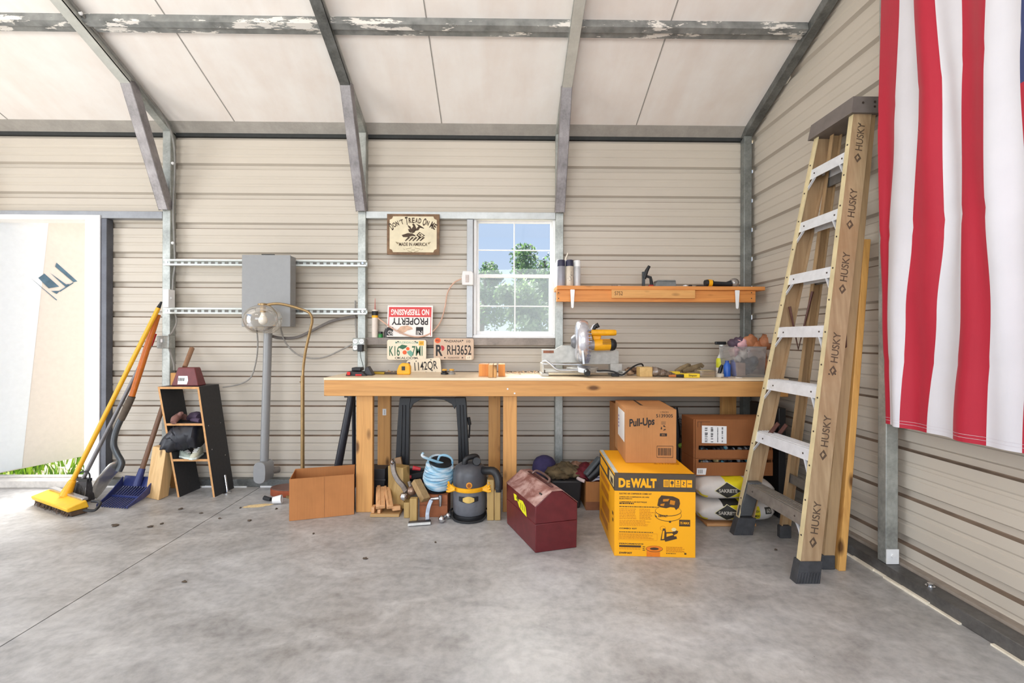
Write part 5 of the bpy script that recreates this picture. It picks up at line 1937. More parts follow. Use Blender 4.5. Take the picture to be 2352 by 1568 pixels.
# zip bag of fixings
mb = MB()
for t in range(9):
    mb.ball(V((rx(1503 + 5 * t, 3.08), 3.08 + .012 * (t % 3), zb + .034 - .0028 * t)), (.03, .05, .034 - .0028 * t), 10, 8, 0, .35, 8)
for v_ in mb.v:
    v_.z = max(v_.z, zb + .0002)
tag(mb.build('fixings_bag', clear('poly_bag', (.92, .9, .88, 1), .18, .12, .6, S(190, 168, 150))), 'clear plastic bag of fixings slumped right of the pale block', 'plastic bag')
mb = MB()
for k in range(4):
    mb.tube([V((rx(1506 + 3 * k, 3.08), 3.06 + .012 * k, zb + .04 - .004 * k)), V((rx(1536 + 2 * k, 3.08), 3.065 + .012 * k, zb + .014))], .006, 8)
tag(mb.build('dowel_pins', plain('pale_dowel', S(208, 180, 152), .6)), 'thin pale rods poking out of the bag of fixings', 'rods', kind='stuff')
# screwdriver bit driver
c = V((rx(1552, 3.0), 3.0, zb + .011))
root = thing('small_driver', c - Z3 * .011, 'little orange and black driver lying before the yellow box', 'screwdriver')
MB().tube([c + V((-.045, .0, 0)), c + V((0, 0, 0))], [.007, .009], 10).build('orange_shank', plain('shank_orange', S(196, 116, 60), .5), root)
MB().tube([c + V((.0005, 0, 0)), c + V((.05, -.004, 0))], [.010, .0105], 12).build('grip', M_black, root)
# two yellow boxes
def carton(x0, x1, y0, y1, z1, name, label, lett):
    mb = MB().box(x0, x1, y0, y1, zb, z1, 0)
    if lett:
        mb.text(lett, ((x0 + x1) / 2 + .004, y0 - .0005, (zb + z1) / 2), UX, UZ, .017, (x1 - x0) * .52, 1, .02)
    return tag(mb.build(name, [plain('carton_yellow', S(240, 206, 52), .5, var=.06), M_ink], bevel=.002), label, 'small box', 'yellow boxes on the bench')


carton(rx(1571, 2.99), rx(1607, 2.99), 2.985, 3.05, za(858, 2.985, 1590), 'screw_box', 'yellow screw box with black lettering near the front edge of the bench', 'Simpson')
carton(rx(1543, 3.11), rx(1562, 3.11), 3.105, 3.16, rz(853, 3.11), 'screw_box', 'smaller yellow box behind the orange and black driver', None)
# gloves / dark tools heap
mb = MB()
for pts, r in (([(1552, 853), (1565, 846), (1580, 838), (1586, 838)], [.014, .018, .013, .008]), ([(1567, 852), (1590, 846), (1610, 838), (1615, 842)], [.018, .022, .016, .012]), ([(1566, 848), (1578, 844), (1596, 848), (1608, 846)], [.010, .014, .016, .012])):
    mb.tube([P(a, b, 3.18) for a, b in pts], r, 10)
for v_ in mb.v:
    v_.z = max(v_.z, zb)
tag(mb.build('leather_glove', plain('olive_leather', S(124, 106, 78), .75, var=.4, scale=22)), 'crumpled olive and brown leather glove behind the yellow box', 'glove')
# plastic tub with pale lid/contents
root = thing('plastic_tub', (rx(1626), 3.06, zb), 'small clear plastic tub of pale blocks right of the yellow box', 'tub')
x0, x1, y0, y1 = rx(1608, 3.03), rx(1644, 3.03), 3.03, 3.12
z1 = za(851, 3.03, 1626)
mb = MB()
mb.box(x0, x1, y0, y0 + .002, zb, z1)
mb.box(x0, x1, y1 - .002, y1, zb, z1)
mb.box(x0, x0 + .002, y0 + .002, y1 - .002, zb, z1)
mb.box(x1 - .002, x1, y0 + .002, y1 - .002, zb, z1)
mb.box(x0 + .002, x1 - .002, y0 + .002, y1 - .002, zb, zb + .002)
mb.box(x0 - .004, x1 + .004, y0 - .004, y0, z1 - .006, z1)
mb.build('tub_wall', clear('cloudy_tub', (.95, .93, .9, 1), .12, .08, .35, S(214, 200, 180)), root, smooth=False)
mb = MB()
for k in range(3):
    mb.box(x0 + .016, x1 - .006, y0 + .006, y1 - .006, zb + .0025 + .014 * k, zb + .0155 + .014 * k, k % 2)
mb.build('contents', [plain('pale_yellow', S(224, 206, 150), .6), plain('pale_pink', S(214, 186, 166), .6)], root, bevel=.001)
mb = MB().lathe([(.03, 0), (.03, .018), (.026, .022)], V((rx(1655), 3.07, zb)), n=20)
tag(mb.build('tape_roll', plain('pale_tape', S(206, 198, 184), .6)), 'small pale roll of tape on the bench by the plastic tub', 'tape')
c = V((rx(1655, 3.16), 3.16, zb))
root = thing('dark_clamp', c, 'small dark metal clamp standing behind the tape roll on the bench', 'clamp')
MB().box(c.x - .035, c.x + .02, 3.15, 3.17, zb, zb + .016).build('clamp_base', M_black, root, bevel=.003)
MB().tube([c + V((-.008, 0, .017)), c + V((0, 0, .05)), c + V((.012, 0, .075))], [.012, .013, .009], 10).build('clamp_arm', M_black, root)
# spray bottle and blue bottle
c = V((xa(1657, 3.27), 3.27, zb))
root = thing('spray_bottle', c, 'trigger spray bottle of yellow liquid behind the clear bin', 'spray bottle')
MB().lathe([(.034, 0), (.036, .01), (.036, .05)], c, n=20).build('bottle_base', M_white, root)
MB().lathe([(.036, .0505), (.036, .105), (.030, .118)], c, n=20).build('yellow_liquid', plain('yellow_liquid', S(206, 206, 40), .3), root)
MB().lathe([(.030, .1185), (.014, .15), (.013, .19), (.016, .192), (.016, .215)], c, n=16).build('neck', plain('pale_neck', S(214, 214, 208), .4), root)
mb = MB().box(c.x - .045, c.x + .03, c.y - .014, c.y + .014, c.z + .2155, c.z + .238)
mb.build('trigger_head', M_black, root, bevel=.005)
c = V((rx(1672.5, 3.09), 3.105, zb))
root = thing('blue_bottle', c, 'blue plastic bottle squeezed against the left of the clear bin', 'bottle')
MB().lathe([(.022, 0), (.023, .01), (.023, .075), (.012, .095)], c, n=18).build('bottle_body', plain('blue_bottle', S(34, 88, 176), .35), root)
MB().lathe([(.012, .0955), (.012, .108)], c, n=14).build('cap', plain('blue_cap', S(28, 70, 150), .35), root)
mb = MB().lathe([(.022, 0), (.024, .003), (.020, .006)], V((rx(1664, 2.99), 2.99, zb)), n=18)
tag(mb.build('metal_disc', M_chrome), 'small shiny metal disc at the bench edge before the clear bin', 'disc')
mb = MB().lathe([(.022, 0), (.022, .004)], V((rx(1697, 2.985), 2.985, zb)), n=18)
tag(mb.build('paper_disc', plain('paper_disc', S(222, 212, 200), .8)), 'small pale paper disc on the bench edge under the clear bin', 'disc')
# clear storage bin with bagged contents
bx0, bx1, by0, by1 = rx(1684, 3.04), rx(1757, 3.04), 3.025, 3.24
z1 = za(797, 3.04, 1700)
root = thing('storage_bin', ((bx0 + bx1) / 2, 3.12, zb), 'clear plastic bin filled with bagged oddments at the right bench end', 'storage bin')
M_bin = clear('clear_bin', (.96, .97, .98, 1), .10, .08, .16, S(216, 218, 222))
mb = MB()


def wallq(a, b, c_, d):
    n_ = (V(b) - V(a)).cross(V(d) - V(a)).normalized() * .002
    mb.hexa([V(a), V(b), V(b) + n_, V(a) + n_, V(d), V(c_), V(c_) + n_, V(d) + n_])


fx = .022
A_ = [(bx0 + fx, by0 + .01, zb), (bx1 - fx * .4, by0 + .01, zb), (bx1 - fx * .4, by1 - .01, zb), (bx0 + fx, by1 - .01, zb)]
T_ = [(bx0, by0, z1), (bx1, by0, z1), (bx1, by1, z1), (bx0, by1, z1)]
for k in range(4):
    wallq(A_[k], A_[(k + 1) % 4], T_[(k + 1) % 4], T_[k])
mb.box(bx0 + fx, bx1 - fx * .4, by0 + .01, by1 - .01, zb, zb + .002)
for k in range(4):
    a_, b_ = V(T_[k]), V(T_[(k + 1) % 4])
    mb.tube([a_, b_], .004, 6)
mb.build('bin_shell', M_bin, root, smooth=False)
mb = MB()
mb.box(bx0 + .032, bx0 + .094, by0 + .03, by0 + .12, zb + .003, zb + .095)
mb.build('cardboard_insert', plain('pinkish_card', S(176, 146, 128), .8), root, bevel=.006)
rnd = random.Random(2)
for nm, m, spots in (('grey_pouch', plain('grey_pouch', S(112, 116, 120), .25, .2, .4, 14, bmp=.8), ((.62, .10, .05), (.76, .12, .06), (.68, .15, .09), (.82, .10, .10))),
                     ('pale_bag', plain('pale_bagstuff', S(206, 196, 186), .4, 0, .2, 12, bmp=.6), ((.34, .12, .13), (.48, .11, .15), (.40, .13, .18), (.55, .14, .19))),
                     ('dark_cloth', plain('purple_cloth', S(74, 58, 72), .7, 0, .35, 14), ((.26, .14, .225), (.38, .12, .235), (.52, .15, .225))),
                     ('pink_wrap', plain('pink_wrap', S(208, 160, 164), .5, 0, .2, 14), ((.44, .10, .22), (.20, .11, .17)))):
    mb = MB()
    for a_, y_, z__ in spots:
        mb.ball(V((bx0 + (bx1 - bx0) * a_, by0 + y_ * .9, zb + z__)), (.032, .045, .034), 12, 9, 0, .55, 9)
    for v_ in mb.v:
        v_.z = max(v_.z, zb + .004)
        v_.y = min(max(v_.y, by0 + .016), by1 - .016)
        v_.x = min(max(v_.x, bx0 + .026), bx1 - .014)
    mb.build(nm, m, root, angle=180)
mb = MB()
for k in range(6):
    mb.ball(V((rx(1716 + 11 * k, 3.33), 3.345 + .012 * (k % 2), zb + .14 + .045 * ((k * 2) % 3) - (.02 if k == 0 else 0))), (.05, .045, .06), 12, 9, 0, .4, 8)
    mb.ball(V((rx(1712 + 11 * k, 3.33), 3.345, zb + .05)), (.055, .06, .06), 12, 9, 0, .3, 8)
for v_ in mb.v:
    v_.z = max(v_.z, zb)
    v_.y = max(v_.y, 3.262)
tag(mb.build('orange_bag', plain('orange_net_bag', S(186, 122, 84), .6, var=.35, scale=16, bmp=.6), angle=180), 'lumpy orange bag at the back corner of the bench behind the clear bin', 'bag')
# ------------------------------------------------------------------ open carton left of the bench
a, b = PZ(664, 1197), PZ(813, 1181.5)
a.z = b.z = 0
d = (b - a).normalized()
nn = V((-d.y, d.x, 0))
ht = za(1101, a.y, 664)
dp = .235
t = .004
mb = MB()
E = a + d * (b - a).length
q0, q1, q2, q3 = a, E, E + nn * dp, a + nn * dp


def panel(p, q, inn, h, m=0):
    mb.hexa([p, q, q + inn * t, p + inn * t, p + Z3 * h, q + Z3 * h, q + inn * t + Z3 * h, p + inn * t + Z3 * h], m)


for p in (q0, q1, q2, q3):
    p.z = .0015
panel(q0, q1, nn, ht)
panel(q3 - nn * t, q2 - nn * t, nn, ht)
panel(q0 + nn * t, q3 - nn * t * 1, d, ht * .985)
mb.hexa([q1 + nn * t - d * t, q1 + nn * t, q2 - nn * t, q2 - nn * t - d * t] + [p + Z3 * ht * .98 for p in (q1 + nn * t - d * t, q1 + nn * t, q2 - nn * t, q2 - nn * t - d * t)])
mb.hexa([q0 + (d + nn) * t, q1 + (nn - d) * t, q2 - (nn + d) * t, q3 + (d - nn) * t] + [p + Z3 * .004 for p in (q0 + (d + nn) * t, q1 + (nn - d) * t, q2 - (nn + d) * t, q3 + (d - nn) * t)])
sm = lerp(q0, q1, .53) - nn * .0006
mb.poly([sm, sm + d * .0015, sm + d * .0015 + Z3 * ht, sm + Z3 * ht], 1)
tag(mb.build('cardboard_box', [cardboard('carton_tan', S(190, 128, 78)), plain('seam_brown', S(140, 92, 56), .8)], smooth=False), 'open empty brown cardboard box on the floor left of the bench leg', 'box')

# ------------------------------------------------------------------ folding sawhorses under the bench
YSW = 3.22
root = thing('folding_sawhorse', (xa(992, YSW), YSW, 0), 'black plastic folding sawhorse with arched frame facing out under the bench', 'sawhorse')
f_ = lambda px, py, Y=YSW: P(px, py, Y)
M_saw = plain('sawhorse_black', S(36, 38, 42), .4)
zl = 0.0
for s, pts in ((-1, [(918, 913), (944, 913), (941, 930), (938, 1080), (936, 1134), (905, 1134), (911, 1000), (916, 930)]), (1, [(1044, 913), (1069, 913), (1071, 930), (1078, 1080), (1080, 1134), (1053, 1134), (1052, 1000), (1047, 930)])):
    mb = MB().prism([f_(x, y) for x, y in pts], (0, .05, 0))
    k = 0
    cx_ = [(924, 930, 918, 1125), (931, 930, 928, 1125)] if s < 0 else [(1056, 930, 1062, 1125), (1063, 930, 1070, 1125)]
    for (x0, y0, x1, y1) in cx_:
        mb.beam(f_(x0, y0, YSW - .005), f_(x1, y1, YSW - .005), .007, .009, up=(0, -1, 0))
    lg = mb.build('leg', M_saw, root, bevel=.003)
    MB().box(xa(906 if s < 0 else 1053, YSW), xa(936 if s < 0 else 1081, YSW), YSW - .012, YSW + .075, 0.0, .02).build('foot', M_rubber, lg, bevel=.003)
pts = [(920, 913), (1067, 913), (1067, 918), (1050, 924), (1044, 940), (1038, 928), (1020, 918), (992, 915.5), (965, 918), (948, 928), (943, 940), (936, 924), (920, 918)]
MB().prism([f_(x, y, YSW + .004) for x, y in pts], (0, .04, 0)).build('top_arch', M_saw, root, bevel=.002)
MB().box(xa(912, YSW), xa(1076, YSW), YSW + .012, YSW + .04, za(1112, YSW), za(1078, YSW)).build('crossbar', M_saw, root, bevel=.004)
mb = MB().tube([f_(1076, 958, YSW + .02), f_(1079, 975, YSW + .02)], .012, 8)
mb.tube([f_(1079, 975, YSW + .02), f_(1077.5, 1005, YSW + .02)], .006, 8)
mb.build('latch', M_black, root)

root = thing('folding_sawhorse', (xa(785, 3.3), 3.3, 0), 'black folding sawhorse seen end on beside the left bench leg', 'sawhorse')
MB().tube([P(808, 906, 3.26), P(772, 1095, 3.16), PZ(765, 1142)], [.026, .027, .028], 12).build('leg', plain('sawhorse_tube', S(38, 40, 48), .4), root)
MB().tube([P(812, 906, 3.30), P(813, 1000, 3.40), V((xa(814, 3.44), 3.44, .01))], .014, 10).build('leg', plain('sawhorse_tube', S(38, 40, 48), .4), root)
MB().box(xa(795, 3.28), xa(816, 3.28), 3.24, 3.40, za(912, 3.28), za(903, 3.28)).build('top_beam', M_saw, root, bevel=.003)

# low black tote behind the lumber
mb = MB()
tx0, tx1 = xa(852, 3.12), xa(888, 3.12)
mb.hexa([(tx0 + .01, 3.10, .001), (tx1 - .01, 3.10, .001), (tx1 - .01, 3.19, .001), (tx0 + .01, 3.19, .001),
         (tx0, 3.09, za(1076, 3.1)), (tx1, 3.09, za(1076, 3.1)), (tx1, 3.195, za(1076, 3.1)), (tx0, 3.195, za(1076, 3.1))])
mb.box(tx0 - .004, tx1 + .004, 3.084, 3.0895, za(1103, 3.1), za(1098, 3.1))
tag(mb.build('black_tote', plain('tote_black', S(40, 41, 45), .5), bevel=.004), 'low black plastic tote behind the stacked lumber strips', 'tote')

# ------------------------------------------------------------------ lumber and hitch parts
M_strip = wood('pale_strip', S(222, 170, 120), S(190, 130, 84), 'Y')


def lumber(o, name, label, cat='wood offcut', group=None):
    return tag(o, label, cat, group)


mb = MB().box(xa(851, 2.885), xa(918, 2.885), 2.885, 3.06, 0.0008, .020)
lumber(mb.build('lumber_offcut', wood('grey_board', S(186, 150, 100), S(150, 112, 70), 'X'), bevel=.002), '', 'flat board lying on the floor under the lumber strips', group='lumber offcuts under the bench')
for nm, (fx_, fy_), (nx_, ny_), w_, lab in (('a', (874, 1120), (874, 1165), .058, 'wider pale moulded strip sloping forward, left of the pair'), ('b', (889, 1121), (896, 1165), .040, 'narrower pale moulded strip sloping forward, right of the pair')):
    p0 = P(nx_, ny_, 2.89)
    p1 = P(fx_, fy_, 3.055)
    mb = MB().beam(p0, p1, w_, .026)
    mb.beam(p0 + Z3 * .016 + V((-.012, 0, 0)), p1 + Z3 * .016 + V((-.012, 0, 0)), w_ * .4, .008)
    lumber(mb.build('lumber_strip', M_strip, bevel=.004), '', lab, group='lumber offcuts under the bench')
for x0, x1, y_, h_, lab in ((854, 861, 2.90, .068, 'thin upright chip of pine at the left under the strips'), (868, 875, 2.895, .044, 'small pine spacer standing on the board between the strips')):
    mb = MB().box(xa(x0, y_), xa(x1, y_), y_, y_ + .05, .0206, .0206 + h_ * .55)
    lumber(mb.build('pine_chip', M_strip, bevel=.002), '', lab, group='lumber offcuts under the bench')
mb = MB().beam(P(911, 1167, 2.90), P(906, 1162, 3.02), .05, .028)
lumber(mb.build('lumber_offcut', M_strip, bevel=.003), '', 'short pale block lying on the board right of the strips', group='lumber offcuts under the bench')
# thick treated block leaning back
p = PZ(905, 1177)
mb = MB()
u = V((.9, -.42, 0)).normalized()
n2 = V((.42, .9, 0))
base = P(906, 1160, 3.0)
base.z = .021
q = [base - u * .05, base + u * .075, base + u * .075 + n2 * .075, base - u * .05 + n2 * .075]
lean = V((-.02, .06, .25))
mb.hexa([V((x.x, x.y, .0212)) for x in q] + [x + lean for x in q])
lumber(mb.build('treated_block', M_ptz, bevel=.004), '', 'thick greenish treated timber block leaning behind the strips', group='lumber offcuts under the bench')
mb = MB().beam(P(914, 1050, 3.185), V((P(921, 1090, 3.17).x, 3.17, P(921, 1090, 3.17).z)), .045, .03, up=(0, -1, 0))
mb.beam(P(921, 1090, 3.17), V((xa(926, 3.16), 3.17, .001)), .045, .03, up=(0, -1, 0))
lumber(mb.build('lumber_stake', wood('grey_stake', S(170, 136, 98), S(134, 100, 70), 'Z'), bevel=.003), '', 'narrow grey brown stake standing behind the treated block', group='lumber offcuts under the bench')
mb = MB().beam(P(950.5, 1143, 2.815), V((xa(951, 2.80), 2.815, .0005)), .044, .038, up=(0, -1, 0))
lumber(mb.build('lumber_post', M_ptz, bevel=.003), '', 'short upright stud standing in front of the blue rope spool', group='lumber offcuts under the bench')
mb = MB().box(xa(928, 2.86), xa(941, 2.86), 2.87, 2.93, .0005, za(1154, 2.87))
lumber(mb.build('lumber_block', M_ptz, bevel=.003), '', 'small yellowish block on the floor left of the upright stud', group='lumber offcuts under the bench')
mb = MB().beam(P(955, 1104, 2.925), P(978, 1148, 2.842), .056, .040, up=(0.5, -.3, 1))
lumber(mb.build('lumber_block', wood('weathered_block', S(170, 140, 96), S(130, 100, 64), 'Z'), bevel=.004), '', 'weathered square block slanting down against the orange box', group='lumber offcuts under the bench')
for (x0, x1, py, lab, y_) in ((1120, 1136, 1102, 'left of two upright treated offcuts right of the vacuum', 2.83), (1137, 1151, 1126, 'right of two upright treated offcuts, cracked, next to the bench leg', 2.83)):
    mb = MB().box(xa(x0, y_), xa(x1, y_), y_, y_ + .07, .0005, za(py, y_))
    lumber(mb.build('lumber_post', M_ptz, bevel=.004), '', lab, group='lumber offcuts under the bench')

# ball mount standing among the wood
root = thing('ball_mount', V((xa(930, 2.93), 2.95, 0.02)), 'rusty steel hitch ball mount leaning among the timber blocks', 'hitch')
M_rust = plain('worn_steel', S(122, 112, 104), .4, .6, .3, 25)
pth = spline([P(902, 1060, 2.985), P(905, 1083, 2.975), P(914, 1102, 2.96), P(926, 1116, 2.94), P(934, 1130, 2.90)], 5)
MB().tube(pth, .021, 4).build('shank', M_rust, root, bevel=.003)
MB().ball(P(927.5, 1140, 2.885), .026, 18, 12).build('hitch_ball', M_chrome, root)
MB().ball(P(945.5, 1127, 2.91), .030, 18, 12).build('hitch_ball', plain('tarnished_ball', S(150, 124, 106), .3, .7), root)
MB().tube([P(940, 1106, 2.95), P(944, 1120, 2.93)], .013, 10).build('ball_stem', M_rust, root)
MB().ball(P(902, 1060, 2.982), (.014, .03, .02), 12, 8).build('shank_end', M_chrome, root)
# red and black clamp grips
root = thing('bar_clamp', P(960, 1090, 3.08), 'black bar clamp with red pads behind the rope spool', 'clamp')
MB().beam(P(936, 1096, 3.14), P(1000, 1083, 3.17), .02, .035).build('clamp_bar', M_black, root, bevel=.003)
for a_, b_ in (((948, 1074), (966, 1077)), ((931, 1096), (945, 1095)), ((962, 1104), (968, 1106))):
    MB().tube([P(a_[0], a_[1], 3.11), P(b_[0], b_[1], 3.115)], [.016, .011], 10).build('red_pad', plain('pad_red', S(206, 58, 66), .5), root)
MB().beam(P(938, 1118, 3.13), P(960, 1104, 3.13), .035, .05).build('clamp_jaw', M_black, root, bevel=.004)

# orange brown box with the rope spool on it
yo = 2.885
bx = (xa(965, yo), xa(1029, yo))
zt = za(1137, yo)
mb = MB().box(bx[0], bx[1], yo, yo + .17, .0005, zt)
mb.box(bx[0] - .002, bx[1] + .002, yo - .003, yo - .0002, zt * .55, zt * .57, 1)
tag(mb.build('wooden_box', [plain('rust_brown_box', S(160, 96, 60), .6, 0, .2, 18), plain('box_line', S(120, 70, 44), .7)], bevel=.003), 'rust brown wooden box under the blue rope spool', 'box')
sax = V((.17, -.22, 1)).normalized()
sc_ = V(((bx[0] + bx[1]) / 2 + .008, yo + .10, zt + .022))
root = thing('rope_spool', sc_, 'spool of pale blue rope with black flanges tilted on the rust brown box', 'rope spool')
MB().lathe([(.085, -.006), (.085, .004), (.05, .005), (.05, .175), (.074, .176), (.074, .183)], sc_ + sax * .0, sax, 28).build('flanges', M_black, root)


def ropemat():
    m, nt, b = _nt('blue_rope')
    n1 = noise_node(nt, coords(nt, (7, 7, 26)), 1.6, 3)
    nt.links.new(ramp(nt, n1, [(0.3, S(104, 160, 198)), (0.46, S(146, 192, 216)), (0.58, S(190, 214, 228)), (0.7, S(224, 230, 236))]), b.inputs['Base Color'])
    b.inputs['Roughness'].default_value = 0.55
    return m


M_rope = ropemat()
mb = MB()
rnd = random.Random(8)
u_ = sax.cross(V((0, 1, 0))).normalized()
w_ = sax.cross(u_).normalized()
pts = []
turns = 15
for k in range(turns * 20):
    t = k / (turns * 20)
    an = 2 * math.pi * turns * t
    zz = .010 + .155 * (.5 - .5 * math.cos(t * math.pi * 3.0)) if False else .012 + .155 * t
    r = .078 + .016 * math.sin(math.pi * t) + .006 * noise.noise(V((an * .4, 0, 3)))
    tilt = .02 * math.sin(an + k * .03)
    pts.append(sc_ + sax * (zz + tilt) + (u_ * math.cos(an) + w_ * math.sin(an)) * r)
mb.tube(pts, .0085, 6)
mb.lathe([(.06, .006), (.080, .012), (.086, .05), (.088, .09), (.082, .14), (.064, .172)], sc_, sax, 24)
mb.build('rope_winding', M_rope, root)
tp = sc_ + sax * .186
MB().tube(spline([tp - u_ * .07 - w_ * .01 - sax * .03, P(975, 1050, tp.y - .06), P(972, 1040, tp.y - .05)], 5), .0085, 8).build('rope_end', M_rope, root)
MB().tube(spline([tp - u_ * .075 - sax * .04, tp - u_ * .07 + sax * .02, tp - u_ * .03 + sax * .045, tp + u_ * .01 + sax * .035, tp + u_ * .02 + sax * .004], 6), .007, 8).build('rope_loop', M_rope, root)

# steel T bar
root = thing('steel_bar', PZ(965, 1209), 'bright steel bar with curved upright lying before the upright stud', 'steel bar')
a, b = PZ(938, 1207), PZ(990, 1203)
MB().beam(a + Z3 * .012, b + Z3 * .012, .03, .022).build('cross_bar', plain('dull_bar', S(96, 96, 98), .4, .6), root, bevel=.003)
MB().beam(a + Z3 * .0125 - Y3 * .018, b + Z3 * .0125 - Y3 * .018, .003, .014).build('bar_face', plain('white_face', S(226, 226, 222), .4), root)
up = spline([lerp(a, b, .84) + Z3 * .024 + Y3 * .005, P(982, 1180, 2.80), P(985, 1163, 2.81), P(991, 1148, 2.825)], 5)
MB().tube(up, .017, 4).build('curved_arm', plain('blue_grey_steel', S(156, 164, 176), .4, .4), root, bevel=.002)
root = thing('hitch_pin', P(1011, 1160, 2.86), 'shiny chrome hitch pin hanging over the front of the rust brown box', 'hitch pin')
MB().tube([P(990, 1146, 2.85), P(1008, 1144, 2.845)], .009, 10).build('pin', M_chrome, root)
MB().tube([P(1011, 1137, 2.855), P(1011.5, 1150, 2.85), P(1011, 1162, 2.855)], [.013, .010, .008], 10).build('shackle', M_chrome, root)
for px, py, r, lab in ((1014.5, 1193, .022, 'nearer of two loose chrome tow balls before the rust brown box'), (1029, 1184, .020, 'second loose chrome tow ball, touching the vacuum hose')):
    c = PZ(px, py + 7)
    c.z = r + .0005
    root = thing('tow_ball', c - Z3 * r, lab, 'tow ball', 'loose tow balls')
    MB().ball(c, r, 18, 12).build('ball', M_chrome, root)
    MB().tube([c + V((.004, .019, .004)), c + V((.012, .055, -.004))], .010, 10).build('stem', M_steel, root)

# ------------------------------------------------------------------ shop vacuum
vc = PZ(1079, 1196)
vc = V((xa(1080, 2.915), 2.915, .0))
root = thing('shop_vacuum', vc, 'grey and black shop vacuum with yellow clamps under the bench', 'vacuum')
kz = lambda py: za(py, 2.82)
M_vac = plain('vac_grey', S(104, 106, 112), .4)
M_vacd = plain('vac_dark', S(76, 77, 82), .4)
R_ = .108
MB().lathe([(R_ * .92, kz(1186)), (R_ * .98, kz(1180)), (R_, kz(1160)), (R_ * .97, kz(1135)), (R_ * .97, kz(1131))], vc, n=32).build('tank', M_vac, root)
MB().lathe([(R_ * .98, .001), (R_ * 1.0, .006), (R_ * .97, kz(1186.5))], vc, n=32).build('base_ring', M_black, root)
MB().lathe([(R_ * 1.03, kz(1130.8)), (R_ * 1.06, kz(1128)), (R_ * 1.06, kz(1122)), (R_ * 1.0, kz(1121))], vc, n=32).build('rim_band', M_yel, root)
MB().lathe([(R_ * .99, kz(1120.8)), (R_ * 1.0, kz(1112)), (R_ * .98, kz(1094)), (R_ * .86, kz(1080)), (R_ * .6, kz(1073)), (R_ * .3, kz(1071))], vc, n=32).build('motor_head', M_vacd, root)
c = vc + V((.004, -R_ * .995, kz(1113)))
MB().lathe([(.019, 0, 0), (.019, .004, 0), (.012, .005, 1), (.012, .008, 1)], c, (0, -1, -.02), 20).build('dial', [plain('dial_yellow', S(226, 150, 40), .4), plain('dial_brown', S(150, 84, 30), .5)], root)
mb = MB()
for t0, t1, rr, z0_, z1_, m in ((-.62, .55, R_ * 1.015, kz(1150), kz(1140), 0), (-.36, .30, R_ * 1.022, kz(1150), kz(1143), 1)):
    n = 14
    vs, fs = [], []
    for k in range(n + 1):
        an = t0 + (t1 - t0) * k / n + .03
        for z in (z0_ - .01 * math.sin(math.pi * k / n), z1_ + (.012 * math.sin(math.pi * k / n) if m else 0)):
            vs.append(vc + V((math.sin(an) * rr, -math.cos(an) * rr, z)))
    for k in range(n):
        fs.append((2 * k, 2 * k + 2, 2 * k + 3, 2 * k + 1))
    mb.add(vs, fs, m)
mb.build('badge', [M_black, plain('gold_badge', S(226, 192, 110), .35, .2)], root)
for s in (-1, 1):
    mb = MB()
    for k in range(4):
        p0 = vc + V((s * R_ * .80, -R_ * .82, kz(1124)))
        mb.tube([p0, p0 + V((s * .035, -.004 + .006 * k, -.012 + .012 * k)), p0 + V((s * (.052 - .004 * k), -.004 + .003 * k, -.010 + .018 * k))], [.011, .008, .006], 8)
    mb.build('latch', M_yel, root)
mb = MB().tube(spline([vc + V((-.03, -.03, kz(1073))), vc + V((-.022, -.03, kz(1060))), vc + V((.02, -.01, kz(1056))), vc + V((.045, .01, kz(1060))), vc + V((.05, .01, kz(1074)))], 5), .017, 10)
mb.build('carry_handle', M_black, root)
MB().tube([vc + V((.045, -.03, kz(1066))), vc + V((.047, -.045, kz(1064)))], [.028, .024], 16).build('port_cap', M_black, root)
hz = spline([vc + V((R_ * .7, -.02, kz(1088))), P(1118, 1081, 2.84), P(1134, 1082, 2.80), P(1143, 1095, 2.785), P(1145.5, 1112, 2.775), P(1145, 1122, 2.775)], 7)
rs = [.024 + .0015 * (i % 2) for i in range(len(hz))]
MB().tube(hz, rs, 14).build('hose', M_black, root)
MB().tube([hz[-1] + (hz[-1] - hz[-2]).normalized() * .001, hz[-1] + V((0, -.004, -.02))], [.0185, .0175], 12, cap=True).build('hose_end', M_rubber, root)
pts = []
for k in range(26):
    an = math.radians(150 + k * 240 / 25)
    pts.append(vc + V((math.cos(an) * R_ * 1.12, math.sin(an) * R_ * 1.25 , .007 + .10 * max(0, abs(math.cos(an)) - .75))))
MB().tube(pts, .006, 8).build('power_cord', M_rubber, root)

# ------------------------------------------------------------------ maroon toolbox
bl_, br_, lb_ = PZ(1229.5, 1271), PZ(1326, 1258), PZ(1163, 1201)
e = (br_ - bl_)
Lv = (lb_ - bl_)
for q in (e, Lv):
    q.z = 0
zs_ = za(1164, bl_.y, 1229)
zr_ = zs_ + .072
root = thing('toolbox', bl_ + e * .5 + Lv * .5, 'worn maroon steel toolbox with gabled lid on the floor', 'toolbox')
M_mar = plain('maroon_paint', S(104, 36, 40), .38, .1, .14, 22)


def lidmat():
    m, nt, b = _nt('highlit_maroon')
    f = noise_node(nt, coords(nt, (3, 3, 3)), 2.2, 5, .65, .5)
    nt.links.new(ramp(nt, f, [(.30, S(112, 64, 60)), (.48, S(146, 100, 92)), (.60, S(196, 160, 152)), (.8, S(222, 196, 190))]), b.inputs['Base Color'])  # pale tones paint the lid's white highlight into its colour
    b.inputs['Roughness'].default_value = .4
    b.inputs['Metallic'].default_value = .15
    return m


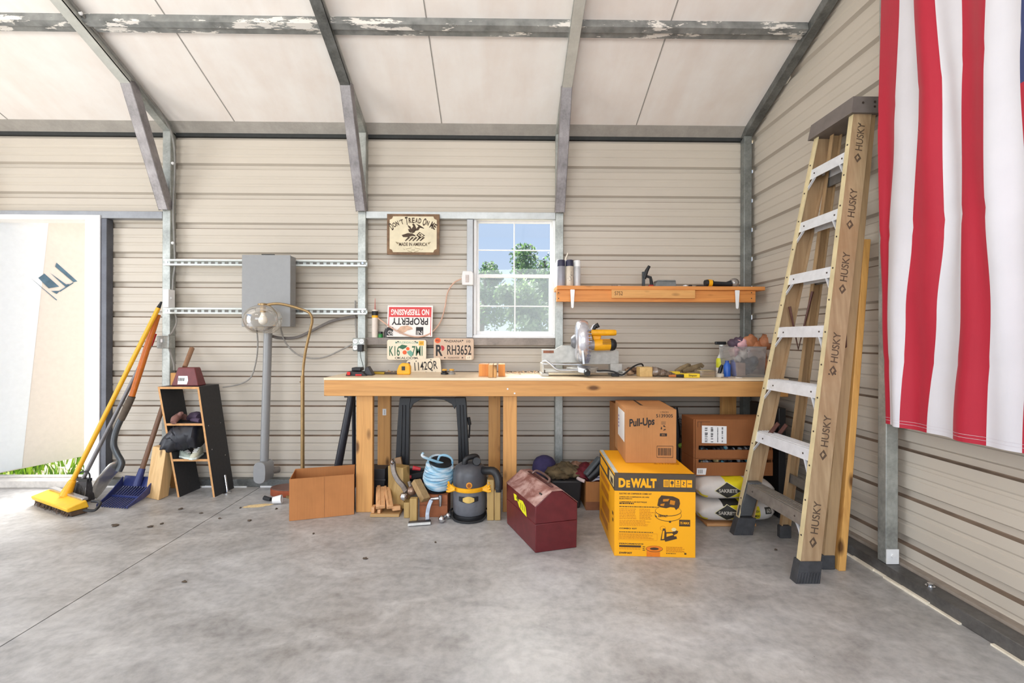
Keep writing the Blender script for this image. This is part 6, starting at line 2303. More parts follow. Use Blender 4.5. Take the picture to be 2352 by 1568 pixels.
M_lid = lidmat()
T = lambda s, t_, z: bl_ + e * s + Lv * t_ + Z3 * z
zm = zs_ * .62
MB().hexa([T(.01, .01, .001), T(.99, .01, .001), T(.99, .99, .001), T(.01, .99, .001), T(0, 0, zm), T(1, 0, zm), T(1, 1, zm), T(0, 1, zm)]).build('lower_body', M_mar, root, bevel=.003)
pts = [(0, zm + .001), (1, zm + .001), (1, zs_), (.62, zr_), (.38, zr_), (0, zs_)]
mb = MB()
mb.prism([T(s, 0, z) for s, z in pts], Lv, 0)
mb.build('upper_body', M_mar, root, bevel=.004)
mb = MB()
up1 = (T(.38, 0, zr_) - T(0, 0, zs_)).normalized()
nrm_ = up1.cross(Lv.normalized())
if nrm_.z < 0:
    nrm_ = -nrm_
off = nrm_ * .0035
mb.prism([T(-.005, -.004, zs_) + off * 0, T(.385, -.004, zr_ + .001) + off * 0, T(.385, -.004, zr_ + .005), T(-.01, -.004, zs_ + .004)], Lv * 1.008, 0)
mb.prism([T(.385, -.004, zr_ + .001), T(.63, -.004, zr_ + .001), T(.63, -.004, zr_ + .005), T(.385, -.004, zr_ + .005)], Lv * 1.008, 0)
mb.prism([T(.63, -.004, zr_ + .001), T(1.005, -.004, zs_ + .001), T(1.01, -.004, zs_ + .005), T(.63, -.004, zr_ + .005)], Lv * 1.008, 0)
lid = mb.build('lid', M_lid, root, bevel=.0015)
mb = MB()
g0 = zr_ + .0052
mb.hexa([T(.46, .12, g0), T(.54, .12, g0), T(.54, .88, g0), T(.46, .88, g0), T(.47, .14, g0 + .006), T(.53, .14, g0 + .006), T(.53, .86, g0 + .006), T(.47, .86, g0 + .006)])
mb.build('handle_plate', plain('dark_maroon', S(78, 40, 40), .4, .2), root, bevel=.002)
MB().tube(spline([T(.5, .26, g0 + .006), T(.58, .30, g0 + .022), T(.62, .5, g0 + .024), T(.58, .70, g0 + .022), T(.5, .74, g0 + .006)], 6), .007, 8).build('handle', plain('handle_grey', S(120, 96, 90), .35, .4), root)
mb = MB()
sdn = e.normalized()
ld = -Lv.normalized()
so_ = -sdn * .0012
Tz = lambda t_, z: bl_ + Lv * t_ + Z3 * z + so_
mb.poly([Tz(a_, zs_ * b_) for a_, b_ in ((.72, .90), (.62, .92), (.56, .86), (.40, .90), (.30, .82), (.26, .62), (.40, .64), (.52, .70), (.58, .80), (.68, .76))], 0)
mb.poly([V(p_) + so_ * .6 for p_ in (Tz(.60, zs_ * .90), Tz(.52, zs_ * .86), Tz(.54, zs_ * .80), Tz(.62, zs_ * .84))], 1)
for k in range(3):
    mb.poly([V(p_) + so_ * .6 for p_ in (Tz(.47 - .06 * k, zs_ * .82), Tz(.455 - .06 * k, zs_ * .82), Tz(.445 - .06 * k, zs_ * .70), Tz(.46 - .06 * k, zs_ * .70))], 1)
mb.build('torn_sticker', [plain('sticker_yellow', S(236, 232, 34), .5, var=.04), plain('sticker_dark', S(110, 96, 30), .6)], root, smooth=False)
mb = MB()
c0_ = T(.72, -.006, zs_ + .0)
hp = T(.22, .12, zs_ + (zr_ - zs_) * .58 + .006)
mb.obox(hp, Lv.normalized() * .013, up1 * .004, nrm_ * .004)
mb.build('hasp_slot', M_dark, root)

# ------------------------------------------------------------------ clutter behind the toolbox
mb = MB()
bx0, bx1 = xa(1268, 3.05), xa(1338, 3.03)
mb.hexa([(bx0 + .012, 3.03, .001), (bx1 - .012, 3.03, .001), (bx1 - .012, 3.28, .001), (bx0 + .012, 3.28, .001),
         (bx0, 3.02, za(1103, 3.03)), (bx1, 3.02, za(1103, 3.03)), (bx1, 3.30, za(1103, 3.03)), (bx0, 3.30, za(1103, 3.03))])
tag(mb.build('black_bin', plain('bin_black', S(30, 30, 34), .5), bevel=.012, seg=3), 'black plastic bin behind the maroon toolbox', 'bin')
zt = za(1103, 3.03) + .001
mb = MB()
for (px, Y, rx_, ry_, rz_) in ((1278, 3.12, .075, .07, .035), (1300, 3.16, .08, .09, .045), (1322, 3.14, .05, .08, .032), (1290, 3.07, .05, .04, .022)):
    mb.ball(V((xa(px, Y), Y, zt + rz_ * .75)), (rx_, ry_, rz_), 16, 10, 0, .5, 9)
for v_ in mb.v:
    v_.z = max(v_.z, zt)
tag(mb.build('camo_cloth', plain('olive_cloth', S(98, 84, 60), .9, var=.45, scale=18), angle=180), 'olive brown cloth heaped on top of the black bin', 'cloth')
c = V((xa(1252, 3.28), 3.28, 0.0))
mb = MB()
zt2 = za(1093, 3.2)
mb.hexa([(xa(1232, 3.2), 3.22, .001), (xa(1262, 3.2), 3.22, .001), (xa(1262, 3.2), 3.40, .001), (xa(1232, 3.2), 3.40, .001),
         (xa(1231, 3.2), 3.21, zt2), (xa(1262, 3.2), 3.21, zt2), (xa(1262, 3.2), 3.42, zt2), (xa(1231, 3.2), 3.42, zt2)])
tag(mb.build('dark_crate', plain('crate_dark', S(52, 52, 58), .6), bevel=.006), 'dark crate in shadow under the purple cap', 'crate')
root = thing('baseball_cap', (c.x, 3.28, zt2), 'dark purple cap on the crate behind the maroon toolbox', 'cap')
zt2 += .001
mb = MB()
pr = [(.088, 0), (.09, .03), (.082, .07), (.06, .10), (.03, .115), (.004, .118)]
mb.lathe(pr, V((c.x, 3.30, zt2)), n=24)
M_capc = plain('purple_cloth_cap', S(60, 52, 92), .85, var=.2)
mb.build('crown', M_capc, root)
mb = MB()
vs, fs = [], []
for k in range(13):
    an = math.radians(-150 + k * 120 / 12 - 10)
    for r, z in ((.088, .012), (.155, .004)):
        vs.append(V((c.x + .02 + math.cos(an) * r, 3.30 + math.sin(an) * r * .6 , zt2 + z - .0)))
for k in range(12):
    fs.append((2 * k, 2 * k + 1, 2 * k + 3, 2 * k + 2))
mb.add(vs, fs)
o = mb.build('brim', plain('brim_cloth', S(58, 54, 66), .85), root)
o.modifiers.new('thick', 'SOLIDIFY').thickness = .004

# carton with shoe and clothes, mostly behind the yellow box
yq = 3.0
x0, x1 = xa(1347, yq), xa(1430, yq)
zt = za(1106, yq)
mb = MB()
mb.box(x0, x1, yq, yq + .004, .001, zt)
mb.box(x0, x1, yq + .246, yq + .25, .001, zt)
mb.box(x0, x0 + .004, yq + .0042, yq + .2458, .001, zt)
mb.box(x1 - .004, x1, yq + .0042, yq + .2458, .001, zt)
mb.box(x0 + .0042, x1 - .0042, yq + .0042, yq + .2458, .001, .005)
mb.box(x0 - .001, x1, yq - .0012, yq - .0002, .001, zt * .30, 1)
tag(mb.build('cardboard_box', [M_card, plain('brown_tape', S(142, 92, 62), .5)], smooth=False), 'brown carton of clothes half hidden behind the yellow box', 'box')
mb = MB()
for (px, py, Y, r) in ((1335, 1090, 3.1, (.05, .06, .035)), (1350, 1082, 3.12, (.07, .07, .05)), (1368, 1072, 3.16, (.06, .06, .035)), (1325, 1070, 3.2, (.05, .05, .03)), (1362, 1088, 3.1, (.08, .07, .05)), (1360, 1100, 3.12, (.06, .08, .05))):
    mb.ball(P(px, py, Y), r, 14, 10, 0 if py > 1080 else 1, .55, 9)
for v_ in mb.v:
    if v_.z < zt + .006:
        v_.x = max(v_.x, x0 + .008)
        v_.y = max(v_.y, yq + .008)
tag(mb.build('clothes_heap', [plain('maroon_cloth', S(98, 20, 32), .85, var=.3), plain('tan_cloth', S(132, 98, 78), .85, var=.3)], angle=180), 'maroon and tan clothes spilling from the half hidden carton', 'clothes')
root = thing('black_shoe', P(1365, 1085, 3.0), 'black slipper with grey sole stuck upright in the carton of clothes', 'shoe')
s0, s1 = P(1344, 1090, 3.005), P(1378, 1050, 3.03)
ax_ = (s1 - s0).normalized()
MB().beam(s0, s1, .022, .07, up=(0, 1, 0)).build('sole', plain('slate_sole', S(78, 84, 88), .6), root, bevel=.009, seg=3)
mb = MB()
sd_ = V((ax_.z, 0, -ax_.x))
mb.tube([s0 + sd_ * .030 - ax_ * .005, lerp(s0, s1, .5) + sd_ * .046, s1 + sd_ * .030 + ax_ * .02], [.028, .036, .026], 14)
mb.build('upper', M_black, root)
mb = MB()
for k in range(6):
    mb.tube(spline([P(1358, 1104 - 3.2 * k, 3.02), P(1374, 1099 - 3.2 * k, 2.998), P(1392, 1104 - 3.2 * k, 3.02)], 4), .009, 8, k % 2)
tag(mb.build('striped_cloth', [plain('white_cloth', S(208, 206, 212), .85), plain('blue_stripe', S(98, 102, 132), .85)]), 'white cloth with dark stripes folded over the front of the carton', 'cloth')
root = None
mb = MB()
mb.tube(spline([P(1327, 1098, 3.04), P(1333, 1101, 3.02), P(1343, 1105, 3.005)], 4), [.012] * 9, 8)
tag(mb.build('pink_cloth', plain('pink_white_cloth', S(206, 186, 182), .85)), 'corner of a pale pink cloth between the black bin and the carton', 'cloth')

# ------------------------------------------------------------------ yellow compressor box
fl_, fr_ = PZ(1411, 1276), PZ(1597, 1281)
ztop = za(1087, fl_.y, 1420)
ed = fr_ - fl_
ed.z = 0
wv = ed.length
ed.normalize()
bkv = V((.06, .998, 0)).normalized()
dpt = .50
MY = plain('carton_orange_yellow', S(252, 176, 14), .5, var=.03, scale=4)
MK = plain('carton_dark_band', S(76, 66, 56), .55, var=.08)
MO = plain('carton_print', S(204, 128, 22), .5, var=.1)
MDK = plain('carton_dark_print', S(74, 54, 34), .55, var=.15)
MOR = plain('carton_orange', S(236, 128, 24), .5)
MCR = plain('carton_cream', S(240, 214, 150), .5)
mb = MB()
c0 = [fl_, fl_ + ed * wv, fl_ + ed * wv + bkv * dpt, fl_ + bkv * dpt]
for q in c0:
    q.z = .001
hb = ztop
mb.hexa(c0 + [q + Z3 * (hb - .001) for q in c0], 0)
fn = V((ed.y, -ed.x, 0))


def Fq(x, z, e=.0006):
    return fl_ + ed * (x * wv) + Z3 * (z * hb) + fn * e


def frect(x0, x1, z0, z1, m, e=.0006):
    mb.poly([Fq(x0, z0, e), Fq(x1, z0, e), Fq(x1, z1, e), Fq(x0, z1, e)], m)


frect(0, 1, .79, 1, 1)
mb.text('D', Fq(.092, .888, .0014), ed, Z3, hb * .115, wv * .085, 0, .06)
mb.text('E', Fq(.168, .876, .0014), ed, Z3, hb * .090, wv * .05, 0, .06)
mb.text('WALT', Fq(.360, .888, .0014), ed, Z3, hb * .115, wv * .32, 0, .06)
for k in range(5):
    x = .605 + .072 * k
    frect(x, x + .064, .845, .935, 0, .0014)
    if k == 0:
        for j in range(3):
            frect(x + .014 + .016 * j, x + .020 + .016 * j, .855, .925, 1, .002)
    elif k == 1:
        mb.poly([Fq(x + .034 + .02 * math.cos(t), .90 + .022 * math.sin(t), .002) for t in [j * .6 for j in range(10)]], 1)
        frect(x + .030, x + .038, .857, .885, 1, .002)
    elif k == 2:
        frect(x + .012, x + .056, .86, .868, 1, .002)
        frect(x + .018, x + .05, .885, .893, 1, .002)
        frect(x + .026, x + .042, .905, .925, 1, .002)
    elif k == 3:
        mb.poly([Fq(x + a_, .89 + b_, .002) for a_, b_ in ((.02, .03), (.05, .01), (.03, -.005), (.048, -.03), (.015, -.01), (.03, .005))], 1)
    else:
        frect(x + .012, x + .056, .885, .895, 1, .002)
rnd = random.Random(12)


def lines(x0, x1, z0, z1, n, m, th=.5, rag=.5):
    for k in range(n):
        z = z1 - (z1 - z0) * k / n
        h = (z1 - z0) / n * th
        x = x0
        xe = x1 - (x1 - x0) * rag * rnd.random()
        while x < xe:
            l = rnd.uniform(.012, .04)
            frect(x, min(x + l, xe), z - h, z, m, .0010)
            x += l + .006


mb.text('ELECTRIC AIR COMPRESSOR COMBO KIT', Fq(.06, .757, .001), ed, Z3, hb * .018, wv * .40, 3, .03, 'l')
mb.text('JUEGO DE COMPRESOR DE AIRE', Fq(.06, .715, .001), ed, Z3, hb * .018, wv * .37, 3, .03, 'l')
mb.text('ELECTRICO', Fq(.06, .695, .001), ed, Z3, hb * .015, wv * .16, 3, .03, 'l')
mb.text('COMPRESSEUR A AIR ELECTRIQUE', Fq(.06, .655, .001), ed, Z3, hb * .018, wv * .34, 3, .03, 'l')
lines(.06, .24, .625, .645, 1, 3, .7, 0)
lines(.06, .55, .588, .604, 1, 3, .6, 0)
lines(.06, .30, .44, .575, 7, 2, .42, .3)
lines(.31, .52, .44, .575, 7, 2, .42, .4)
lines(.06, .50, .36, .435, 5, 2, .40, .3)
mb.text('COMBO KIT', Fq(.06, .335, .001), ed, Z3, hb * .016, wv * .22, 3, .04, 'l')
lines(.06, .48, .283, .297, 1, 3, .6, 0)
for a_, b_, c__, d_ in ((.05, .53, .275, .2775), (.05, .53, .195, .1975), (.05, .0525, .195, .2775), (.5275, .53, .195, .2775)):
    frect(a_, b_, c__, d_, 2, .001)
lines(.06, .50, .203, .268, 5, 2, .45, .2)
mb.text('PERFORMANCE', Fq(.06, .150, .001), ed, Z3, hb * .016, wv * .30, 3, .03, 'l')
frect(.06, .33, .108, .132, 3, .001)
lines(.06, .33, .075, .10, 2, 2, .4, 0)
lines(.35, .385, .06, .12, 3, 3, .4, .2)
mb.text('DWFP1KIT', Fq(.06, .038, .001), ed, Z3, hb * .022, wv * .16, 3, .05, 'l')
lines(.64, .90, .055, .125, 6, 2, .5, .25)
lines(.64, .76, .035, .048, 1, 3, .6, 0)
frect(.865, .89, .035, .055, 3, .001)
frect(.80, .935, .375, .455, 3, .001)
mb.text('75 MAX', Fq(.8675, .415, .0016), ed, Z3, hb * .030, wv * .115, 0, .03)


def shape(lst, m, e=.0012):
    mb.poly([Fq(a_, b_, e) for a_, b_ in lst], m)


def ell(cx_, cz_, rx_, rz_, m, e=.0012, n=24):
    mb.poly([Fq(cx_ + rx_ * math.cos(t), cz_ + rz_ * math.sin(t), e) for t in [j * 2 * math.pi / n for j in range(n)]], m)


# compressor picture: tank with motor shroud
ell(.665, .505, .165, .075, 3, .0008)
ell(.665, .507, .160, .070, 0, .0010)
ell(.665, .555, .162, .062, 3, .0012)
ell(.665, .558, .157, .056, 0, .0014)
shape([(.53, .62), (.545, .70), (.58, .745), (.72, .735), (.775, .715), (.80, .70), (.81, .65), (.795, .60), (.76, .57), (.74, .60), (.69, .605), (.64, .59), (.57, .60)], 3, .0018)
shape([(.60, .70), (.68, .705), (.66, .675), (.60, .67)], 2, .0024)
shape([(.57, .64), (.62, .65), (.61, .615), (.565, .62)], 2, .0024)
shape([(.69, .69), (.75, .68), (.74, .63), (.68, .64)], 2, .0024)
mb.text('DEWALT', Fq(.60, .495, .002), ed, Z3, hb * .026, wv * .115, 3, .05)
shape([(.50, .49), (.535, .475), (.51, .505)], 3)
frect(.675, .70, .415, .44, 3, .0012)
# nailer picture
shape([(.57, .20), (.60, .345), (.63, .345), (.64, .30), (.72, .305), (.75, .33), (.79, .315), (.775, .285), (.75, .275), (.735, .265), (.745, .245), (.64, .225), (.635, .205)], 3, .0010)
shape([(.645, .285), (.715, .29), (.73, .27), (.645, .245)], 0, .0014)
shape([(.61, .235), (.765, .255), (.775, .225), (.63, .185)], 3, .0014)
shape([(.585, .215), (.60, .315), (.62, .32), (.615, .22)], 0, .0016)
ell(.60, .345, .035, .03, 2, .0008)
ell(.60, .345, .030, .026, 0, .0009)
ell(.735, .335, .03, .022, 5, .0016)
# coil of orange hose
ell(.495, .095, .105, .038, 3, .0010)
ell(.495, .097, .10, .034, 4, .0012)
ell(.495, .097, .055, .016, 3, .0014)
frect(.40, .565, .0, .07, 4, .0008)
# left side print
sn = -bkv.cross(Z3)
sn = V((-bkv.y, bkv.x, 0))


def Sq(t_, z, e=.0006):
    return fl_ + bkv * (t_ * dpt) + Z3 * (z * hb) + sn * e


def srect(t0, t1, z0, z1, m, e=.0006):
    mb.poly([Sq(t0, z0, e), Sq(t1, z0, e), Sq(t1, z1, e), Sq(t0, z1, e)], m)


srect(0, 1, .79, .97, 1)
srect(.03, .30, .82, .95, 5, .0012)
srect(.08, .22, .83, .90, 1, .0018)
srect(.42, .92, .83, .94, 0, .0012)
for z0, z1, t0, t1 in ((.66, .74, .3, .9), (.5, .6, .35, .85), (.25, .42, .3, .8), (.1, .2, .4, .9)):
    srect(t0, t1, z0, z1, 2, .001)
srect(.06, .12, .46, .50, 3, .001)
srect(.06, .11, .38, .42, 3, .001)
# top print
T4 = lambda a_, b_: fl_ + ed * (a_ * wv) + bkv * (b_ * dpt) + Z3 * (hb + .0008)
mb.poly([T4(.0, 0), T4(1, 0), T4(1, .02), T4(.0, .02)], 1)
mb.poly([T4(.0, .02), T4(.05, .02), T4(.05, 1), T4(.0, 1)], 6)
mb.text('DEWALT', T4(.78, .42), -ed, -bkv, .04, .14, 2, .03)
ob = mb.build('compressor_box', [MY, MK, MO, MDK, MOR, MCR, plain('pale_tape_strip', S(196, 206, 206), .3)], smooth=False)
tag(ob, 'large yellow tool carton with dark band and a printed air compressor', 'box')

# ------------------------------------------------------------------ diaper carton on top
zb2 = hb + .0016
yq0 = 2.545
fl2, fr2 = PZ(1437, 1062, zb2), PZ(1553, 1063, zb2)
ed2 = (fr2 - fl2)
ed2.z = 0
w2 = ed2.length
ed2.normalize()
h2 = za(940, fl2.y, 1437) - zb2
bk2 = V((.10, .995, 0)).normalized()
dp2 = .40
mb = MB()
c0 = [fl2, fl2 + ed2 * w2, fl2 + ed2 * w2 + bk2 * dp2, fl2 + bk2 * dp2]
for q in c0:
    q.z = zb2
mb.hexa(c0 + [q + Z3 * h2 for q in c0], 0)
fn2 = V((ed2.y, -ed2.x, 0))


def Gq(x, z, e=.0006):
    return fl2 + ed2 * (x * w2) + Z3 * (z * h2) + fn2 * e


def grect(x0, x1, z0, z1, m, e=.0006):
    mb.poly([Gq(x0, z0, e), Gq(x1, z0, e), Gq(x1, z1, e), Gq(x0, z1, e)], m)


ru = (ed2 + Z3 * .09).normalized()
mb.text('Pull-Ups', Gq(.32, .745, .001), ru, Z3, h2 * .19, w2 * .50, 1, .03)
mb.text('5139305', Gq(.765, .885, .001), ed2, Z3, h2 * .062, w2 * .33, 1, .012)
mb.text('1 PACKS', Gq(.765, .955, .001), ed2, Z3, h2 * .028, w2 * .16, 1)
grect(.70, .79, .72, .78, 2, .001)
for k in range(3):
    a0 = 2 * math.pi * k / 3 + .5
    q = []
    for r, da in ((.052, 0), (.052, .75), (.065, .75), (.045, 1.25), (.022, .75), (.034, .75), (.034, 0)):
        q.append(Gq(.745 + r * math.cos(a0 + da), .655 + r * .95 * math.sin(a0 + da), .001))
    mb.poly(q, 1)
grect(.675, .815, .50, .555, 1, .001)
mb.text('80%', Gq(.745, .527, .0015), ed2, Z3, h2 * .03, w2 * .07, 0)
for a_, b_, c_, d_ in ((.615, .935, .10, .108), (.615, .935, .312, .32), (.615, .622, .10, .32), (.928, .935, .10, .32)):
    grect(a_, b_, c_, d_, 1, .001)
x = .645
rnd = random.Random(6)
while x < .90:
    l = rnd.choice((.004, .008, .012))
    grect(x, x + l, .14, .28, 1, .001)
    x += l + rnd.choice((.005, .008))
# top flaps with a gap; side light painted as a white patch with print
mb.poly([p + Z3 * (h2 + .0008) for p in (fl2 + ed2 * (w2 * .40) + bk2 * (dp2 * .42), fl2 + ed2 * (w2 * .46) + bk2 * (dp2 * .40), fl2 + ed2 * (w2 * .44) + bk2 * (dp2 * 1.0), fl2 + ed2 * (w2 * .40) + bk2 * (dp2 * 1.0))], 1)
s2 = V((-bk2.y, bk2.x, 0))
H = lambda t_, z, e=.0006: fl2 + bk2 * (t_ * dp2) + Z3 * (z * h2) + s2 * e
mb.poly([H(.10, .35), H(.70, .35), H(.70, .92), H(.10, .92)], 3)
for k in range(4):
    mb.poly([H(.60 - .02, .52 + .07 * k, .001), H(.66, .52 + .07 * k, .001), H(.66, .56 + .07 * k, .001), H(.58, .56 + .07 * k, .001)], 4)
for z in (.30, .48, .66):
    pass
tag(mb.build('diaper_carton', [cardboard('light_carton', S(186, 132, 84)), M_ink, plain('faint_print', S(150, 108, 70), .8), plain('side_light_patch', S(232, 228, 224), .5, var=.03), plain('violet_print', S(140, 120, 160), .6)], smooth=False), 'brown carton printed with dark lettering standing on the yellow box', 'box')

# ------------------------------------------------------------------ behind: more cartons and odds
mb = MB().box(xa(1410, 3.27, 950), xa(1530, 3.27), 3.27, 3.40, .001, za(925, 3.27))
tag(mb.build('cardboard_box', M_card, bevel=.002), 'tall plain brown carton behind the lettered carton and the yellow box', 'box')
root = thing('string_trimmer', V((xa(1566, 3.06), 3.08, 0)), 'black and green garden tool standing between the cartons', 'garden tool')
MB().tube([V((xa(1566, 3.06), 3.12, .002)), V((xa(1566, 3.06), 3.12, .5)), V((xa(1562, 3.06), 3.14, .66))], .016, 10).build('shaft', M_black, root)
mb = MB()
for k in range(5):
    mb.tube(spline([P(1558 + 2 * k, 960 + 6 * k, 3.04), P(1568, 965 + 9 * k, 3.02), P(1577 - k, 975 + 8 * k, 3.05)], 4), .006, 6)
mb.build('coiled_lead', plain('grey_black_lead', S(60, 62, 64), .4), root)
MB().ball(P(1565, 1023, 3.04), (.022, .02, .018), 12, 8).build('green_knob', plain('lime_green', S(110, 150, 50), .5), root)
MB().ball(P(1572, 1014, 3.06), (.035, .03, .04), 12, 8, 0, .3).build('motor_head', M_black, root)

# two slotted brown cartons on the cement bags
YK = 2.80
zk0 = .288
bx0, bx1 = xa(1598, YK), xa(1776, YK)


def slotted(z0, z1, zs0, zs1, name, label, stick):
    root = thing(name, ((bx0 + bx1) / 2, YK + .1, z0), label, 'box')
    mb = MB()
    dk = .19
    mb.box(bx0, bx1, YK, YK + .005, z0, zs0)
    mb.box(bx0, bx1, YK, YK + .005, zs1, z1)
    mb.box(bx0, bx0 + .02, YK, YK + .0049, zs0, zs1)
    mb.box(bx0 - .01, bx0 - .005 + .004, YK + .0052, YK + dk, z0, z1)
    mb.box(bx1 - .005, bx1, YK + .0052, YK + dk, z0, z1)
    mb.box(bx0, bx1 - .0052, YK + dk - .005, YK + dk, z0, z1)
    mb.box(bx0, bx1 - .0052, YK + .0052, YK + dk - .0052, z0, z0 + .004)
    mb.box(bx0, bx1 - .0052, YK + .0052, YK + dk - .0052, z1 - .004, z1)
    mb.build('carton', M_cardd, root, smooth=False)
    ct = MB()
    rnd = random.Random(int(z0 * 1000))
    for k in range(26):
        x = rnd.uniform(bx0 + .03, bx1 - .03)
        ct.ball(V((x, YK + .045, zs0 + rnd.uniform(-.012, .004))), (rnd.uniform(.008, .016), .02, rnd.uniform(.008, .016)), 8, 6, rnd.choice((0, 0, 0, 0, 0, 0, 1, 2, 3)))
    ct.box(bx0 + .012, bx1 - .012, YK + .03, YK + .15, z0 + .006, zs0 - .012, 0)
    ct.build('contents', [plain('contents_dark', S(46, 44, 46), .5), plain('contents_teal', S(90, 150, 166), .5), plain('contents_brass', S(190, 168, 120), .4, .4), plain('contents_grey', S(150, 150, 150), .4)], root)
    if stick == 'label':
        a_, b_ = P(1612, 1017, YK - .0006), P(1669, 977, YK - .0006)
        st = MB()
        sk = V((0, 0, -.004))
        q = [V((a_.x, a_.y, a_.z)), V((b_.x, a_.y, a_.z - .004)), V((b_.x, a_.y, b_.z - .004)), V((a_.x, a_.y, b_.z))]
        st.poly(q, 0)
        wx, hz_ = b_.x - a_.x, b_.z - a_.z
        rnd = random.Random(3)
        for cx_, wd in ((.12, .12), (.36, .10), (.62, .04), (.80, .06)):
            z = .08
            while z < .9:
                l = rnd.uniform(.015, .05)
                if rnd.random() < .75:
                    x0_ = a_.x + wx * cx_
                    st.poly([V((x0_, a_.y - .0006, a_.z + hz_ * z - .003)), V((x0_ + wx * wd * rnd.uniform(.6, 1), a_.y - .0006, a_.z + hz_ * z - .003)), V((x0_ + wx * wd, a_.y - .0006, a_.z + hz_ * (z + l) - .003)), V((x0_, a_.y - .0006, a_.z + hz_ * (z + l) - .003))], 1)
                z += l + .015
        st.build('shipping_label', [M_white, M_ink], root, smooth=False)
        st = MB()
        a_, b_ = P(1602, 981, YK - .0004), P(1631, 968, YK - .0004)
        for q in ((a_.x, b_.x, b_.z - .003, b_.z), (a_.x, a_.x + .003, a_.z, b_.z), (a_.x + .02, a_.x + .024, a_.z, b_.z)):
            st.poly([V((q[0], a_.y, q[2])), V((q[1], a_.y, q[2])), V((q[1], a_.y, q[3])), V((q[0], a_.y, q[3]))])
        st.build('printed_frame', plain('dark_brown_print', S(92, 58, 36), .8), root, smooth=False)
    else:
        a_, b_ = P(1600, 1090, YK - .0006), P(1623, 1075, YK - .0006)
        st = MB()
        st.poly([V((a_.x, a_.y, a_.z)), V((b_.x - .006, a_.y, a_.z)), V((b_.x, a_.y, b_.z)), V((a_.x + .002, a_.y, b_.z))], 0)
        for k in range(5):
            x0_ = a_.x + .010 + .006 * k
            st.poly([V((x0_, a_.y - .0005, a_.z + .008)), V((x0_ + .003, a_.y - .0005, a_.z + .008)), V((x0_ + .003, a_.y - .0005, b_.z - .008)), V((x0_, a_.y - .0005, b_.z - .008))], 1)
        st.build('barcode_label', [M_white, plain('grey_print', S(130, 126, 124), .6)], root, smooth=False)


zmid = za(1052, YK, 1680)
slotted(zk0, zmid - .002, za(1062, YK, 1680), za(1055, YK, 1680), 'slotted_carton', 'lower brown slotted carton, resting on the cement bags', 'bar')
slotted(zmid, za(963, YK, 1680), za(1033, YK, 1680), za(1023, YK, 1680), 'slotted_carton', 'upper brown slotted carton with a white shipping label', 'label')
mb = MB().box(xa(1781, 2.9), xa(1797, 2.9), 2.86, 3.2, .001, za(935, 2.9, 1790))
tag(mb.build('rolled_liner', plain('panel_black', S(30, 30, 32), .5), bevel=.004), 'black folded liner standing on edge right of the slotted cartons', 'liner')


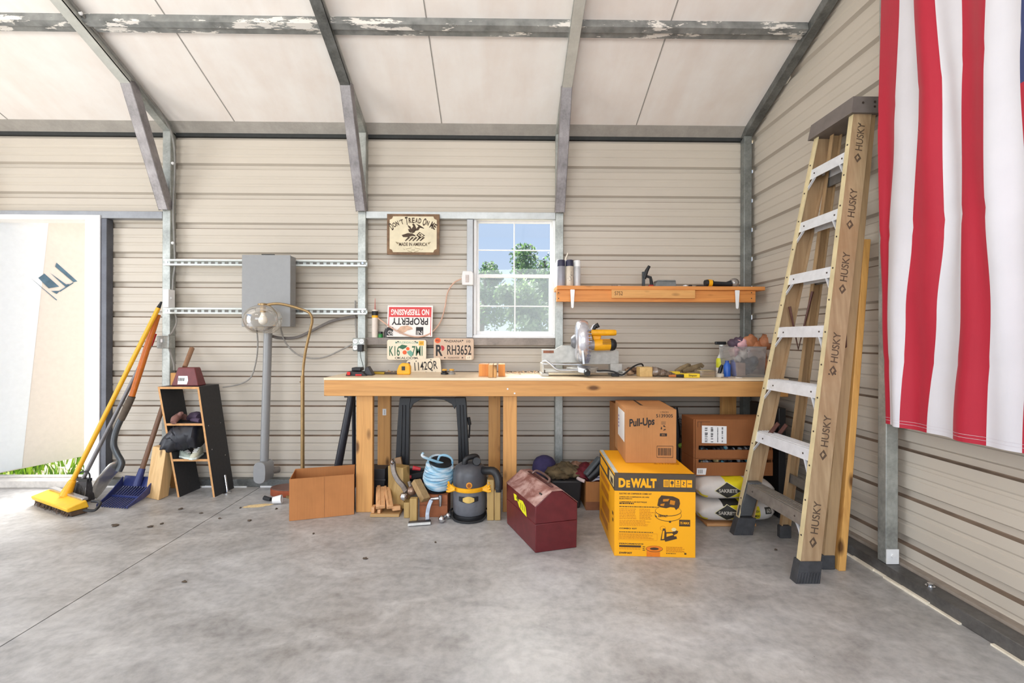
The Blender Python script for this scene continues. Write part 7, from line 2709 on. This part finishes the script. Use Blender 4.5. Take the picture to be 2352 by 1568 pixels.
# cement bags
def cement(z0, z1, dx, seed, label):
    x0, x1 = xa(1604, 2.76) + dx, xa(1776, 2.76)
    y0, y1 = 2.725, 3.02
    cz_, hz_ = (z0 + z1) / 2, (z1 - z0) / 2
    cy, hy = (y0 + y1) / 2, (y1 - y0) / 2
    nx, na = 26, 28

    def surf(s, an):
        """s 0..1 along x, an angle in the yz plane"""
        x = x0 + (x1 - x0) * s
        endf = (1 - abs(2 * s - 1) ** 6) ** .5
        e_ = .18 + .82 * endf
        c_, n_ = math.cos(an), math.sin(an)
        p_ = .55
        yy = cy + hy * (.9 + .1 * endf) * math.copysign(abs(c_) ** p_, c_)
        zz = cz_ + hz_ * e_ * math.copysign(abs(n_) ** (p_ + .15), n_)
        w_ = noise.noise(V((x * 9, yy * 9, zz * 14 + seed)))
        zz += hz_ * .16 * w_ * (1 if n_ > -.2 else 0)
        yy -= .010 * noise.noise(V((x * 11, zz * 20, seed)))
        return V((x, yy, min(max(zz, z0), z1)))
    mb = MB()
    vs = [surf(i / nx, 2 * math.pi * j / na) for i in range(nx + 1) for j in range(na)]
    fs = []
    mi = []
    for i in range(nx):
        for j in range(na):
            mb_i = 0
            s_ = (i + .5) / nx
            an = 2 * math.pi * (j + .5) / na
            top = 0.3 < an < 2.8
            if .34 < s_ < .62 and top and seed != 1:
                mb_i = 1
            if seed == 1 and .52 < s_ < .74 and top:
                mb_i = 1
            if seed == 1 and .30 < s_ < .52 and top:
                mb_i = 2
            if i < 3 and 3.3 < an < 5.0 and j % 4 < 2:
                mb_i = 1 if j % 8 < 2 else 2
            fs.append((i * na + j, (i + 1) * na + j, (i + 1) * na + (j + 1) % na, i * na + (j + 1) % na))
            mi.append(mb_i)
    b0 = len(mb.v)
    mb.v += vs
    for f_, m_ in zip(fs, mi):
        mb.f.append(f_)
        mb.m.append(m_)
    mb.f.append(tuple(range(na)))
    mb.m.append(0)
    mb.f.append(tuple(nx * na + j for j in reversed(range(na))))
    mb.m.append(0)
    from mathutils.bvhtree import BVHTree
    tree_ = BVHTree.FromPolygons([tuple(v) for v in mb.v], [list(f) for f in mb.f])

    def wf(e):
        def g(p):
            loc, nrm__, idx, dist = tree_.ray_cast(V((p.x, 2.5, p.z)), V((0, 1, 0)))
            return V((p.x, (loc.y if loc else y0 + .02) - e, p.z))
        return g
    cxw = x0 + (x1 - x0) * .36
    czw = cz_ + hz_ * .02

    def decal(pts, m, e):
        """subdivided outline draped on the bag front"""
        g = wf(e)
        n = len(pts)
        c_ = V((sum(p[0] for p in pts) / n, 0, sum(p[1] for p in pts) / n))
        ring_ = []
        for a_, b_ in zip(pts, pts[1:] + pts[:1]):
            for t_ in range(5):
                ring_.append(V((a_[0] + (b_[0] - a_[0]) * t_ / 5, 0, a_[1] + (b_[1] - a_[1]) * t_ / 5)))
        lev = [[g(lerp(c_, r_, k / 4)) for r_ in ring_] for k in (1, 2, 3, 4)]
        m_ = len(ring_)
        vv = [g(c_)] + [p for l in lev for p in l]
        ff = [(0, 1 + (k + 1) % m_, 1 + k) for k in range(m_)]
        for l in range(3):
            for k in range(m_):
                ff.append((1 + l * m_ + k, 1 + l * m_ + (k + 1) % m_, 1 + (l + 1) * m_ + (k + 1) % m_, 1 + (l + 1) * m_ + k))
        mb.add(vv, ff, m)
    hw, hh = .082, hz_ * .74
    decal([(cxw + .01, czw - hh * .80), (cxw + .15, czw - hh * .80), (cxw + .15, czw + hh * .85), (cxw + .02, czw + hh * .85)], 1, .0022)
    decal([(cxw - hw, czw), (cxw, czw - hh), (cxw + hw, czw), (cxw, czw + hh)], 4, .0040)
    decal([(cxw - hw * .93, czw), (cxw, czw - hh * .93), (cxw + hw * .93, czw), (cxw, czw + hh * .93)], 2, .0052)
    mb.text('SAKRETE', V((cxw, 0, czw)), X3, Z3, .021, hw * 1.35, 3, .03, warp=wf(.0072))
    if seed == 1:
        xr_ = x1 - .09
        decal([(xr_ - .045, czw - hh * .75), (xr_ - .008, czw - hh * .75), (xr_ - .008, czw + hh * .7), (xr_ - .045, czw + hh * .7)], 1, .003)
        decal([(xr_ + .022, czw - hh * .1), (xr_ + .062, czw - hh * .1), (xr_ + .062, czw + hh * .62), (xr_ + .022, czw + hh * .62)], 2, .004)
        mb.text('60', V((xr_ + .042, 0, czw + hh * .27)), X3, Z3, .022, .028, 3, .02, warp=wf(.0055))
        mb.text('HIGH', V((xr_ - .027, 0, czw + hh * .2)), X3, Z3, .013, .028, 2, .02, warp=wf(.0045))
        mb.text('MIX', V((xr_ - .027, 0, czw - hh * .35)), X3, Z3, .014, .028, 2, .02, warp=wf(.0045))
    o = mb.build('cement_bag', [plain('bag_white', S(214, 208, 202), .55, var=.08, scale=10), plain('bag_yellow', S(232, 214, 30), .5, var=.05), plain('bag_black', S(48, 46, 42), .5), plain('bag_pale_print', S(190, 184, 172), .5), plain('bag_pale_rim', S(222, 214, 170), .5)], angle=180)
    tag(o, label, 'cement bag', 'cement bags')


mb = MB().box(xa(1628, 2.72), xa(1742, 2.72), 2.735, 3.0, .0008, .018)
tag(mb.build('support_board', wood('under_board', S(200, 150, 100), S(170, 112, 70), 'X'), bevel=.002), 'thin board on the floor beneath the stacked cement bags', 'board')
cement(.0185, .152, .0, 1, 'lower white and yellow cement bag lying on a thin board')
cement(.153, .286, .0, 2, 'upper white and yellow cement bag under the slotted cartons')
# ------------------------------------------------------------------ step ladder
root = thing('step_ladder', (1.45, 2.38, 0), 'tall tan fibreglass step ladder leaning closed against the right wall', 'ladder')


def railmat():
    m, nt, b = _nt('fibreglass_tan')
    f = noise_node(nt, coords(nt, (30, 30, 1.2)), 1.5, 4)
    g = noise_node(nt, coords(nt), 3.5, 5, .65)
    c = ramp(nt, f, [(.3, S(158, 130, 98)), (.7, S(186, 160, 126))])
    c = mixc(nt, ramp(nt, g, [(.45, (0, 0, 0, 1)), (.7, (.55, .55, .55, 1))]), c, S(158, 120, 82))
    nt.links.new(c, b.inputs['Base Color'])
    b.inputs['Roughness'].default_value = .5
    return m


M_rail = railmat()
M_flange = plain('fibreglass_lit', S(216, 200, 158), .45, var=.1, scale=12)  # left-facing flange painted paler, as light falls on it
M_boot = plain('ladder_boot', S(64, 65, 68), .75, var=.2)
M_capl = plain('ladder_cap', S(112, 104, 100), .55, var=.12, scale=14)
M_rivet = plain('rivet', S(64, 52, 44), .5)
ZT = 2.30
# front edge lines of the two front rails (near = towards the viewer)
N0, N1 = V((1.394, 2.105, .075)), V((1.800, 2.312, ZT))
F0, F1 = V((1.371, 2.655, .075)), V((1.800, 2.605, ZT))
DW = .094      # rail depth along +x


def rail(p0, p1, side):
    """channel rail: web facing out (side -1 near, +1 far), flanges inward"""
    mb = MB()
    inn = -side
    th = .005
    fl_w = .032

    def q(p, dx, dy):
        return p + V((dx, dy * inn, 0))
    # web
    mb.hexa([q(p0, 0, 0), q(p0, DW, 0), q(p0, DW, th), q(p0, 0, th), q(p1, 0, 0), q(p1, DW, 0), q(p1, DW, th), q(p1, 0, th)], 0)
    for dx0, m in ((0, 1), (DW - .006, 0)):
        mb.hexa([q(p0, dx0, th), q(p0, dx0 + .006, th), q(p0, dx0 + .006, fl_w), q(p0, dx0, fl_w),
                 q(p1, dx0, th), q(p1, dx0 + .006, th), q(p1, dx0 + .006, fl_w), q(p1, dx0, fl_w)], m)
    e = V((-.0006, 0, 0))
    mb.add([q(p0, 0, 0) + e, q(p0, 0, th) + e, q(p1, 0, th) + e, q(p1, 0, 0) + e], [(0, 1, 2, 3)], 1)
    return mb


dN = (N1 - N0).normalized()
mb = rail(N0, N1, -1)
# lettering up the near rail
wn = V((1, 0, 0))
for py in (285, 450, 605, 795, 985, 1175):
    t = ((CH + (778 - py) / F * 2.2) - N0.z) / (N1.z - N0.z)
    c = lerp(N0, N1, t) + V((DW * .50, -.0008, 0))
    vv = (wn - dN * wn.dot(dN)).normalized()
    mb.text('HUSKY', c, dN, -vv, .036, .150, 2, .012)
    c2 = c - dN * .115
    mb.poly([c2 + dN * a_ + vv * b_ for a_, b_ in ((.026, 0), (0, .018), (-.026, 0), (0, -.018))], 2)
    mb.poly([c2 - Y3 * .0005 + dN * a_ + vv * b_ for a_, b_ in ((.012, -.004), (.004, .007), (-.012, -.002), (-.002, -.009))], 0)
for t, (dx, r) in ((.40, (.03, .004)), (.40, (.06, .004)), (.97, (.04, .004))):
    mb.lathe([(r, 0), (r, .001)], lerp(N0, N1, t) + V((dx, 0, 0)), (0, -1, 0), 8, 3)
M_lade = plain('ladder_print', S(92, 74, 58), .6, var=.15)
mats_r = [M_rail, M_flange, M_lade, M_rivet]
r1 = mb.build('front_rail', mats_r, root, smooth=False)
mb = rail(F0, F1, 1)
r2 = mb.build('front_rail', mats_r, root, smooth=False)
# rear section rails
RN0, RN1 = V((1.590, 2.222, .06)), V((1.868, 2.318, ZT))
RF0, RF1 = V((1.598, 2.600, .06)), V((1.860, 2.562, ZT))
M_rear = wood('rear_rail_tan', S(176, 146, 108), S(146, 112, 80), 'Z', 1, knot=False)
for p0, p1, s in ((RN0, RN1, -1), (RF0, RF1, 1)):
    mb = MB()
    inn = -s
    w_ = .052
    y_ = V((0, .006 * inn, 0))
    x_ = V((w_, 0, 0))
    mb.hexa([p0, p0 + x_, p0 + x_ + y_, p0 + y_, p1, p1 + x_, p1 + x_ + y_, p1 + y_])
    for dx in (0, w_ - .005):
        a_ = V((dx, .006 * inn, 0))
        mb.hexa([p0 + a_, p0 + a_ + V((.005, 0, 0)), p0 + a_ + V((.005, .02 * inn, 0)), p0 + a_ + V((0, .02 * inn, 0)),
                 p1 + a_, p1 + a_ + V((.005, 0, 0)), p1 + a_ + V((.005, .02 * inn, 0)), p1 + a_ + V((0, .02 * inn, 0))])
    rr = mb.build('rear_rail', M_rear, root, smooth=False)
    f = MB()
    f.box(p0.x - .004 - .006, p0.x + w_ + .002, min(p0.y - .003 * 1, p0.y + .03 * inn), max(p0.y - .003 * -1, p0.y + .03 * inn), 0.0, .07)
    f.build('rear_foot', M_boot, rr, bevel=.004)
# rubber boots on the front rails
for p0, s, par in ((N0, -1, r1), (F0, 1, r2)):
    inn = -s
    f = MB()
    dd_ = dN if s < 0 else (F1 - F0).normalized()
    b0 = p0 - dd_ * (p0.z / dd_.z)
    q = [b0 + V((-.014, -.006 * inn, 0)), b0 + V((DW + .004, -.006 * inn, 0)), b0 + V((DW + .004, .042 * inn, 0)), b0 + V((-.014, .042 * inn, 0))]
    if s > 0:
        q = [q[3], q[2], q[1], q[0]]
    up = V((dd_.x, dd_.y, dd_.z)) * (.098 / dd_.z)
    f.hexa([V((v.x, v.y, 0.0)) for v in q] + [v + up + V((.008 if i in (0, 3) else 0, 0, 0)) for i, v in enumerate(q)])
    for k in range(8):
        x_ = -.008 + .0135 * k
        c = b0 + V((x_, (-.0075 if s < 0 else -.0075) * inn, 0)) if s < 0 else b0 + V((x_, .044 * inn, 0))
        f.hexa([c + V((0, -.002, .004)), c + V((.006, -.002, .004)), c + V((.006, .002, .004)), c + V((0, .002, .004)),
                c + V((.012, -.002 + .004, .05)), c + V((.018, -.002 + .004, .05)), c + V((.018, .004, .05)), c + V((.012, .004, .05))])
    f.build('rubber_foot', M_boot, par, bevel=.003)
# grey moulded boot above the far foot
b0 = F0 + V((0, -.004, .06))
mb = MB()
mb.hexa([F0 + V((.004, -.006, .03)), F0 + V((DW - .008, -.006, .03)), F0 + V((DW - .008, -.030, .03)), F0 + V((.004, -.030, .03)),
         lerp(F0, F1, .105) + V((.004, -.006, 0)), lerp(F0, F1, .105) + V((DW - .008, -.006, 0)), lerp(F0, F1, .105) + V((DW - .008, -.05, 0)), lerp(F0, F1, .105) + V((.004, -.05, 0))])
mb.build('corner_brace', plain('grey_brace', S(84, 86, 88), .5), root, bevel=.006)
# steps
for k in range(7):
    zt_ = .300 + .300 * k
    t = (zt_ - N0.z) / (N1.z - N0.z)
    a = lerp(N0, N1, t) + V((.007, .0055, 0))
    tf = (zt_ - F0.z) / (F1.z - F0.z)
    b = lerp(F0, F1, tf) + V((.007, -.0055, 0))
    dpt_ = .080
    mb = MB()
    h_ = .056
    X = lambda p, dx, dz: p + V((dx, 0, dz))
    mb.hexa([X(a, 0, -.005), X(a, dpt_, -.005), X(b, dpt_, -.005), X(b, 0, -.005), X(a, 0, 0), X(a, dpt_, 0), X(b, dpt_, 0), X(b, 0, 0)])
    mb.hexa([X(a, -.012, -h_), X(a, -.008, -h_), X(b, -.008, -h_), X(b, -.012, -h_), X(a, -.004, 0), X(a, 0, 0), X(b, 0, 0), X(b, -.004, 0)])
    mb.hexa([X(a, dpt_ - .004, -h_), X(a, dpt_, -h_), X(b, dpt_, -h_), X(b, dpt_ - .004, -h_), X(a, dpt_ - .004, -.005), X(a, dpt_, -.005), X(b, dpt_, -.005), X(b, dpt_ - .004, -.005)])
    for j in range(5):
        dx = .008 + .0155 * j
        mb.hexa([X(a, dx, 0), X(a, dx + .006, 0), X(b, dx + .006, 0), X(b, dx, 0), X(a, dx + .001, .003), X(a, dx + .005, .003), X(b, dx + .005, .003), X(b, dx + .001, .003)])
    st = mb.build('step', M_alu if k > 0 else plain('dull_aluminium', S(150, 146, 140), .4, .5, .15), root, smooth=False)
    for t_ in (.14, .82):
        rv = MB().lathe([(.005, 0), (.004, .002)], lerp(a, b, t_) + V((-.0085, 0, -.028)), (-1, 0, 0), 8)
        rv.build('rivet', M_rivet, st)
    if k > 0:
        for p, s in ((a, 1), (b, -1)):
            br = MB()
            p1 = p + V((-.006, s * .060, -h_ * .9))
            p2 = p + V((-.020, s * .014, -h_ - .055))
            br.beam(p1, p2, .004, .014, up=(1, 0, 0.2))
            br.build('step_brace', M_alu, st)
# screws down the light flange edges
for (p0, p1, s) in ((N0, N1, 1), (F0, F1, -1)):
    for k in range(13):
        t = .06 + .072 * k
        rv = MB().lathe([(.0048, 0), (.004, .0016)], lerp(p0, p1, t) + V((-.0008, s * .017, 0)), (-1, 0, 0), 8)
        rv.build('rivet', M_rivet, r1 if s > 0 else r2)
# top cap
mb = MB()
cy0, cy1 = 2.285, 2.640
cx0, cx1 = 1.776, 1.938
mb.hexa([(cx0, cy0 + .01, ZT - .012), (cx1, cy0 + .01, ZT - .012), (cx1, cy1 - .01, ZT - .012), (cx0, cy1 - .01, ZT - .012),
         (cx0 + .014, cy0 + .018, ZT + .075), (cx1, cy0 + .018, ZT + .075), (cx1, cy1 - .018, ZT + .075), (cx0 + .014, cy1 - .018, ZT + .075)])
for dx, dz in ((.06, .04), (.12, .045), (.12, .02)):
    mb.lathe([(.006, 0), (.006, .001)], V((cx0 + dx, cy0 + .0118, ZT + dz)), (0, -1, 0), 10, 1)
mb.build('top_cap', [M_capl, M_rivet], root, bevel=.012, seg=3)
# rear cross braces and spreaders
for z_, hh in ((.34, .05), (.86, .03), (1.46, .035), (2.02, .05)):
    t = (z_ - RN0.z) / (RN1.z - RN0.z)
    a, b = lerp(RN0, RN1, t) + V((.02, .0065, 0)), lerp(RF0, RF1, t) + V((.02, -.0065, 0))
    MB().beam(a, b, .012, hh, up=(0, 0, 1)).build('rear_brace', plain('brace_grey', S(126, 122, 118), .4, .4), root)
t = (1.02 - RN0.z) / (RN1.z - RN0.z)
M_spr = plain('spreader_maroon', S(92, 58, 50), .5, .2)
for k, (pa_, pb_, pc_) in enumerate(((lerp(F0, F1, .56) + V((DW * .4, -.036, 0)), lerp(F0, F1, .45) + V((DW + .04, -.045, 0)), lerp(RF0, RF1, .60) + V((-.004, -.03, 0))),
                                    (lerp(N0, N1, .56) + V((DW * .4, .036, 0)), lerp(N0, N1, .46) + V((DW + .035, .045, 0)), lerp(RN0, RN1, .60) + V((-.004, .03, 0))))):
    MB().tube([pa_, pb_, pc_], .008, 6).build('spreader', M_spr, root)
pa_, pb_ = lerp(F0, F1, .13) + V((DW, -.03, 0)), lerp(F0, F1, .20) + V((DW + .05, -.05, 0))
for k, (a, b) in enumerate(((lerp(F0, F1, .21) + V((.05, -.036, 0)), lerp(F0, F1, .265) + V((.06, -.12, 0))), (lerp(F0, F1, .20) + V((.09, -.04, 0)), lerp(F0, F1, .262) + V((.10, -.13, 0))))):
    MB().beam(a, b, .008, .02).build('under_strut', M_spr, root)
a, b = lerp(RN0, RN1, .11) + V((.01, .012, 0)), lerp(RN0, RN1, .27) + V((.01, .10, 0))
MB().tube([a, b], .008, 8).build('rear_strut', M_alu, root)
a, b = lerp(N0, N1, .005) + V((.04, .036, 0)), lerp(N0, N1, .075) + V((.05, .15, 0))
MB().tube(spline([a, lerp(a, b, .5) + V((0, -.015, .02)), b], 4), .008, 8).build('lower_strut', M_alu, root)

# boards leaning behind the ladder
mb = MB()
p0, p1 = V((1.652, 2.205, .0)), V((1.856, 2.310, 1.648))
yw = V((0, .085, 0))
xw = V((.034, 0, 0))
mb.hexa([p0, p0 + xw, p0 + xw + yw, p0 + yw, p1, p1 + xw, p1 + xw + yw, p1 + yw])
tag(mb.build('pine_plank', wood('golden_pine', S(220, 166, 92), S(186, 124, 60), 'Z'), bevel=.003), 'tall golden pine plank leaning on the wall behind the ladder', 'plank')
mb = MB()
a, b = P(1846, 1010, 2.98), P(1829, 815, 3.05)
a = V((xa(1868, 2.9), 2.92, .001))
mb.beam(a, b, .035, .018, up=(0, 1, 0))
tag(mb.build('wood_lath', wood('pale_lath', S(196, 160, 124), S(160, 120, 88), 'Z'), bevel=.002), 'thin pale lath leaning in the corner behind the ladder', 'lath')

# ------------------------------------------------------------------ flag
XF = 1.80
rows = [(0, [2015, 2064, 2099.5, 2143, 2203, 2275, 2352]), (300, [2011, 2051, 2111, 2159, 2208.5, 2267, 2336]), (560, [2012, 2036, 2098, 2163, 2214, 2269, 2342]),
        (720, [2013, 2034, 2083, 2148, 2213, 2278, 2346]), (980, [2021, 2040, 2074, 2126, 2192, 2261, 2338])]


def ypx(px, py):
    return PX(px, py, XF).y


zrow = []
for py, pxs in rows:
    ys = [ypx(p, py) for p in pxs]
    y0 = ys[0]
    while len(ys) < 14:
        ys.append(ys[-1] - .112 + .012 * math.sin(len(ys) * 2.1 + py * .004))
    z = CH + (778 - py) / F * 2.1
    zrow.append((z, ys))
zrow.sort()
ZB_, ZT_ = .738, 3.10


def bound(k, z):
    zs_ = [r[0] for r in zrow]
    if z <= zs_[0]:
        return zrow[0][1][k]
    if z >= zs_[-1]:
        return zrow[-1][1][k]
    for (z0, a), (z1, b) in zip(zrow, zrow[1:]):
        if z0 <= z <= z1:
            t = (z - z0) / (z1 - z0)
            t = t * t * (3 - 2 * t)
            return a[k] * (1 - t) + b[k] * t
    return 0


NS, NZ = 6, 64
ncol = 13 * NS
vs, fs, mi = [], [], []


def flag_pt(c, z):
    k = min(c // NS, 12)
    t = (c - k * NS) / NS
    y = bound(k, z) * (1 - t) + bound(k + 1, z) * t
    s = c / NS
    amp = .30 + .70 * max(0, min(1, (2.9 - z) / 1.2))
    x = XF + amp * (.014 * math.sin(s * 2.3 + .8 * math.sin(z * 1.7)) + .009 * math.sin(s * 4.9 + z * 1.9 + 1.0))
    x += .006 * noise.noise(V((s * 1.3, z * 2.5, 4)))
    # the free left edge curls back towards the wall
    if s < 1:
        x += .022 * (1 - s) ** 2
    # crease at the fold lines
    for zc in (1.02, 1.62, 2.2):
        x += .004 * math.exp(-((z - zc) / .02) ** 2)
    return V((min(x, 1.838), y, z))


for j in range(NZ + 1):
    z = ZB_ + (ZT_ - ZB_) * j / NZ
    for c in range(ncol + 1):
        vs.append(flag_pt(c, z))
for j in range(NZ):
    z = ZB_ + (ZT_ - ZB_) * (j + .5) / NZ
    for c in range(ncol):
        k = c // NS
        m = 0 if k % 2 == 0 else 1
        if k >= 6 and z > 2.03:
            m = 2
        fs.append((j * (ncol + 1) + c, j * (ncol + 1) + c + 1, (j + 1) * (ncol + 1) + c + 1, (j + 1) * (ncol + 1) + c))
        mi.append(m)
mb = MB()
mb.v = vs
mb.f = fs
mb.m = mi
# stitched hem lines and stars
for zz in (.7555, .768):
    q = []
    for c in range(0, ncol + 1):
        p = flag_pt(c, zz)
        q.append(p + V((-.0012, 0, 0)))
    for a, b in zip(q, q[1:]):
        mb.add([a, b, b + Z3 * .0012, a + Z3 * .0012], [(0, 1, 2, 3)], 4)
for i in range(11):
    for j in range(9):
        if (i + j) % 2:
            continue
        s = 6 + 7 * (j + 1) / 10
        z = 2.03 + (ZT_ - 2.03) * (i + 1) / 12
        c = flag_pt(int(s * NS), z) + V((-.006, 0, 0))
        pts = []
        for k in range(10):
            r = .030 if k % 2 == 0 else .012
            an = math.pi / 2 + math.pi * k / 5
            pts.append(c + V((0, -math.cos(an) * r, math.sin(an) * r)))
        mb.poly(pts, 3)


def clothm(name, col, tr=.25):
    m, nt, b = _nt(name)
    f = noise_node(nt, coords(nt), 4, 4)
    lo = tuple(x * .93 for x in col[:3]) + (1,)
    nt.links.new(ramp(nt, f, [(.3, lo), (.7, col)]), b.inputs['Base Color'])
    b.inputs['Roughness'].default_value = .6
    b.inputs['Sheen Weight'].default_value = .15
    wv = nt.nodes.new('ShaderNodeTexWave')
    wv.inputs['Scale'].default_value = 260
    nt.links.new(coords(nt), wv.inputs['Vector'])
    bump(nt, b, wv.outputs['Fac'], .05, .001)
    return m


flo = thing('flag', (XF, 1.6, ZB_), 'large red and white striped flag hung vertically on the right wall', 'flag')
fo = mb.build('cloth', [clothm('flag_red', S(178, 14, 46)), clothm('flag_white', S(218, 216, 222)), clothm('flag_blue', S(44, 58, 108)), clothm('flag_star', S(240, 240, 242)), clothm('flag_stitch', S(206, 200, 206))], flo, angle=180)
MB().tube([V((XF + .012, .75, ZT_ + .004)), V((XF + .012, 2.28, ZT_ + .004))], .010, 8).build('hanging_rod', M_alu, flo)
# ------------------------------------------------------------------ light
w = bpy.data.worlds.new('sky')
scene.world = w
w.use_nodes = True
nt = w.node_tree
nt.nodes.clear()
out = nt.nodes.new('ShaderNodeOutputWorld')
bg = nt.nodes.new('ShaderNodeBackground')
tc = nt.nodes.new('ShaderNodeTexCoord')
sx = nt.nodes.new('ShaderNodeSeparateXYZ')
nt.links.new(tc.outputs['Generated'], sx.inputs[0])
c = ramp(nt, sx.outputs['Z'], [(0.0, S(214, 226, 242)), (0.16, S(204, 222, 248)), (0.45, S(172, 204, 248)), (1.0, S(130, 168, 230))])
nt.links.new(c, bg.inputs['Color'])
bg.inputs['Strength'].default_value = 1.0
nt.links.new(bg.outputs[0], out.inputs['Surface'])


def sun(name, d, energy, angle, col=(1, 1, 1)):
    l = bpy.data.lights.new(name, 'SUN')
    l.energy = energy
    l.angle = math.radians(angle)
    l.color = col
    o = bpy.data.objects.new(name, l)
    COL.objects.link(o)
    o.rotation_euler = V(d).to_track_quat('-Z', 'Y').to_euler()
    return o


def area(name, loc, d, sx, sy, power, col=(1, 1, 1), spread=180):
    l = bpy.data.lights.new(name, 'AREA')
    l.shape = 'RECTANGLE'
    l.size, l.size_y = sx, sy
    l.energy = power
    l.color = col
    l.spread = math.radians(spread)
    o = bpy.data.objects.new(name, l)
    COL.objects.link(o)
    o.location = loc
    o.rotation_euler = V(d).to_track_quat('-Z', 'Z').to_euler()
    return o


# hazy sun high behind the building
sun('hazy_sun', (0.36, -0.70, -0.90), 22.0, 50, (1.0, 0.97, 0.92))
# unseen area lamps: one added at the left wall, one for rear door daylight
area('added_left_light', (-5.13, 0.8, 1.4), (1, 0.0, 0.0), 2.8, 2.3, 95, (0.94, 0.97, 1.0))
area('rear_door_daylight', (-1.0, -2.5, 1.75), (0.05, 1, 0.0), 4.6, 1.6, 135, (0.90, 0.95, 1.0))
# fill lamps added under the ridge to brighten the room, no fixture modelled
for k, x in enumerate((-2.6, -0.2)):
    area('overhead_fill', (x, -0.1, 3.9), (0, 0.5, -1), 1.2, 0.3, 14, (1.0, 0.96, 0.92))
vs = scene.view_settings
vs.view_transform = 'Standard'
vs.look = 'None'
vs.exposure = 0.0
vs.gamma = 1.0
vs.use_curve_mapping = False
